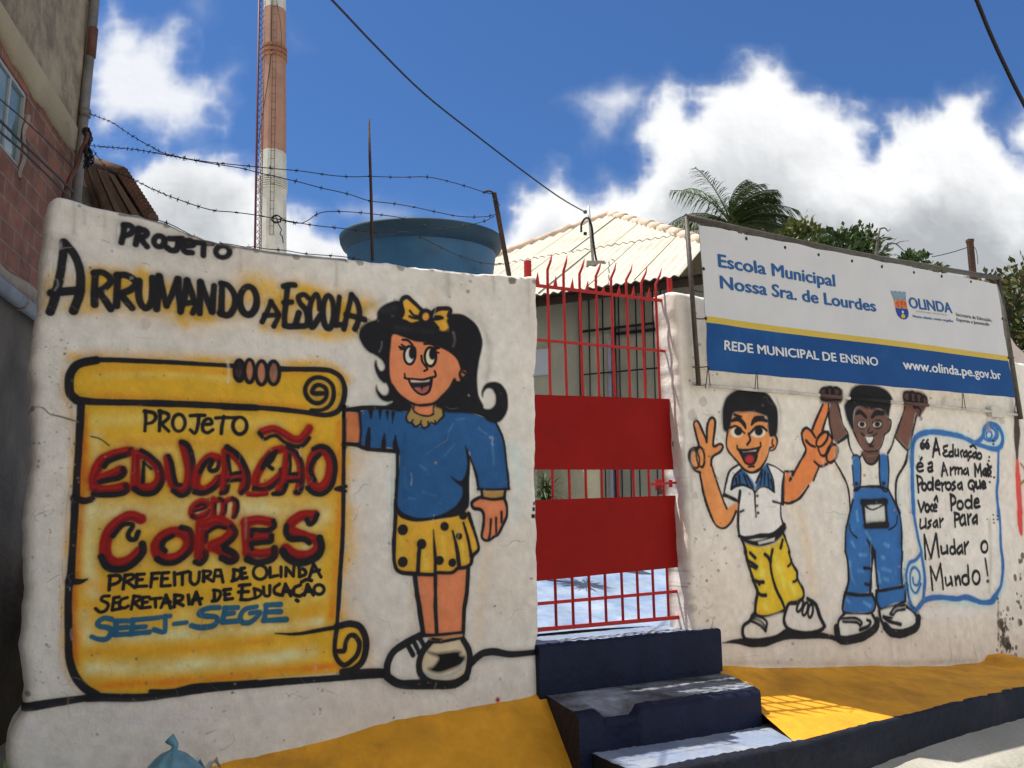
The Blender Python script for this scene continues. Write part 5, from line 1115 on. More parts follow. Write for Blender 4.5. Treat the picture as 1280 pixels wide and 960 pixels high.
part('padlock', M_RUST, lt, lambda g: (g.box(GP(822,618,GO+.03), V(EH)*.028, V(NH)*.014, V((0,0,.03))), g.tube([GP(823.5,612,GO+.037), GP(823.5,608,GO+.037), GP(826.5,608,GO+.037), GP(826.5,612,GO+.037)], .0025, 6)))
part('pull_ring', M_RUST, gate, lambda g: g.tube([V(GP(843,555,GO+.03)) + V(EH)*.014*math.cos(a) + V((0,0,1))*.020*math.sin(a) for a in U(.6, 5.7, 14)], .003, 6))

# ------------------------------------------------------------------ banner on its pipe frame
SO = .12
def SPT(x, y, off=SO): return WP(x, y, off)
sign = thing('school_banner', 'long white and blue school banner laced into a pipe frame above the right wall', 'sign', W(2.9, .05, 2.4))
part('frame_post', M_STEEL, sign, lambda g: g.tube([SPT(873.5,482,.06), SPT(866,380,.075), SPT(858,271,.09)], .016, 10))
part('frame_post', M_STEEL, sign, lambda g: g.tube([SPT(1276,524,.05), SPT(1262,436,.07), SPT(1247.5,347,.09)], .020, 10))
part('frame_rail', M_STEEL, sign, lambda g: g.tube([SPT(857,271,.09), SPT(940,290,.09), SPT(1040,311.5,.085), SPT(1100,323,.085), SPT(1180,336.5,.085), SPT(1249,348,.09)], .021, 10))
brail = [(866,480),(884,482),(915,484.5),(946,487.5),(985,490.5),(1024,494),(1052,496.8),(1062,497.8),(1112,502),(1128,503.5),(1160,506.5),(1200,510.5),(1240,514.5),(1277,519)]
M_HANDP = mat('dark_brown_paint', tuple(paint_col(74,54,50)), .8, .2, 30); M_HAIRP = mat('black_wall_paint', tuple(BK), .8, .1, 30)
def segm(i):
    x = (brail[i][0] + brail[i+1][0]) / 2
    return 1 if 1025 < x < 1052 or 1128 < x < 1160 else 2 if 1062 < x < 1112 else 0
def fn(g):
    for i in range(len(brail) - 1): g.tube([SPT(*brail[i], .034), SPT(*brail[i+1], .034)], .0125, 8, m=segm(i))
part('bottom_rail', [M_WHITEP, M_HANDP, M_HAIRP], sign, fn)
part('plaster_patch', M_WHITEP, sign, lambda g: g.box(SPT(1235,521,.012), V(EH)*.20, V(NH)*.035, V((0,0,.085))))
TL, TR, BR, BL = [np.array(SPT(*q)) for q in ((873,281),(1246,355),(1270,497),(885,463))]
def ban(s, t, o=0.0):                       # s along 0..1, t down 0..1
    a = TL + (TR - TL) * s; b = BL + (BR - BL) * s
    p = a + (b - a) * t
    wv = .010 * math.sin(9 * s + 4 * t) * math.sin(math.pi * t) + .006 * math.sin(31 * s + 7 * t) * (1 - t) ** 2 + .018 * math.exp(-((s - .03) / .05) ** 2 - ((t - .72) / .10) ** 2) + .007 * math.sin(55 * s) * t ** 6 - .010 * math.exp(-((s-.95)/.06)**2 - ((t-.75)/.1)**2)
    edge = .006 * (abs((s * 9) % 1 - .5) * 2 - .5) * ((1 - t) ** 8)
    return V(p + NH * (wv + o) - np.array([0, 0, edge * 1.2]))
SS = U(0, 1, 121)
def band(t0, t1, n, o=0.0): return [[ban(s, t0 + (t1 - t0) * k / n, o) for k in range(n, -1, -1)] for s in SS]
vinyl = part('banner', M_BAN, sign, lambda g: (g.grid(band(0, .634, 22)), g.grid([r[::-1] for r in band(0, 1.0, 30, -.004)]), [g.add([ban(a, t, 0), ban(b, t, 0), ban(b, t, -.004), ban(a, t, -.004)], [(0,1,2,3)]) for t in (0, 1) for a, b in zip(SS[:-1], SS[1:])]))
part('yellow_stripe', M_BANY, vinyl, lambda g: g.grid(band(.634, .679, 3)))
part('blue_band', M_BANB, vinyl, lambda g: g.grid(band(.679, 1, 14)))
# print on it
PN = np.cross(TR - TL, BL - TL); PN /= np.linalg.norm(PN); PN = PN if PN @ NH > 0 else -PN
EX = (TR - TL); EX /= np.linalg.norm(EX)
def bst(x, y):                              # banner coordinates of a point
    p = on_plane(x, y, TL, PN); s, t = .5, .5
    for _ in range(12):
        a = TL + (TR - TL) * s; b = BL + (BR - BL) * s
        d = b - a; t = ((p - a) @ d) / (d @ d); q = a + d * t; ex = (TR + (BR - TR) * t) - (TL + (BL - TL) * t)
        s += ((p - q) @ ex) / (ex @ ex)
    return s, t
def text_mesh(txt, bold=0.0):
    c = bpy.data.curves.new('print', 'FONT'); c.body = txt; c.size = 1.0; c.offset = bold; c.resolution_u = 4
    o = bpy.data.objects.new('print', c); COL.objects.link(o); dg = bpy.context.evaluated_depsgraph_get(); dg.update()
    me = bpy.data.meshes.new_from_object(o.evaluated_get(dg)); bpy.data.objects.remove(o); bpy.data.curves.remove(c)
    return me
LT = (BL[2] - TL[2])
def put_text(txt, p0, p1, cap, m, name='lettering', bold=.032, o=.0022, parent=None):
    me = text_mesh(txt); co = np.empty(len(me.vertices) * 3, np.float32); me.vertices.foreach_get('co', co); co = co.reshape(-1, 3)
    fs = [tuple(p.vertices) for p in me.polygons]; bpy.data.meshes.remove(me)
    x0, x1 = co[:, 0].min(), co[:, 0].max(); s0, t0 = bst(*p0); s1, t1 = bst(*p1); H = t0 - bst(p0[0], p0[1] - cap)[1]
    g = MB()
    for n, (dx, dy) in enumerate(((0, 0), (bold, 0), (-bold, 0), (0, bold * .6), (0, -bold * .6)) if bold else ((0, 0),)):
        out = []
        for x, y, z in co:
            k = (x - x0 + dx) / (x1 - x0); out.append(ban(s0 + (s1 - s0) * k, t0 + (t1 - t0) * k - H * (y + dy) / .727, o + .0003 * n))
        g.add(out, fs)
    return g.build(name, m, parent or vinyl)
put_text('Escola Municipal', (897.5,333.8), (1044.4,358), 16.4, M_TXB)
put_text('Nossa Sra. de Lourdes', (900,360.6), (1095.2,389.4), 16.3, M_TXB)
put_text('REDE MUNICIPAL DE ENSINO', (905,437.3), (1096.3,457.5), 12.0, M_TXW)
put_text('www.olinda.pe.gov.br', (1128.6,461.2), (1252.6,474.2), 12.3, M_TXW)
put_text('OLINDA', (1136.2,384.8), (1188.8,391.8), 13.6, M_TXB)
put_text('PREFEITURA MUNICIPAL', (1144.4,390.2), (1183,395.2), 1.9, M_GOLD, bold=0)
put_text('Nossa cidade, nosso orgulho', (1140,396.8), (1190,403.2), 3.2, M_TXB, bold=.02)
put_text('Secretaria de Educação,', (1193.6,395.2), (1240.2,402.0), 4.2, M_TXK, bold=.016)
put_text('Esportes e Juventude', (1194.8,401.6), (1237,407.2), 4.2, M_TXK, bold=.016)
def decal(nm, pts, m, o=.0022, parent=None):
    g = MB(); P = [ban(*bst(x, y), o) for x, y in pts]; g.add(P, [tuple(range(len(P)))[::-1]]); ob = g.build(nm, m, parent); 
    if ob.data.polygons[0].normal.dot(V(NH)) < 0: ob.data.flip_normals()
    return ob
k8 = lambda t: P8(1100, 340, t)
crest = decal('crest', k8('132,272 252,283 264,372 146,360'), M_CRO, parent=vinyl)
decal('crest_crown', k8('103,188 120,188 122,194 140,195 142,189 160,191 162,198 180,200 182,193 200,195 202,202 222,203 224,198 250,202 252,282 130,270'), M_CRG, parent=vinyl)
decal('crest_field', k8('146,361 266,373 276,410 272,450 250,474 225,478 195,466 168,440 152,402'), M_CRB, parent=vinyl)
for t in ('212,415 226,424 240,445 236,462 214,466 198,452 202,432', '206,390 222,391 226,410 216,416 206,408'): decal('crest_charge', k8(t), M_CRY if '445' in t else M_TXW, .0034, parent=vinyl)
for t in ('150,300 170,296 176,312 160,320', '190,300 215,300 220,330 196,336', '228,300 246,306 250,340 232,336', '160,330 184,330 186,350 164,350', '198,342 222,346 220,362 200,358'): decal('crest_charge', k8(t), M_CRB if 0 else mat('crest_red', (.50,.07,.04), .5, .1, 8), .0034, parent=vinyl)
# eyelets and lacing
eye = [(933.3,297.5),(980.3,309),(1023.8,317.4),(1064.3,325.6),(1103.2,332.4),(1141.5,340),(1177.6,344.6),(1212.8,351.5),(880.5,398),(1253.2,397.8),(1261.8,446.5),(885.5,459.5),(878,336)]
for x, y in eye: part('eyelet', M_BLK, sign, lambda g: g.lathe(ban(*bst(x, y + .5), .001), [(.0,.003),(.010,.003),(.012,.0)], 10, axis=tuple(NH)))
def tie(a, b, oa=.085, ob=.125, r=.0032):
    part('lacing', M_WIRE, sign, lambda g: g.tube(sag(SPT(*a, oa), SPT(*b, ob), .004, 5), r, 5))
for a, b in [((933.6,289),(933.3,298)), ((980,300),(980.3,309)), ((1103,324),(1103.2,334)), ((1177,336),(1177.6,346)), ((864,286),(874,285)), ((866,362),(880,365)), ((1254,398),(1261,402))]: tie(a, b)
for a, b in [((865,458.5),(885.5,458)), ((870,398),(882,398)), ((1262,446.5),(1268,447))]: tie(a, b, .07, .125, .004)
for a, b in [((885,458),(882,485)), ((885.5,461),(888,484)), ((945.2,466),(943.5,488)), ((946.5,466),(947.5,488)), ((1203,492),(1202.5,512)), ((1204,492),(1207,512)), ((1270,497),(1268,517)), ((1270.5,497),(1273,517)), ((868,481),(883,481))]: tie(a, b, .125, .036, .003)

# ------------------------------------------------------------------ wires on top of the wall
def wire(name, label, pts, offf, barbs=True, r=.0023, group=None):
    P = curve3([V(WP(x, y, offf(x))) for x, y in pts], 5)
    g = MB(); g.tube(P, r, 6)
    if barbs:
        acc = 0; rs = random.Random(len(pts) * 7 + int(pts[0][1])); nxt = .09
        for a, b in zip(P[:-1], P[1:]):
            L = (b - a).length; d = (b - a).normalized()
            while acc + L > nxt:
                q = a + d * (nxt - acc); nxt += .125 * rs.uniform(.85, 1.15)
                for k in range(2):
                    ax = V((rs.uniform(-1,1), rs.uniform(-1,1), rs.uniform(-1,1))); ax = (ax - d * ax.dot(d) * .7).normalized() * .014
                    g.tube([q - ax + d*.003*k, q + ax + d*.003*k], .0015, 4)
                g.tube([q - d * .008, q + d * .008], .0040, 6)
            acc += L
    o = g.build(name, M_WIRE); return tag(o, label, 'barbed wire' if barbs else 'cable', group)
off1 = lambda x: -.085 - 2.25 * max(0, (250 - x) / 140) ** 1.3
gw = 'barbed wires above the left wall'
wire('barbed_wire', 'highest barbed wire strand, leaving the drainpipe and ending at the leaning iron post', [(110,141),(125,147),(140,153),(155,163),(172,174),(190,184),(207,192),(250,201),(320,208.5),(345,211),(378,214),(412,219),(440,221),(463,220.5),(500,221.5),(530,221),(550,224),(580,232),(605,240),(618,243)], off1, group=gw)
wire('barbed_wire', 'barbed wire strand passing close over the rim of the blue tank', [(114,182),(130,183.5),(170,187),(207,193.5),(230,198),(262,204),(300,210),(322,215.5),(345,221),(372,227),(402,235),(425,240),(440,244),(462,251),(492,254.5),(518,259),(548,265.5),(575,270.5),(604,271),(620,268)], off1, group=gw)
wire('barbed_wire', 'double twisted barbed wire sagging from the house corner to the tank', [(116,187),(125,200),(138,213),(160,221),(190,236),(222,249),(262,262),(290,265),(318,268.5),(345,273.5),(362,276.5),(395,282),(432,286),(470,291),(508,290),(520,294),(545,306),(575,320),(605,329),(636,330)], off1, group=gw)
wire('barbed_wire', 'loose barbed wire strand looping up from the knot beside the chimney', [(346,274),(372,279),(384,276),(396,268),(410,264.5),(440,265),(470,268),(500,272),(525,280),(548,286),(575,283),(604,277),(618,270)], off1, group=gw)
wire('barbed_wire', 'rusty barbed wire lying along the crest of the white wall', [(182,271),(212,280),(240,294.5),(262,303.5),(285,305),(308,309),(318,308.5),(332,311),(356,313),(380,317),(405,319),(430,321),(452,325)], lambda x: -.03, group=gw)
g = MB(); rs = random.Random(4)
P = [V(WP(346 + 7*math.cos(a)*rs.uniform(.6,1.1), 274 + 5*math.sin(a)*rs.uniform(.6,1.1), -.085 + rs.uniform(-.02,.02))) for a in U(0, 17, 44)] + [V(WP(x, y, -.085)) for x, y in ((348,280),(352,287),(350,292),(353,296),(354,304))]
g.tube(P, .0026, 5); tag(g.build('wire_knot', M_WIRE), 'knotted end of barbed wire hanging in front of the chimney base', 'wire')
g = MB(); g.tube([WP(465.5,326,-.085), WP(463.8,240,-.085), WP(462.5,200,-.085), WP(461,149,-.085)], [.0085,.008,.0075,.005], 8)
tag(g.build('iron_rod', M_RUST), 'tall thin iron rod standing on the white wall in front of the tank', 'rod')
po = thing('iron_post', 'leaning rusty iron post with a hooked top holding the barbed wires', 'post', WP(636,343,-.085))
part('shaft', M_RUST, po, lambda g: g.bar(WP(636.5,345,-.085), WP(617.5,241,-.085), .020, .020, up=tuple(NH)))
part('hook', M_RUST, po, lambda g: g.tube(curve3([WP(618,243,-.085), WP(613,239,-.085), WP(606,239.5,-.085), WP(604,241,-.085)]), .006, 6))
part('tie_wire', M_WIRE, po, lambda g: g.tube([V(WP(619 + i*.25 + 3*math.cos(i*1.7), 249 + i*.7 + 2*math.sin(i*1.7), -.07 + .01*math.sin(i))) for i in range(14)], .0022, 5))

# ------------------------------------------------------------------ water tank on its block
tc = V(at(527.5, 303, 8.0)); tk = thing('water_tank', 'round blue water tank rising behind the white wall', 'tank', (tc.x, tc.y, tc.z - .75))
tax = (0, -.085, 1)
tz = tc + V((0, 0, -.02))
part('basin', M_TANK, tk, lambda g: g.lathe(tz, [(0.0000,-0.7273),(0.6061,-0.7273),(0.6303,-0.6909),(0.6970,-0.2667),(0.7152,-0.1212),(0.7176,-0.0727)], 64, axis=tax))
part('rim', M_TANKD, tk, lambda g: g.lathe(tz, [(0.7152,-0.1030),(0.7576,-0.0727),(0.7818,-0.0242),(0.7903,0.0242),(0.7903,0.0424),(0.7758,0.0545),(0.7576,0.0485),(0.0000,0.0667)], 64, axis=tax))
blk = MB(); blk.box((tc.x - .55, tc.y - .55, .3), (1.1,0,0), (0,1.1,0), (0,0,tc.z - .78 - .3)); tag(blk.build('tank_plinth', M_BLOCKW), 'rough masonry block carrying the blue water tank behind the wall', 'plinth')

# ------------------------------------------------------------------ school building behind the gate
FD = np.array([-.88, .475, 0]); FD /= np.linalg.norm(FD); FN = np.array([-FD[1], FD[0], 0]); FN = FN if FN[1] < 0 else -FN
F0 = np.array(at(760, 356, 8.8)); F0[2] = 0; OV = .42
def fac(x, y, off=0.0):
    P = on_plane(x, y, F0 + FN * off, FN); return (P - F0) @ FD, P[..., 2]
def FP(s, off, z):
    p = F0 + FD * s + FN * off; return V((p[0], p[1], z))
ez = float(np.mean([fac(x, y, OV)[1] for x, y in ((680,367),(760,355.5),(840,341))]))
school = thing('school_building', 'low beige school building with a white corrugated roof behind the red gate', 'building', FP(0, 0, 1.3))
S0, S1 = -1.25, 4.2
part('wall', M_FAC, school, lambda g: g.box(FP(S0, 0, .6), FP(S1,0,0)-FP(S0,0,0), -V(FN) * 4.2, V((0,0,ez - .6 + .02))))
PITCHR = .62                                        # rise per metre of the roof
Z = np.array([0, 0, 1.0]); UPV = -FN + Z * PITCHR; UPV /= np.linalg.norm(UPV); RN = np.cross(FD, UPV); RN = RN if RN[2] > 0 else -RN
E0 = F0 + FN * OV + Z * ez
def roof_st(x, y):
    P = on_plane(x, y, E0, RN); return (P - E0) @ FD, (P - E0) @ UPV
RS = sorted([roof_st(x, y) for x, y in ((884,300.5),(872,298),(820,282.5),(790,274),(762,267),(735,276),(700,289),(660,304),(640,312),(600,326),(560,341))])
rsx, rst = np.array([q[0] for q in RS]), np.array([q[1] for q in RS])
def RP(s, t, o=0.0): return V(E0 + FD * s + UPV * t + RN * o)
ss = np.arange(rsx[0], rsx[-1], .0165)
tlap = roof_st(730, 313)[1]; print("ROOF", RS, tlap)
def corr(s): return .012 * math.sin(2 * math.pi * s / .099) + .004 * math.sin(s * 2.3)
def sheet(g, t0, t1fun, lift):
    G = []
    for s in ss:
        t1 = t1fun(s); G.append([RP(s, t0 + (t1 - t0) * k / 5, corr(s) + lift * (1 - k / 5)) for k in range(6)])
    g.grid(G); g.grid([[q - V(RN) * .008 for q in r][::-1] for r in G])
    for a, b in zip(G[:-1], G[1:]): g.add([a[0], b[0], b[0] - V(RN) * .008, a[0] - V(RN) * .008], [(0,1,2,3)])
tt = lambda s: float(np.interp(s, rsx, rst))
part('roof_sheet', M_FIBRE, school, lambda g: sheet(g, -.05, lambda s: min(tlap + .12, tt(s)), .0))
part('roof_sheet', M_FIBRE, school, lambda g: sheet(g, min(tlap, 9), lambda s: max(tt(s), tlap + .02), .012))
apex = RP(*roof_st(762,267)); 
part('rear_roof', M_FIBRE, school, lambda g: g.add([RP(rsx[0], rst[0], -.03), apex - V(RN)*.03, RP(rsx[-1], rst[-1], -.03), RP(rsx[-1], rst[-1]) - V(FN)*3.6 - V((0,0,1.4)), apex - V(FN)*3.6 - V((0,0,1.4)), RP(rsx[0], rst[0]) - V(FN)*3.6 - V((0,0,1.2))], [(0,1,4,5),(1,2,3,4)]))
for s in np.arange(rsx[0] + .45, rsx[-1], .53):      # side laps of the sheets: thin dark gaps down the slope
    part('lap_joint', M_FIBD, school, lambda g: g.tube([RP(s, -.03, corr(s) + .004), RP(s, max(.05, min(tlap, tt(s))), corr(s) + .003)] , .0060, 5))
    if tt(s) > tlap + .1: part('lap_joint', M_FIBD, school, lambda g: g.tube([RP(s + .3, tlap, corr(s + .3) + .012), RP(s + .3, tt(min(s + .3, rsx[-1])), corr(s + .3) + .005)], .0060, 5))
def ridge(pts, name):
    def fn(g):
        P = curve3([RP(*roof_st(*q)) for q in pts], 6); acc = 0; rs = random.Random(len(pts))
        Ltot = sum((b - a).length for a, b in zip(P[:-1], P[1:])); n = max(2, int(Ltot / .32))
        def pt(d):
            for a, b in zip(P[:-1], P[1:]):
                L = (b - a).length
                if d <= L: return a.lerp(b, d / L)
                d -= L
            return P[-1]
        for i in range(n):
            a, b = pt(Ltot * i / n), pt(Ltot * (i + 1.12) / n); j = V((0, 0, rs.uniform(-.008, .012)))
            g.tube([a + j + V((0,0,.012)), b + j - V((0,0,.012))], [.054, .060], 12)
    part(name, M_TILE, school, fn)
ridge([(884,302.5),(872,299.5),(820,284),(790,275.5),(762,268.5)], 'ridge_tiles'); ridge([(762,268.5),(735,277.5),(700,290.5),(660,305.5),(640,313.5),(600,327.5),(560,342)], 'ridge_tiles')
part('fascia', M_WOOD, school, lambda g: g.box(FP(S0, OV - .12, ez - .10), FP(S1,0,0)-FP(S0,0,0), V(FN)*.03, V((0,0,.07))))
part('ceiling', M_WOOD, school, lambda g: g.box(FP(S0, 0.003, ez - .02), FP(S1,0,0)-FP(S0,0,0), V(FN)*(OV-.05), V((0,0,.015))))
# grille, door and notice on the facade
gs0, gs1 = fac(728,420)[0], fac(848,420)[0]
gr = part('window_grille', M_BLK, school, lambda g: [g.tube([FP(fac(x, 420)[0], .05, 1.5), FP(fac(x, 420)[0], .05, ez - .03)], .007, 6) for x in (729.5,739,756,771.5,776,787,797.5,808,819,829,838)])
zz1 = float(fac(780,410)[1]); zz2 = float(fac(780,465)[1])
for z, w in ((zz1,.026),(zz2,.014)): part('grille_rail', M_BLK, school, lambda g: g.bar(FP(gs0, .055, z), FP(gs1, .055, z), .014, w))
part('grille_post', mat('dark_green_paint', (.035,.045,.035), .5), school, lambda g: g.bar(FP(gs0, .05, 1.4), FP(gs0, .05, ez - .03), .028, .028, up=tuple(FN)))
ds = fac(769,440)[0]; part('door_frame', M_BLK, school, lambda g: (g.bar(FP(ds, .03, 1.4), FP(ds, .03, zz1 + .0), .03, .03, up=tuple(FN)), g.bar(FP(ds - .012, .031, zz1 - .06), FP(gs1, .031, zz1 - .06), .02, .03)))
part('door_post', M_LILAC, school, lambda g: g.bar(FP(ds + .05, .028, 1.4), FP(ds + .05, .028, zz1 - .12), .035, .02, up=tuple(FN)))
a0, b0 = fac(686,436); a1, b1 = fac(668,470)
part('notice_board', M_NOTICE, school, lambda g: g.box(FP(min(a0,a1), .003, min(b0,b1)), FP(abs(a0-a1),0,0)-FP(0,0,0), V(FN)*.02, V((0,0,abs(b0-b1)))))
# service mast on the roof
smb = RP(*roof_st(742,331)); smt = V(at(735.5,258,(smb.y)))
sm = thing('service_mast', 'grey electric service mast with a black gooseneck on the white roof', 'mast', smb)
part('pipe', M_GALV, sm, lambda g: g.tube([smb - V((0,0,.05)), smt], .016, 8))
part('gooseneck', M_CABLE, sm, lambda g: g.tube(curve3([V(at(x, y, smb.y - .03)) for x, y in ((747,331),(744,318),(741.5,300),(740,285),(736.5,274),(731.5,273),(727,280),(726.5,290))], 5), .012, 8))
for y in (265, 292): part('insulator', M_BLK, sm, lambda g: g.lathe(V(at(731.5, y, smb.y - .03)), [(0,-.02),(.018,-.016),(.022,0),(.018,.016),(0,.02)], 12))
part('clamp', M_CONC, sm, lambda g: g.box(smb + V((-.08,-.06,-.02)), (.2,0,0), (0,.1,0), (0,0,.05)))
# ------------------------------------------------------------------ cables in the air
def cable(name, label, pts, r, cat='cable', n=5):
    g = MB(); g.tube(curve3([V(at(*q)) for q in pts], n), r, 8); return tag(g.build(name, M_CABLE), label, cat)
cable('power_cable', 'long thin black cable running from the sky down to the roof mast', [(300,-118,3.2),(415,0,4.2),(470,58,4.9),(530,117,5.7),(590,165,6.5),(650,211,7.2),(700,247,7.9),(733,266,smb.y - .03)], .0068)
cable('telephone_cable', 'thick black cable crossing the top right corner of the sky', [(1150,-170,3.0),(1219,-4,3.1),(1236,38,3.15),(1256,82,3.2),(1281,132,3.25),(1340,240,3.4)], .0078)

# ------------------------------------------------------------------ brick house on the left
HP0 = np.array(at(101, 120, 6.2)); HP0[2] = 0; HD = np.array([.213, -.977, 0]); HD /= np.linalg.norm(HD); HN = np.array([.977, .213, 0]); HN /= np.linalg.norm(HN)
def hs(x, y, off=0.0):
    P = on_plane(x, y, HP0 + HN * off, HN); return float((P - HP0) @ HD), float(P[2])
def HP(s, off, z):
    p = HP0 + HD * s + HN * off; return V((p[0], p[1], z))
zb = hs(25,370)[1]; zt = hs(50,100)[1]; ZH = 8.4; HL = 9.0
house = thing('brick_house', 'unfinished brick and cement house on the left, seen along its side wall', 'house', HP(2, -2, .2))
M_BRICK = bpy.data.materials.new('hollow_brick'); M_BRICK.use_nodes = True
nt = M_BRICK.node_tree; bs = nt.nodes['Principled BSDF']; bs.inputs['Roughness'].default_value = .92; N = nt.nodes.new; L = nt.links.new
uvn = N('ShaderNodeUVMap'); bt = N('ShaderNodeTexBrick'); bt.inputs['Scale'].default_value = 1.0
bt.inputs['Brick Width'].default_value = .235; bt.inputs['Row Height'].default_value = .125; bt.inputs['Mortar Size'].default_value = .007; bt.inputs['Mortar Smooth'].default_value = .25; bt.inputs['Bias'].default_value = -.1
bt.inputs['Color1'].default_value = (.300,.120,.072,1); bt.inputs['Color2'].default_value = (.175,.072,.046,1); bt.inputs['Mortar'].default_value = (.27,.20,.145,1)
dn = N('ShaderNodeTexNoise'); dn.inputs['Scale'].default_value = 7; L(uvn.outputs[0], dn.inputs[0])
dm = N('ShaderNodeMix'); dm.data_type = 'VECTOR'; dm.inputs[0].default_value = .02; L(uvn.outputs[0], dm.inputs[4]); L(dn.outputs['Color'], dm.inputs[5]); L(dm.outputs[1], bt.inputs[0])
n2 = N('ShaderNodeTexNoise'); n2.inputs['Scale'].default_value = 5; n2.inputs['Detail'].default_value = 9; n2.inputs['Roughness'].default_value = .7; L(uvn.outputs[0], n2.inputs[0])
mr = N('ShaderNodeMapRange'); mr.inputs[1].default_value = .3; mr.inputs[2].default_value = .7; mr.inputs[3].default_value = .55; mr.inputs[4].default_value = 1.35; L(n2.outputs[0], mr.inputs[0])
mu = N('ShaderNodeMix'); mu.data_type = 'RGBA'; mu.blend_type = 'MULTIPLY'; mu.inputs[0].default_value = 1; L(bt.outputs[0], mu.inputs[6]); L(mr.outputs[0], mu.inputs[7]); L(mu.outputs[2], bs.inputs['Base Color'])
wv = N('ShaderNodeTexWave'); wv.bands_direction = 'Y'; wv.inputs['Scale'].default_value = 8; L(uvn.outputs[0], wv.inputs[0])
ad = N('ShaderNodeMath'); ad.operation = 'MULTIPLY_ADD'; ad.inputs[1].default_value = -1.0; L(bt.outputs['Fac'], ad.inputs[0]); L(n2.outputs[0], ad.inputs[2])
bp = N('ShaderNodeBump'); bp.inputs['Strength'].default_value = .8; bp.inputs['Distance'].default_value = .014; L(ad.outputs[0], bp.inputs['Height']); L(bp.outputs[0], bs.inputs['Normal'])
ws0, wz0 = hs(25.5,212); _, wz1 = hs(27,108); ws1 = ws0 + 1.25
def slab(name, m, s0, s1, z0, z1, f, b, uv=False, rough=0.0, seed=1):
    g = MB(); n = max(2, int((s1 - s0) / .05)); k = max(2, int((z1 - z0) / .05)); Nn = fbm(n + 1, k + 1, 9, 4, seed) - .5
    G = [[HP(s0 + (s1 - s0) * i / n, f + rough * Nn[i, j] * 2, z0 + (z1 - z0) * j / k) for j in range(k + 1)] for i in range(n + 1)]
    g.grid([r[::-1] for r in G])
    q = [HP(s0, f, z0), HP(s1, f, z0), HP(s1, b, z0), HP(s0, b, z0), HP(s0, f, z1), HP(s1, f, z1), HP(s1, b, z1), HP(s0, b, z1)]
    g.add(q, [(0,1,2,3),(4,5,6,7),(1,2,6,5),(2,3,7,6),(3,0,4,7)])
    o = g.build(name, m, house)
    ul = o.data.uv_layers.new(name='UVMap')
    for lp in o.data.loops:
        c = V(np.array(o.data.vertices[lp.vertex_index].co) - HP0); ul.data[lp.index].uv = (c.dot(V(HD)) + (-c.dot(V(HN)) if abs(c.dot(V(HD)) - s0) < .001 and c.dot(V(HN)) < f - .05 else 0), c.z - zb)
    return o
DP = -6.0
slab('lower_wall', M_DRK, 0, HL, -.2, zb, .02, DP, rough=.012)
for a, b, c, d in ((0, ws0, zb, zt), (ws1, HL, zb, zt), (ws0, ws1, zb, wz0), (ws0, ws1, wz1, zt)): slab('brick_wall', M_BRICK, a, b, c, d, 0, -.22 if a == ws0 else DP)
slab('upper_plaster', M_TANP, 0, HL, zt + .004, ZH, .022, DP, rough=.012, seed=5)
# ragged lower edge of the upper plaster
def fn(g):
    n = 180; w = fbm(1, n, 16, 5, 77)[0] - .5; w2 = fbm(1, n, 5, 3, 78)[0] - .5
    for i in range(n - 1):
        s0, s1 = HL * i / n, HL * (i + 1) / n; z0, z1 = zt - .10 - .26 * w[i] - .10 * w2[i], zt - .10 - .26 * w[i+1] - .10 * w2[i+1]
        a, b, c, d = HP(s0, .037, zt + .03), HP(s1, .037, zt + .03), HP(s1, .030, z1), HP(s0, .030, z0)
        e, f = HP(s1, .001, z1 - .006), HP(s0, .001, z0 - .006)
        g.add([a, b, c, d, e, f], [(0,3,2,1),(3,5,4,2)], 0, True)
part('plaster_edge', mat('pale_render_edge', (.46,.38,.25), .92, .2, 4, .6, 25, (.34,.275,.18), .5), house, fn)
part('ledge', M_MORT, house, lambda g: g.grid([[HP(s, .0 + o + .008*math.sin(9*s), zb + z + .012*math.sin(7*s + o*40)) for o, z in ((-.01,.075),(.05,.07),(.065,.035),(.06,-.03),(0.0,-.045))] for s in np.arange(0, HL, .08)]))
pz = hs(24, 388)[1]; part('waste_pipe', M_PVC, house, lambda g: g.tube([HP(0.02, .075, pz), HP(HL, .075, pz + .05)], .045, 12))
for px_ in (10, 36): s = hs(px_, 385)[0]; part('pipe_strap', M_MORT, house, lambda g: g.tube([HP(s, .075, pz), HP(s + .03, .075, pz)], .050, 12))
part('roof_slab', M_CONC, house, lambda g: g.box(HP(-.15, .18, ZH), HP(HL+.3,0,0)-HP(0,0,0), V(HN)*(DP-.3), V((0,0,.14))))
win = part('window', M_ALU, house, lambda g: [g.box(HP(a, -.045, c), HP(b-a,0,0)-HP(0,0,0), V(HN)*.035, V((0,0,d-c))) for a, b, c, d in ((ws0+.002, ws0+.024, wz0+.002, wz1-.002), (ws0+.025, ws1-.002, wz1-.024, wz1-.002), (ws0+.025, ws1-.002, wz0+.002, wz0+.024), (hs(11,150)[0]-.010, hs(11,150)[0]+.010, wz0+.025, wz1-.025), (ws1-.03, ws1-.003, wz0+.025, wz1-.025), (ws0+.78, ws0+.805, wz0+.025, wz1-.025))])
part('pane', M_GLASS, win, lambda g: g.box(HP(ws0+.025, -.035, wz0+.025), HP(hs(11,150)[0]-.011-ws0-.036,0,0)-HP(0,0,0), V(HN)*.006, V((0,0,wz1-wz0-.050))))
part('pane', M_GLASS, win, lambda g: g.box(HP(hs(11,150)[0]+.011, -.028, wz0+.025), HP(ws0+.78-hs(11,150)[0]-.012,0,0)-HP(0,0,0), V(HN)*.006, V((0,0,wz1-wz0-.050))))
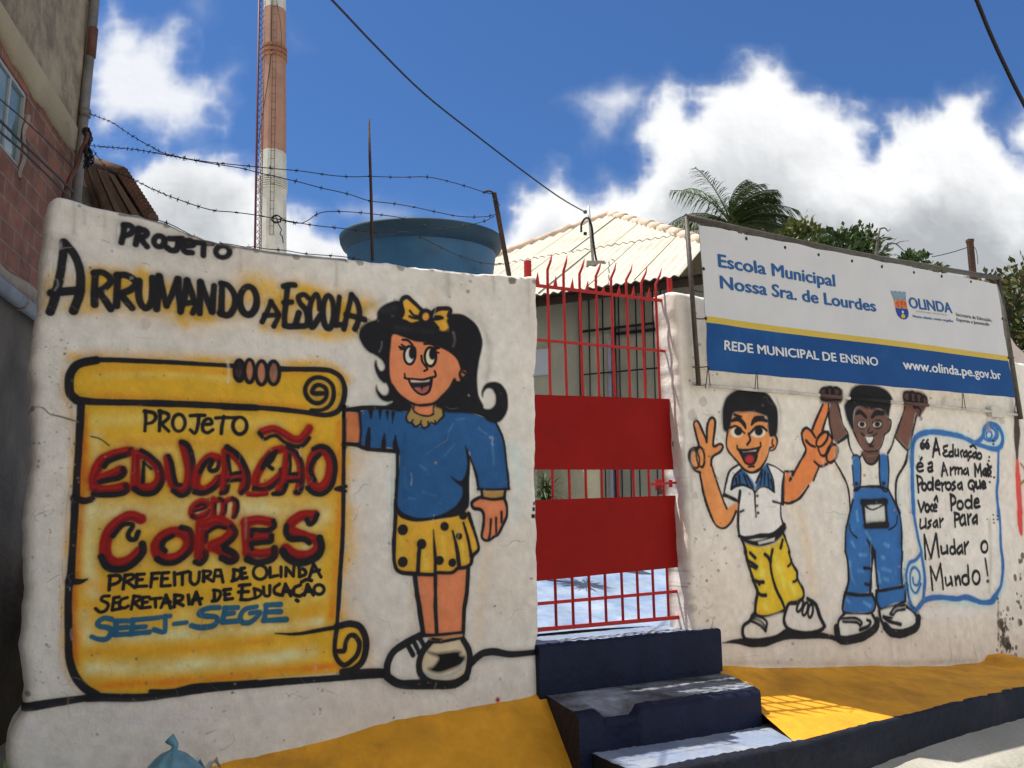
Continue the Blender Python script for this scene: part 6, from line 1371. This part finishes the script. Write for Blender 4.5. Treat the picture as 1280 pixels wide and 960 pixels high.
part('mortar_bed', M_MORT, house, lambda g: g.grid([[HP(ws0 - .05 - .03*math.sin(z*23) + k*.03, .001 + .012*math.sin(k*1.5), z) for k in range(3)] for z in np.arange(wz0 - .06, wz0 + .42, .03)]))
dpx = V(at(108, 120, 6.12)); 
dp = thing('drainpipe', 'tall grey drainpipe with a rusty joint at the corner of the brick house', 'pipe', (dpx.x, dpx.y, .2))
part('pipe', M_DRAIN, dp, lambda g: g.tube([(dpx.x, dpx.y, .2), (dpx.x - .01, dpx.y, 4), (dpx.x + .012, dpx.y, 8.5)], .036, 14))
zj = float(at(113, 32, 6.05).z); part('rusty_joint', M_BROWN, dp, lambda g: g.tube([(dpx.x + .003, dpx.y, zj - .22), (dpx.x + .004, dpx.y, zj + .02)], .039, 14))
part('joint_ring', M_DRAIN, dp, lambda g: g.tube([(dpx.x, dpx.y, float(at(108,136,6.05).z) - .03), (dpx.x, dpx.y, float(at(108,136,6.05).z) + .03)], .042, 14))
part('dark_bracket', M_RUST, dp, lambda g: g.box((dpx.x - .06, dpx.y - .02, float(at(101,150,6.05).z)), (.05,0,0), (0,.05,0), (0,0,.16)))
# cables along the side wall
for nm, lab, pts, r in [('wall_cable', 'upper thin cable strung across the window of the brick house', [(-60,70),(0,124),(27,147),(60,178),(96,214)], .0045), ('wall_cable', 'thick middle cable running below the window pane to the corner', [(-60,100),(0,151),(26,177),(60,209),(92,240)], .008), ('wall_cable', 'lowest black cable crossing the brick wall of the house', [(-60,112),(0,165),(27,188),(60,220),(90,250)], .007)]:
    g = MB(); g.tube(curve3([HP(*((lambda q: (q[0], .09, q[1]))(hs(x, y, .09)))) for x, y in pts], 5), r, 7); tag(g.build(nm, M_CABLE), lab, 'cable')
g = MB(); g.tube(curve3([V(at(x, y, 5.85)) for x, y in ((78,250),(88,222),(97,205),(101,190),(107,178),(110,166))], 5), .016, 8); tag(g.build('conduit', M_BROWN), 'bent brown conduit climbing beside the drainpipe at the house corner', 'pipe')
rs = random.Random(12); g = MB()
for k in range(9):
    P = [V(at(108 + rs.uniform(-5,6) + i * rs.uniform(-.6,1.0), 160 + i * 7.0 + rs.uniform(-2,2), 5.9 + rs.uniform(-.06,.06))) for i in range(8)]
    g.tube(curve3(P, 4), rs.choice((.005,.007,.010)), 6)
tag(g.build('cable_bundle', M_CABLE), 'tangled bundle of black cables tied to the drainpipe', 'cables')

# ------------------------------------------------------------------ tiled house beyond the corner
D2 = 9.2; th = thing('tiled_house', 'old house with a dark tiled roof peeping over the left wall', 'house', (at(130,260,D2+1).x, D2+1, .2))
A, B_, C_, Dd = V(at(96,196,D2+2.0)), V(at(149,216,D2)), V(at(186,274,D2-.1)), V(at(110,262,D2+2.1))
A2 = A + V((0,0,0)); nrm = (B_ - A).cross(C_ - B_).normalized(); nrm = nrm if nrm.z > 0 else -nrm
def fn(g):
    G = [[A.lerp(B_, i / 14).lerp(Dd.lerp(C_, i / 14), j / 9) for j in range(10)] for i in range(15)]
    g.grid(G); g.grid([[p - nrm * .06 for p in r][::-1] for r in G])
part('roof_deck', M_WOOD, th, fn)
def fn(g):
    for j in range(15):
        a = B_.lerp(C_, j / 14); b = A.lerp(Dd, j / 14); up = nrm * .035
        g.tube([a + (a - b).normalized() * .05 + up, a.lerp(b, .5) + up, b + up], .062, 8)
part('tile_rows', M_TILED, th, fn)
part('rafter', M_WOOD, th, lambda g: [g.bar(A.lerp(B_, t) - nrm * .09, Dd.lerp(C_, t) - nrm * .09, .06, .07) for t in (.35,.6,.85)])
part('wall', M_TANP, th, lambda g: g.box((A.x - .6, D2 + .9, .1), (1.15,.0,0), (0,3,0), (0,0,Dd.z - .12)))

# ------------------------------------------------------------------ banded chimney and lattice mast far behind
DC = 70.0; c1, c2 = V(at(340, 312, DC)), V(at(343.6, 8, DC)); cax = (c2 - c1).normalized()
ch = thing('striped_chimney', 'tall white and orange banded concrete chimney far behind the wall', 'chimney', (c1.x, c1.y, .2))
r1, r2 = 18.2 / 1060 * DC, 14.6 / 1060 * DC
cz = lambda y: c1.z + (c2.z - c1.z) * (312 - y) / 304
rad = lambda z: r1 + (r2 - r1) * (z - c1.z) / (c2.z - c1.z)
def chs(nm, z0, z1, m, extra=0, seg=10):
    P = lambda z: c1 + cax * ((z - c1.z) / cax.z)
    def fn(g):
        ths = [2*math.pi*(k + .25)/seg for k in range(seg)]
        for z in (z0, z1): pass
        A_ = [P(z0) + V((math.cos(t), math.sin(t), 0)) * (rad(z0) + extra) for t in ths]; B2 = [P(z1) + V((math.cos(t), math.sin(t), 0)) * (rad(z1) + extra) for t in ths]
        g.add(A_ + B2, [(k, (k+1) % seg, seg + (k+1) % seg, seg + k) for k in range(seg)] + [tuple(range(seg))[::-1], tuple(range(seg, 2*seg))])
    part(nm, m, ch, fn)
chs('white_band', .2, cz(195.5), M_CHW); chs('orange_band', cz(195.5), cz(14), M_CHO); chs('white_band', cz(14), cz(-160), M_CHW); chs('orange_band', cz(-160), cz(-300), M_CHO)
for y in (64, 70, 76): chs('collar', cz(y + 2.2), cz(y - 1.4), M_CHR, .10, 20)
for y in np.arange(228, 243, 2.6): chs('cable_ring', cz(y + .9), cz(y - .5), M_CHW, .10, 20)
Pz = lambda z: c1 + cax * ((z - c1.z) / cax.z)
lad = part('ladder', M_RUST, ch, lambda g: [g.tube([Pz(z) + V((dx, -rad(z) - .10, 0)) for z in (cz(300), cz(150), cz(-40))], .022, 5) for dx in (.16, .46)])
part('rungs', M_RUST, lad, lambda g: [g.tube([Pz(z) + V((.10, -rad(z) - .10, 0)), Pz(z) + V((.52, -rad(z) - .10, 0))], .018, 4) for z in np.arange(cz(300), cz(-20), .75)])
part('feeder_cable', M_CABLE, ch, lambda g: g.tube(curve3([Pz(cz(y)) + V((dx, -rad(cz(y)) - .03, 0)) for y, dx in ((190,-.95),(150,-.60),(115,-.25),(80,-.02),(40,.0),(-30,.02))], 5), .03, 5))
part('feeder_cable', M_CABLE, ch, lambda g: g.tube(curve3([Pz(cz(y)) + V((dx, -rad(cz(y)) - .03, 0)) for y, dx in ((75,.95),(40,.80),(10,.45),(-30,.3))], 5), .02, 5))
mt = thing('lattice_mast', 'slender dark red lattice mast standing left of the striped chimney', 'mast', (at(321,310,60).x, 60, .2))
m1, m2 = V(at(318.6, 312, 60)), V(at(324.0, -10, 60)); md = (m2 - m1).normalized(); mb = m1 - md * ((m1.z - .2) / md.z); mtop = m2 + md * 10
offs_ = [V((0,0,0)), V((.44,.05,0)), V((.22,.40,0))]
for k, o in enumerate(offs_): part('leg', M_MASTR, mt, lambda g: g.tube([mb + o, mtop + o], .085 if k == 0 else .028, 6))
part('bracing', M_MASTR, mt, lambda g: [g.tube([mb + md * z + offs_[a], mb + md * (z + .5) + offs_[b]], .020, 4) for z in np.arange(8, 54, .5) for a, b in ((0,1),(1,2),(2,0))])

# ------------------------------------------------------------------ plants
def blade(g, p, d, up, L, w, m=0, bend=.3, n=3):
    d = d.normalized(); sd = d.cross(up); sd = (sd if sd.length > 1e-4 else d.orthogonal()).normalized()
    vs = []; q = V(p)
    for i in range(n + 1):
        t = i / n; ww = w * (1 - t) ** .7 * (.35 + min(1, t * 3 + .2) * .65) * .5
        c = q + d * L * t - V((0,0,1)) * bend * L * t * t
        vs += [c - sd * ww, c + sd * ww]
    g.add(vs, [(2*i, 2*i+1, 2*i+3, 2*i+2) for i in range(n)], m, True)
def leafy(g, c, R, n, size, rs, m=2, squash=1.0, lump=None, up=.3):
    """leaf clumps filling a crown: twigs end in whorls of leaves"""
    cl = []
    for k in range(max(4, n // 26)):
        a = V((rs.gauss(0,1), rs.gauss(0,1), rs.gauss(0,1))).normalized(); rr = rs.random() ** .4
        cl.append((V((a.x*R[0]*rr, a.y*R[1]*rr, a.z*R[2]*rr)), rs.uniform(.18,.34), rs.randrange(m)))
    for i in range(n):
        o, sp, mm = rs.choice(cl); j = V((rs.gauss(0,1), rs.gauss(0,1), rs.gauss(0,.8))) * sp * max(R) * .55
        p = c + o + j; d = (o * .6 + j + V((rs.gauss(0,1), rs.gauss(0,1), rs.gauss(0,1))) * .35 * max(R) + V((0,0,up*max(R)))).normalized()
        L = size * rs.uniform(.6, 1.3); sd = d.orthogonal(); sd.rotate(Matrix.Rotation(rs.uniform(0, 6.28), 3, d)); w = L * rs.uniform(.34,.5)
        b = p; mid = p + d * L * .5 - V((0,0,1)) * L * .04; tip = p + d * L - V((0,0,1)) * L * .16
        g.add([b, mid - sd * w * .5, tip, mid + sd * w * .5], [(0,1,2,3)], mm if rs.random() < .8 else rs.randrange(m), False)
def tree(name, label, cat, c, R, n, size, mats, seed, trunk=.07, group=None, limbs=6, squash=1):
    rs = random.Random(seed); c = V(c); base = V((c.x + rs.uniform(-.2,.2), c.y, .2)); t = thing(name, label, cat, base, group)
    def fn(g):
        top = c - V((0,0,R[2]*.55)); mid = base.lerp(top, .55) + V((rs.uniform(-.15,.15), rs.uniform(-.1,.1), 0)); g.tube(curve3([base, mid, top], 4), [trunk * (1 - .5*i/8) for i in range(9)], 8)
        for k in range(limbs):
            a = k / limbs * 6.28 + rs.uniform(-.4,.4); e = c + V((math.cos(a)*R[0]*.75, math.sin(a)*R[1]*.75, R[2]*rs.uniform(-.2,.7)))
            m_ = top.lerp(e, .5) + V((0,0,R[2]*.12)); g.tube(curve3([top - V((0,0,R[2]*.2)), m_, e], 3), [trunk*.45*(1-.8*i/6) for i in range(7)], 6)
    part('trunk', M_BARK, t, fn)
    part('crown', mats, t, lambda g: leafy(g, c, R, n, size, rs, len(mats)))
    return t
tree('small_tree', 'dense dark green bushy tree behind the middle of the banner frame', 'tree', at(1058,326,10), (.42,.40,.34), 2600, .095, [M_LEAFD, M_LEAFD, M_LEAFG], 5)
tree('small_tree', 'yellowish green tree between the palm and the dark bush', 'tree', at(1003,306,11), (.30,.30,.26), 1100, .10, [M_LEAFY, M_LEAFY, M_LEAFG], 6, .05)
tree('sapling', 'young leafy shoot sticking up behind the banner beside the bare branch', 'tree', at(1143,334,9), (.17,.17,.20), 260, .085, [M_LEAFG, M_LEAFD], 8, .03, limbs=4)
tree('sapling', 'low leafy shoot half hidden by the banner left of the rusty post', 'tree', at(1166,341,9), (.15,.15,.14), 150, .075, [M_LEAFG, M_LEAFY], 9, .025, limbs=4)
tree('large_tree', 'big brownish green tree filling the right edge beyond the banner', 'tree', at(1292,402,10.5), (.78,.7,.72), 4600, .105, [M_LEAFB, M_LEAFB, M_LEAFD, M_LEAFY], 10, .12, limbs=9)
tree('large_tree', 'dusty green tree low behind the right end of the banner', 'tree', at(1222,372,12.5), (.42,.45,.30), 1300, .11, [M_LEAFB, M_LEAFY], 14, .06)
# palm
pc = V(at(916, 284, 24)); rs = random.Random(33); palm = thing('palm_tree', 'coconut palm with wind blown fronds showing above the banner', 'palm', (pc.x + .3, pc.y, .2))
part('trunk', M_BARK, palm, lambda g: g.tube(curve3([V((pc.x + .5, pc.y, .2)), V((pc.x + .3, pc.y, 5)), pc - V((0,0,.2))], 6), [.17 - .05*i/12 for i in range(13)], 10))
for k, (ang, el, L_) in enumerate([(178,24,2.6),(160,60,1.9),(146,66,1.75),(120,70,1.5),(98,72,1.5),(70,70,1.55),(52,58,1.6),(38,50,1.7),(25,40,1.75),(12,30,1.8),(4,18,1.8),(-8,8,1.7),(190,2,1.7),(200,-12,1.6),(15,-5,1.7),(35,62,1.45),(110,56,1.4),(60,42,1.6),(140,40,1.4),(352,26,1.8),(45,32,1.7),(80,50,1.45),(20,52,1.6),(100,40,1.3),(30,20,1.8),(170,34,2.6),(184,14,2.7),(188,-4,2.4),(155,50,2.1),(172,52,2.2),(60,64,1.5),(48,70,1.5),(14,40,1.7),(90,62,1.4),(75,58,1.5),(40,14,1.7),(130,30,1.4)]):
    a = math.radians(ang); el_ = math.radians(el); yo = rs.uniform(-.8,.8)
    L_ *= 1.22
    d0 = V((math.cos(a) * math.cos(el_), yo * math.cos(el_), math.sin(el_) if el > 0 else math.sin(el_))).normalized()
    def fn(g):
        P = []; q = V(pc); d = V(d0); n = 12
        for i in range(n + 1):
            P.append(V(q)); q = q + d * (L_ / n); d = (d + V((.085 if d0.x > -.3 else .02, 0, -.13))).normalized()
        g.tube(P, [.022 * (1 - .8*i/n) + .004 for i in range(n+1)], 5)
        for i in range(2, 46):
            t = i / 46; f = t * n; j = min(int(f), n - 1); p = P[j].lerp(P[j+1], f - j); dd = (P[j+1] - P[j]).normalized()
            sd = dd.cross(V((0,0,1))).normalized()
            for sg in (-1, 1):
                ld = (dd * .85 + sd * sg * .55 + V((.38, 0, -.38)) + V((rs.gauss(0,.1), rs.gauss(0,.1), rs.gauss(0,.12)))).normalized()
                blade(g, p, ld, V((0,0,1)), (.66 * math.sin(math.pi * (t * .85 + .12)) + .12) * rs.uniform(.8,1.15), .042, 0 if rs.random() < .7 else 1, .45)
    part('frond', [M_PALM, M_LEAFD], palm, fn)
# bare branch and rusty post above the banner
db = V(at(1097, 345, 8.5)); br = thing('bare_tree', 'dead grey branch with forked twigs poking above the banner', 'tree', (db.x, db.y, .2))
def fn(g):
    T = lambda pts, r: g.tube(curve3([V(at(x, y, 8.5 + dz)) for x, y, dz in pts], 4), [r * (1 - .7 * i / (4 * (len(pts) - 1))) for i in range(4 * (len(pts) - 1) + 1)], 6)
    g.tube([(db.x, db.y, .2), db], [.04,.03], 8)
    T([(1097,345,0),(1096,315,0),(1097.5,298,0),(1100.5,285,0)], .024); T([(1100,286,0),(1106,285,.05),(1110,289,.05),(1113,286,.05)], .010); T([(1097,300,0),(1088,298,-.1),(1078,296,-.15)], .008)
    T([(1103,316,0),(1106,309,0),(1112,304,.05),(1120,305,.1),(1127,311,.1),(1132,315,.1)], .011); T([(1120,305,.1),(1126,302,.1),(1136,301,.12)], .007); T([(1097,300,0),(1104,298,0),(1111,297,0),(1114,296,0)], .008); T([(1110,304,0),(1109,312,0),(1104,318,.0)], .009); T([(1098,322,0),(1112,320,-.1),(1119,317,-.2)], .008)
part('trunk', M_DEAD, br, fn)
rp0, rp1 = V(at(1218, 362, 8.2)), V(at(1212.5, 303, 8.2)); pp = thing('rusty_post', 'short rusty square post with a wire rising behind the right of the banner', 'post', (rp0.x, rp0.y, .2))
part('shaft', M_RUST, pp, lambda g: g.bar((rp0.x, rp0.y, .2), rp0.lerp(rp1, 1), .048, .048, up=(0,1,0))); part('cap', M_RUST, pp, lambda g: g.bar(rp1, rp1 + V((0,0,.03)), .056, .056, up=(0,1,0)))
part('stay_wire', M_WIRE, pp, lambda g: (g.tube(sag(rp1 - V((0,0,.04)), V(at(1165,321,8.6)), .01), .0045, 5), g.tube(curve3([rp1 - V((0,0,.02)), V(at(1220,312,8.2)), V(at(1222.5,330,8.2))], 4), .003, 5)))
# neighbour's pale wall at the right edge
nb = thing('neighbour_wall', 'pale pinkish wall with a sloping top at the far right edge', 'wall', W(5.6,-.35,.2), kind='thing')
def fn(g):
    P = [WP(x, y, -.32) for x, y in ((1262,420),(1270,432),(1282,443),(1300,452),(1340,468))]; B2 = [V((p.x, p.y, .2)) for p in P]; n = V(NH) * -.15
    for i in range(len(P)-1): g.hexa([B2[i], B2[i+1], B2[i+1]+n, B2[i]+n, P[i], P[i+1], P[i+1]+n, P[i]+n])
part('masonry', mat('pinkish_plaster', (.60,.52,.50), .9, .08, 4, .3, 30), nb, fn)
# low sunlit wall and spiky plant inside the yard
lw = MB(); a = V(at(672, 640, 7.9)); b = V(at(733.5, 640, 7.25)); zl = float(at(700, 560, 7.2).z)
n_ = V((-.45, -.9, 0)).normalized()
lw.hexa([V((a.x, a.y, .9)), V((b.x, b.y, .9)), V((b.x+.12, b.y+.07, .9)), V((a.x+.12, a.y+.07, .9)), V((a.x, a.y, zl)), V((b.x, b.y, zl)), V((b.x+.12, b.y+.07, zl)), V((a.x+.12, a.y+.07, zl))])
lwo = lw.build('yard_wall', M_LITW); lwo.rotation_euler = (0,0,0); tag(lwo, 'low cream wall inside the yard seen between the gate panels', 'wall', kind='thing')
pb = V(at(684, 628, 6.6)); pb.z = 1.2; yu = thing('spiky_plant', 'spiky green plant in the yard seen through the gap between gate panels', 'plant', pb); rs = random.Random(5)
def fn(g):
    c = V(at(683, 612, 6.6))
    g.tube([pb, c], .03, 8)
    for k in range(170):
        d = V((rs.gauss(0,1), rs.gauss(0,.8), rs.gauss(.25,.8))).normalized(); blade(g, c + V((rs.uniform(-.03,.03), 0, rs.uniform(-.12,.04))), d, V((0,0,1)), rs.uniform(.14,.30), .016, rs.randrange(2), .35, 4)
part('leaves', [M_LEAFD, M_LEAFG], yu, fn)

# ------------------------------------------------------------------ small things on the street
bc = V(WP(214, 985, .34)); bag = thing('rubbish_bag', 'knotted light blue plastic bag lying on the street under the white wall', 'bag', (bc.x, bc.y, .2))
def fn(g):
    rs = np.random.RandomState(4); prof = []
    topz = float(WP(214, 936, .34).z); H = topz - .2
    nn, mm = 26, 40; Nn = fbm(nn, mm, 7, 4, 9) - .5
    G = []
    for i in range(nn):
        t = i / (nn - 1); r = .165 * math.sin(math.pi * min(1, t * .93 + .07)) ** .62 * (1 - .1 * t); row = []
        for k in range(mm + 1):
            a = 2 * math.pi * (k % mm) / mm; pleat = 1 + .10 * math.sin(a * 9) * t ** 2.5 + .35 * Nn[i, k % mm]
            row.append(V((bc.x + r * pleat * math.cos(a) * 1.15, bc.y + r * pleat * math.sin(a), .2 + H * t)))
        G.append(row)
    g.grid([r for r in G])
part('body', M_BAG, bag, fn)
kt = V(WP(217, 938, .34)); part('knot', M_BAG, bag, lambda g: (g.tube(curve3([kt - V((.015,0,.05)), kt, kt + V((.005,0,.02)), kt + V((-.02,0,.045))], 3), [.022,.020,.016,.013,.012,.012,.014,.016,.020,.022], 8), g.tube([kt + V((-.03,0,-.03)), kt + V((.03,.0,-.03))], .014, 8)))
sp_ = V(WP(243, 952, .32)); g = MB(); rs = random.Random(2)
g.grid([[sp_ + V((i*.022 + rs.uniform(-.008,.008), j*.014, .03*math.sin(i*1.9+j) + rs.uniform(-.012,.012) - .02)) for j in range(4)] for i in range(5)])
g.tube([sp_ - V((0,0,.0)), V((sp_.x, sp_.y, .2))], .012, 6)
tag(g.build('plastic_scrap', M_SCRAP), 'crumpled white plastic scrap beside the blue bag', 'litter')
for x, y, sd, lab in ((20,962,3,'tuft of green weeds at the foot of the wall, in the bottom left corner'), (44,966,6,'smaller weed beside the corner tuft under the white wall')):
    wb = V(WP(x, y, .16)); wt = thing('weed', lab, 'weed', (wb.x, wb.y, .2)); rs = random.Random(sd)
    part('leaves', [M_LEAFG, M_LEAFY], wt, lambda g: [blade(g, V((wb.x, wb.y, .2)) + V((rs.uniform(-.04,.04), rs.uniform(-.03,.03), rs.uniform(0, wb.z - .22))), V((rs.gauss(0,1), rs.gauss(0,.7), abs(rs.gauss(.9,.4)))), V((0,0,1)), rs.uniform(.08,.16), .03, rs.randrange(2), .4) for k in range(60)])
# kerb-side stones in the gutter
for k, (u, o, r) in enumerate(((4.15,1.02,.07),(3.6,1.0,.045))):
    g = MB(); rs = np.random.RandomState(k); Nn = fbm(12, 18, 4, 3, k + 40) - .5; c = W(u, o, .24)
    g.grid([[c + V((math.cos(2*math.pi*(j%17)/17)*math.sin(math.pi*i/11)*r*1.6*(1+Nn[i,j%17]), math.sin(2*math.pi*(j%17)/17)*math.sin(math.pi*i/11)*r*(1+Nn[i,j%17]), -math.cos(math.pi*i/11)*r*.6)) for j in range(18)] for i in range(12)])
    tag(g.build('stone', M_CONC), ['larger grey stone lying in the gutter at the right', 'small grey stone lying in the gutter'][k], 'stone')
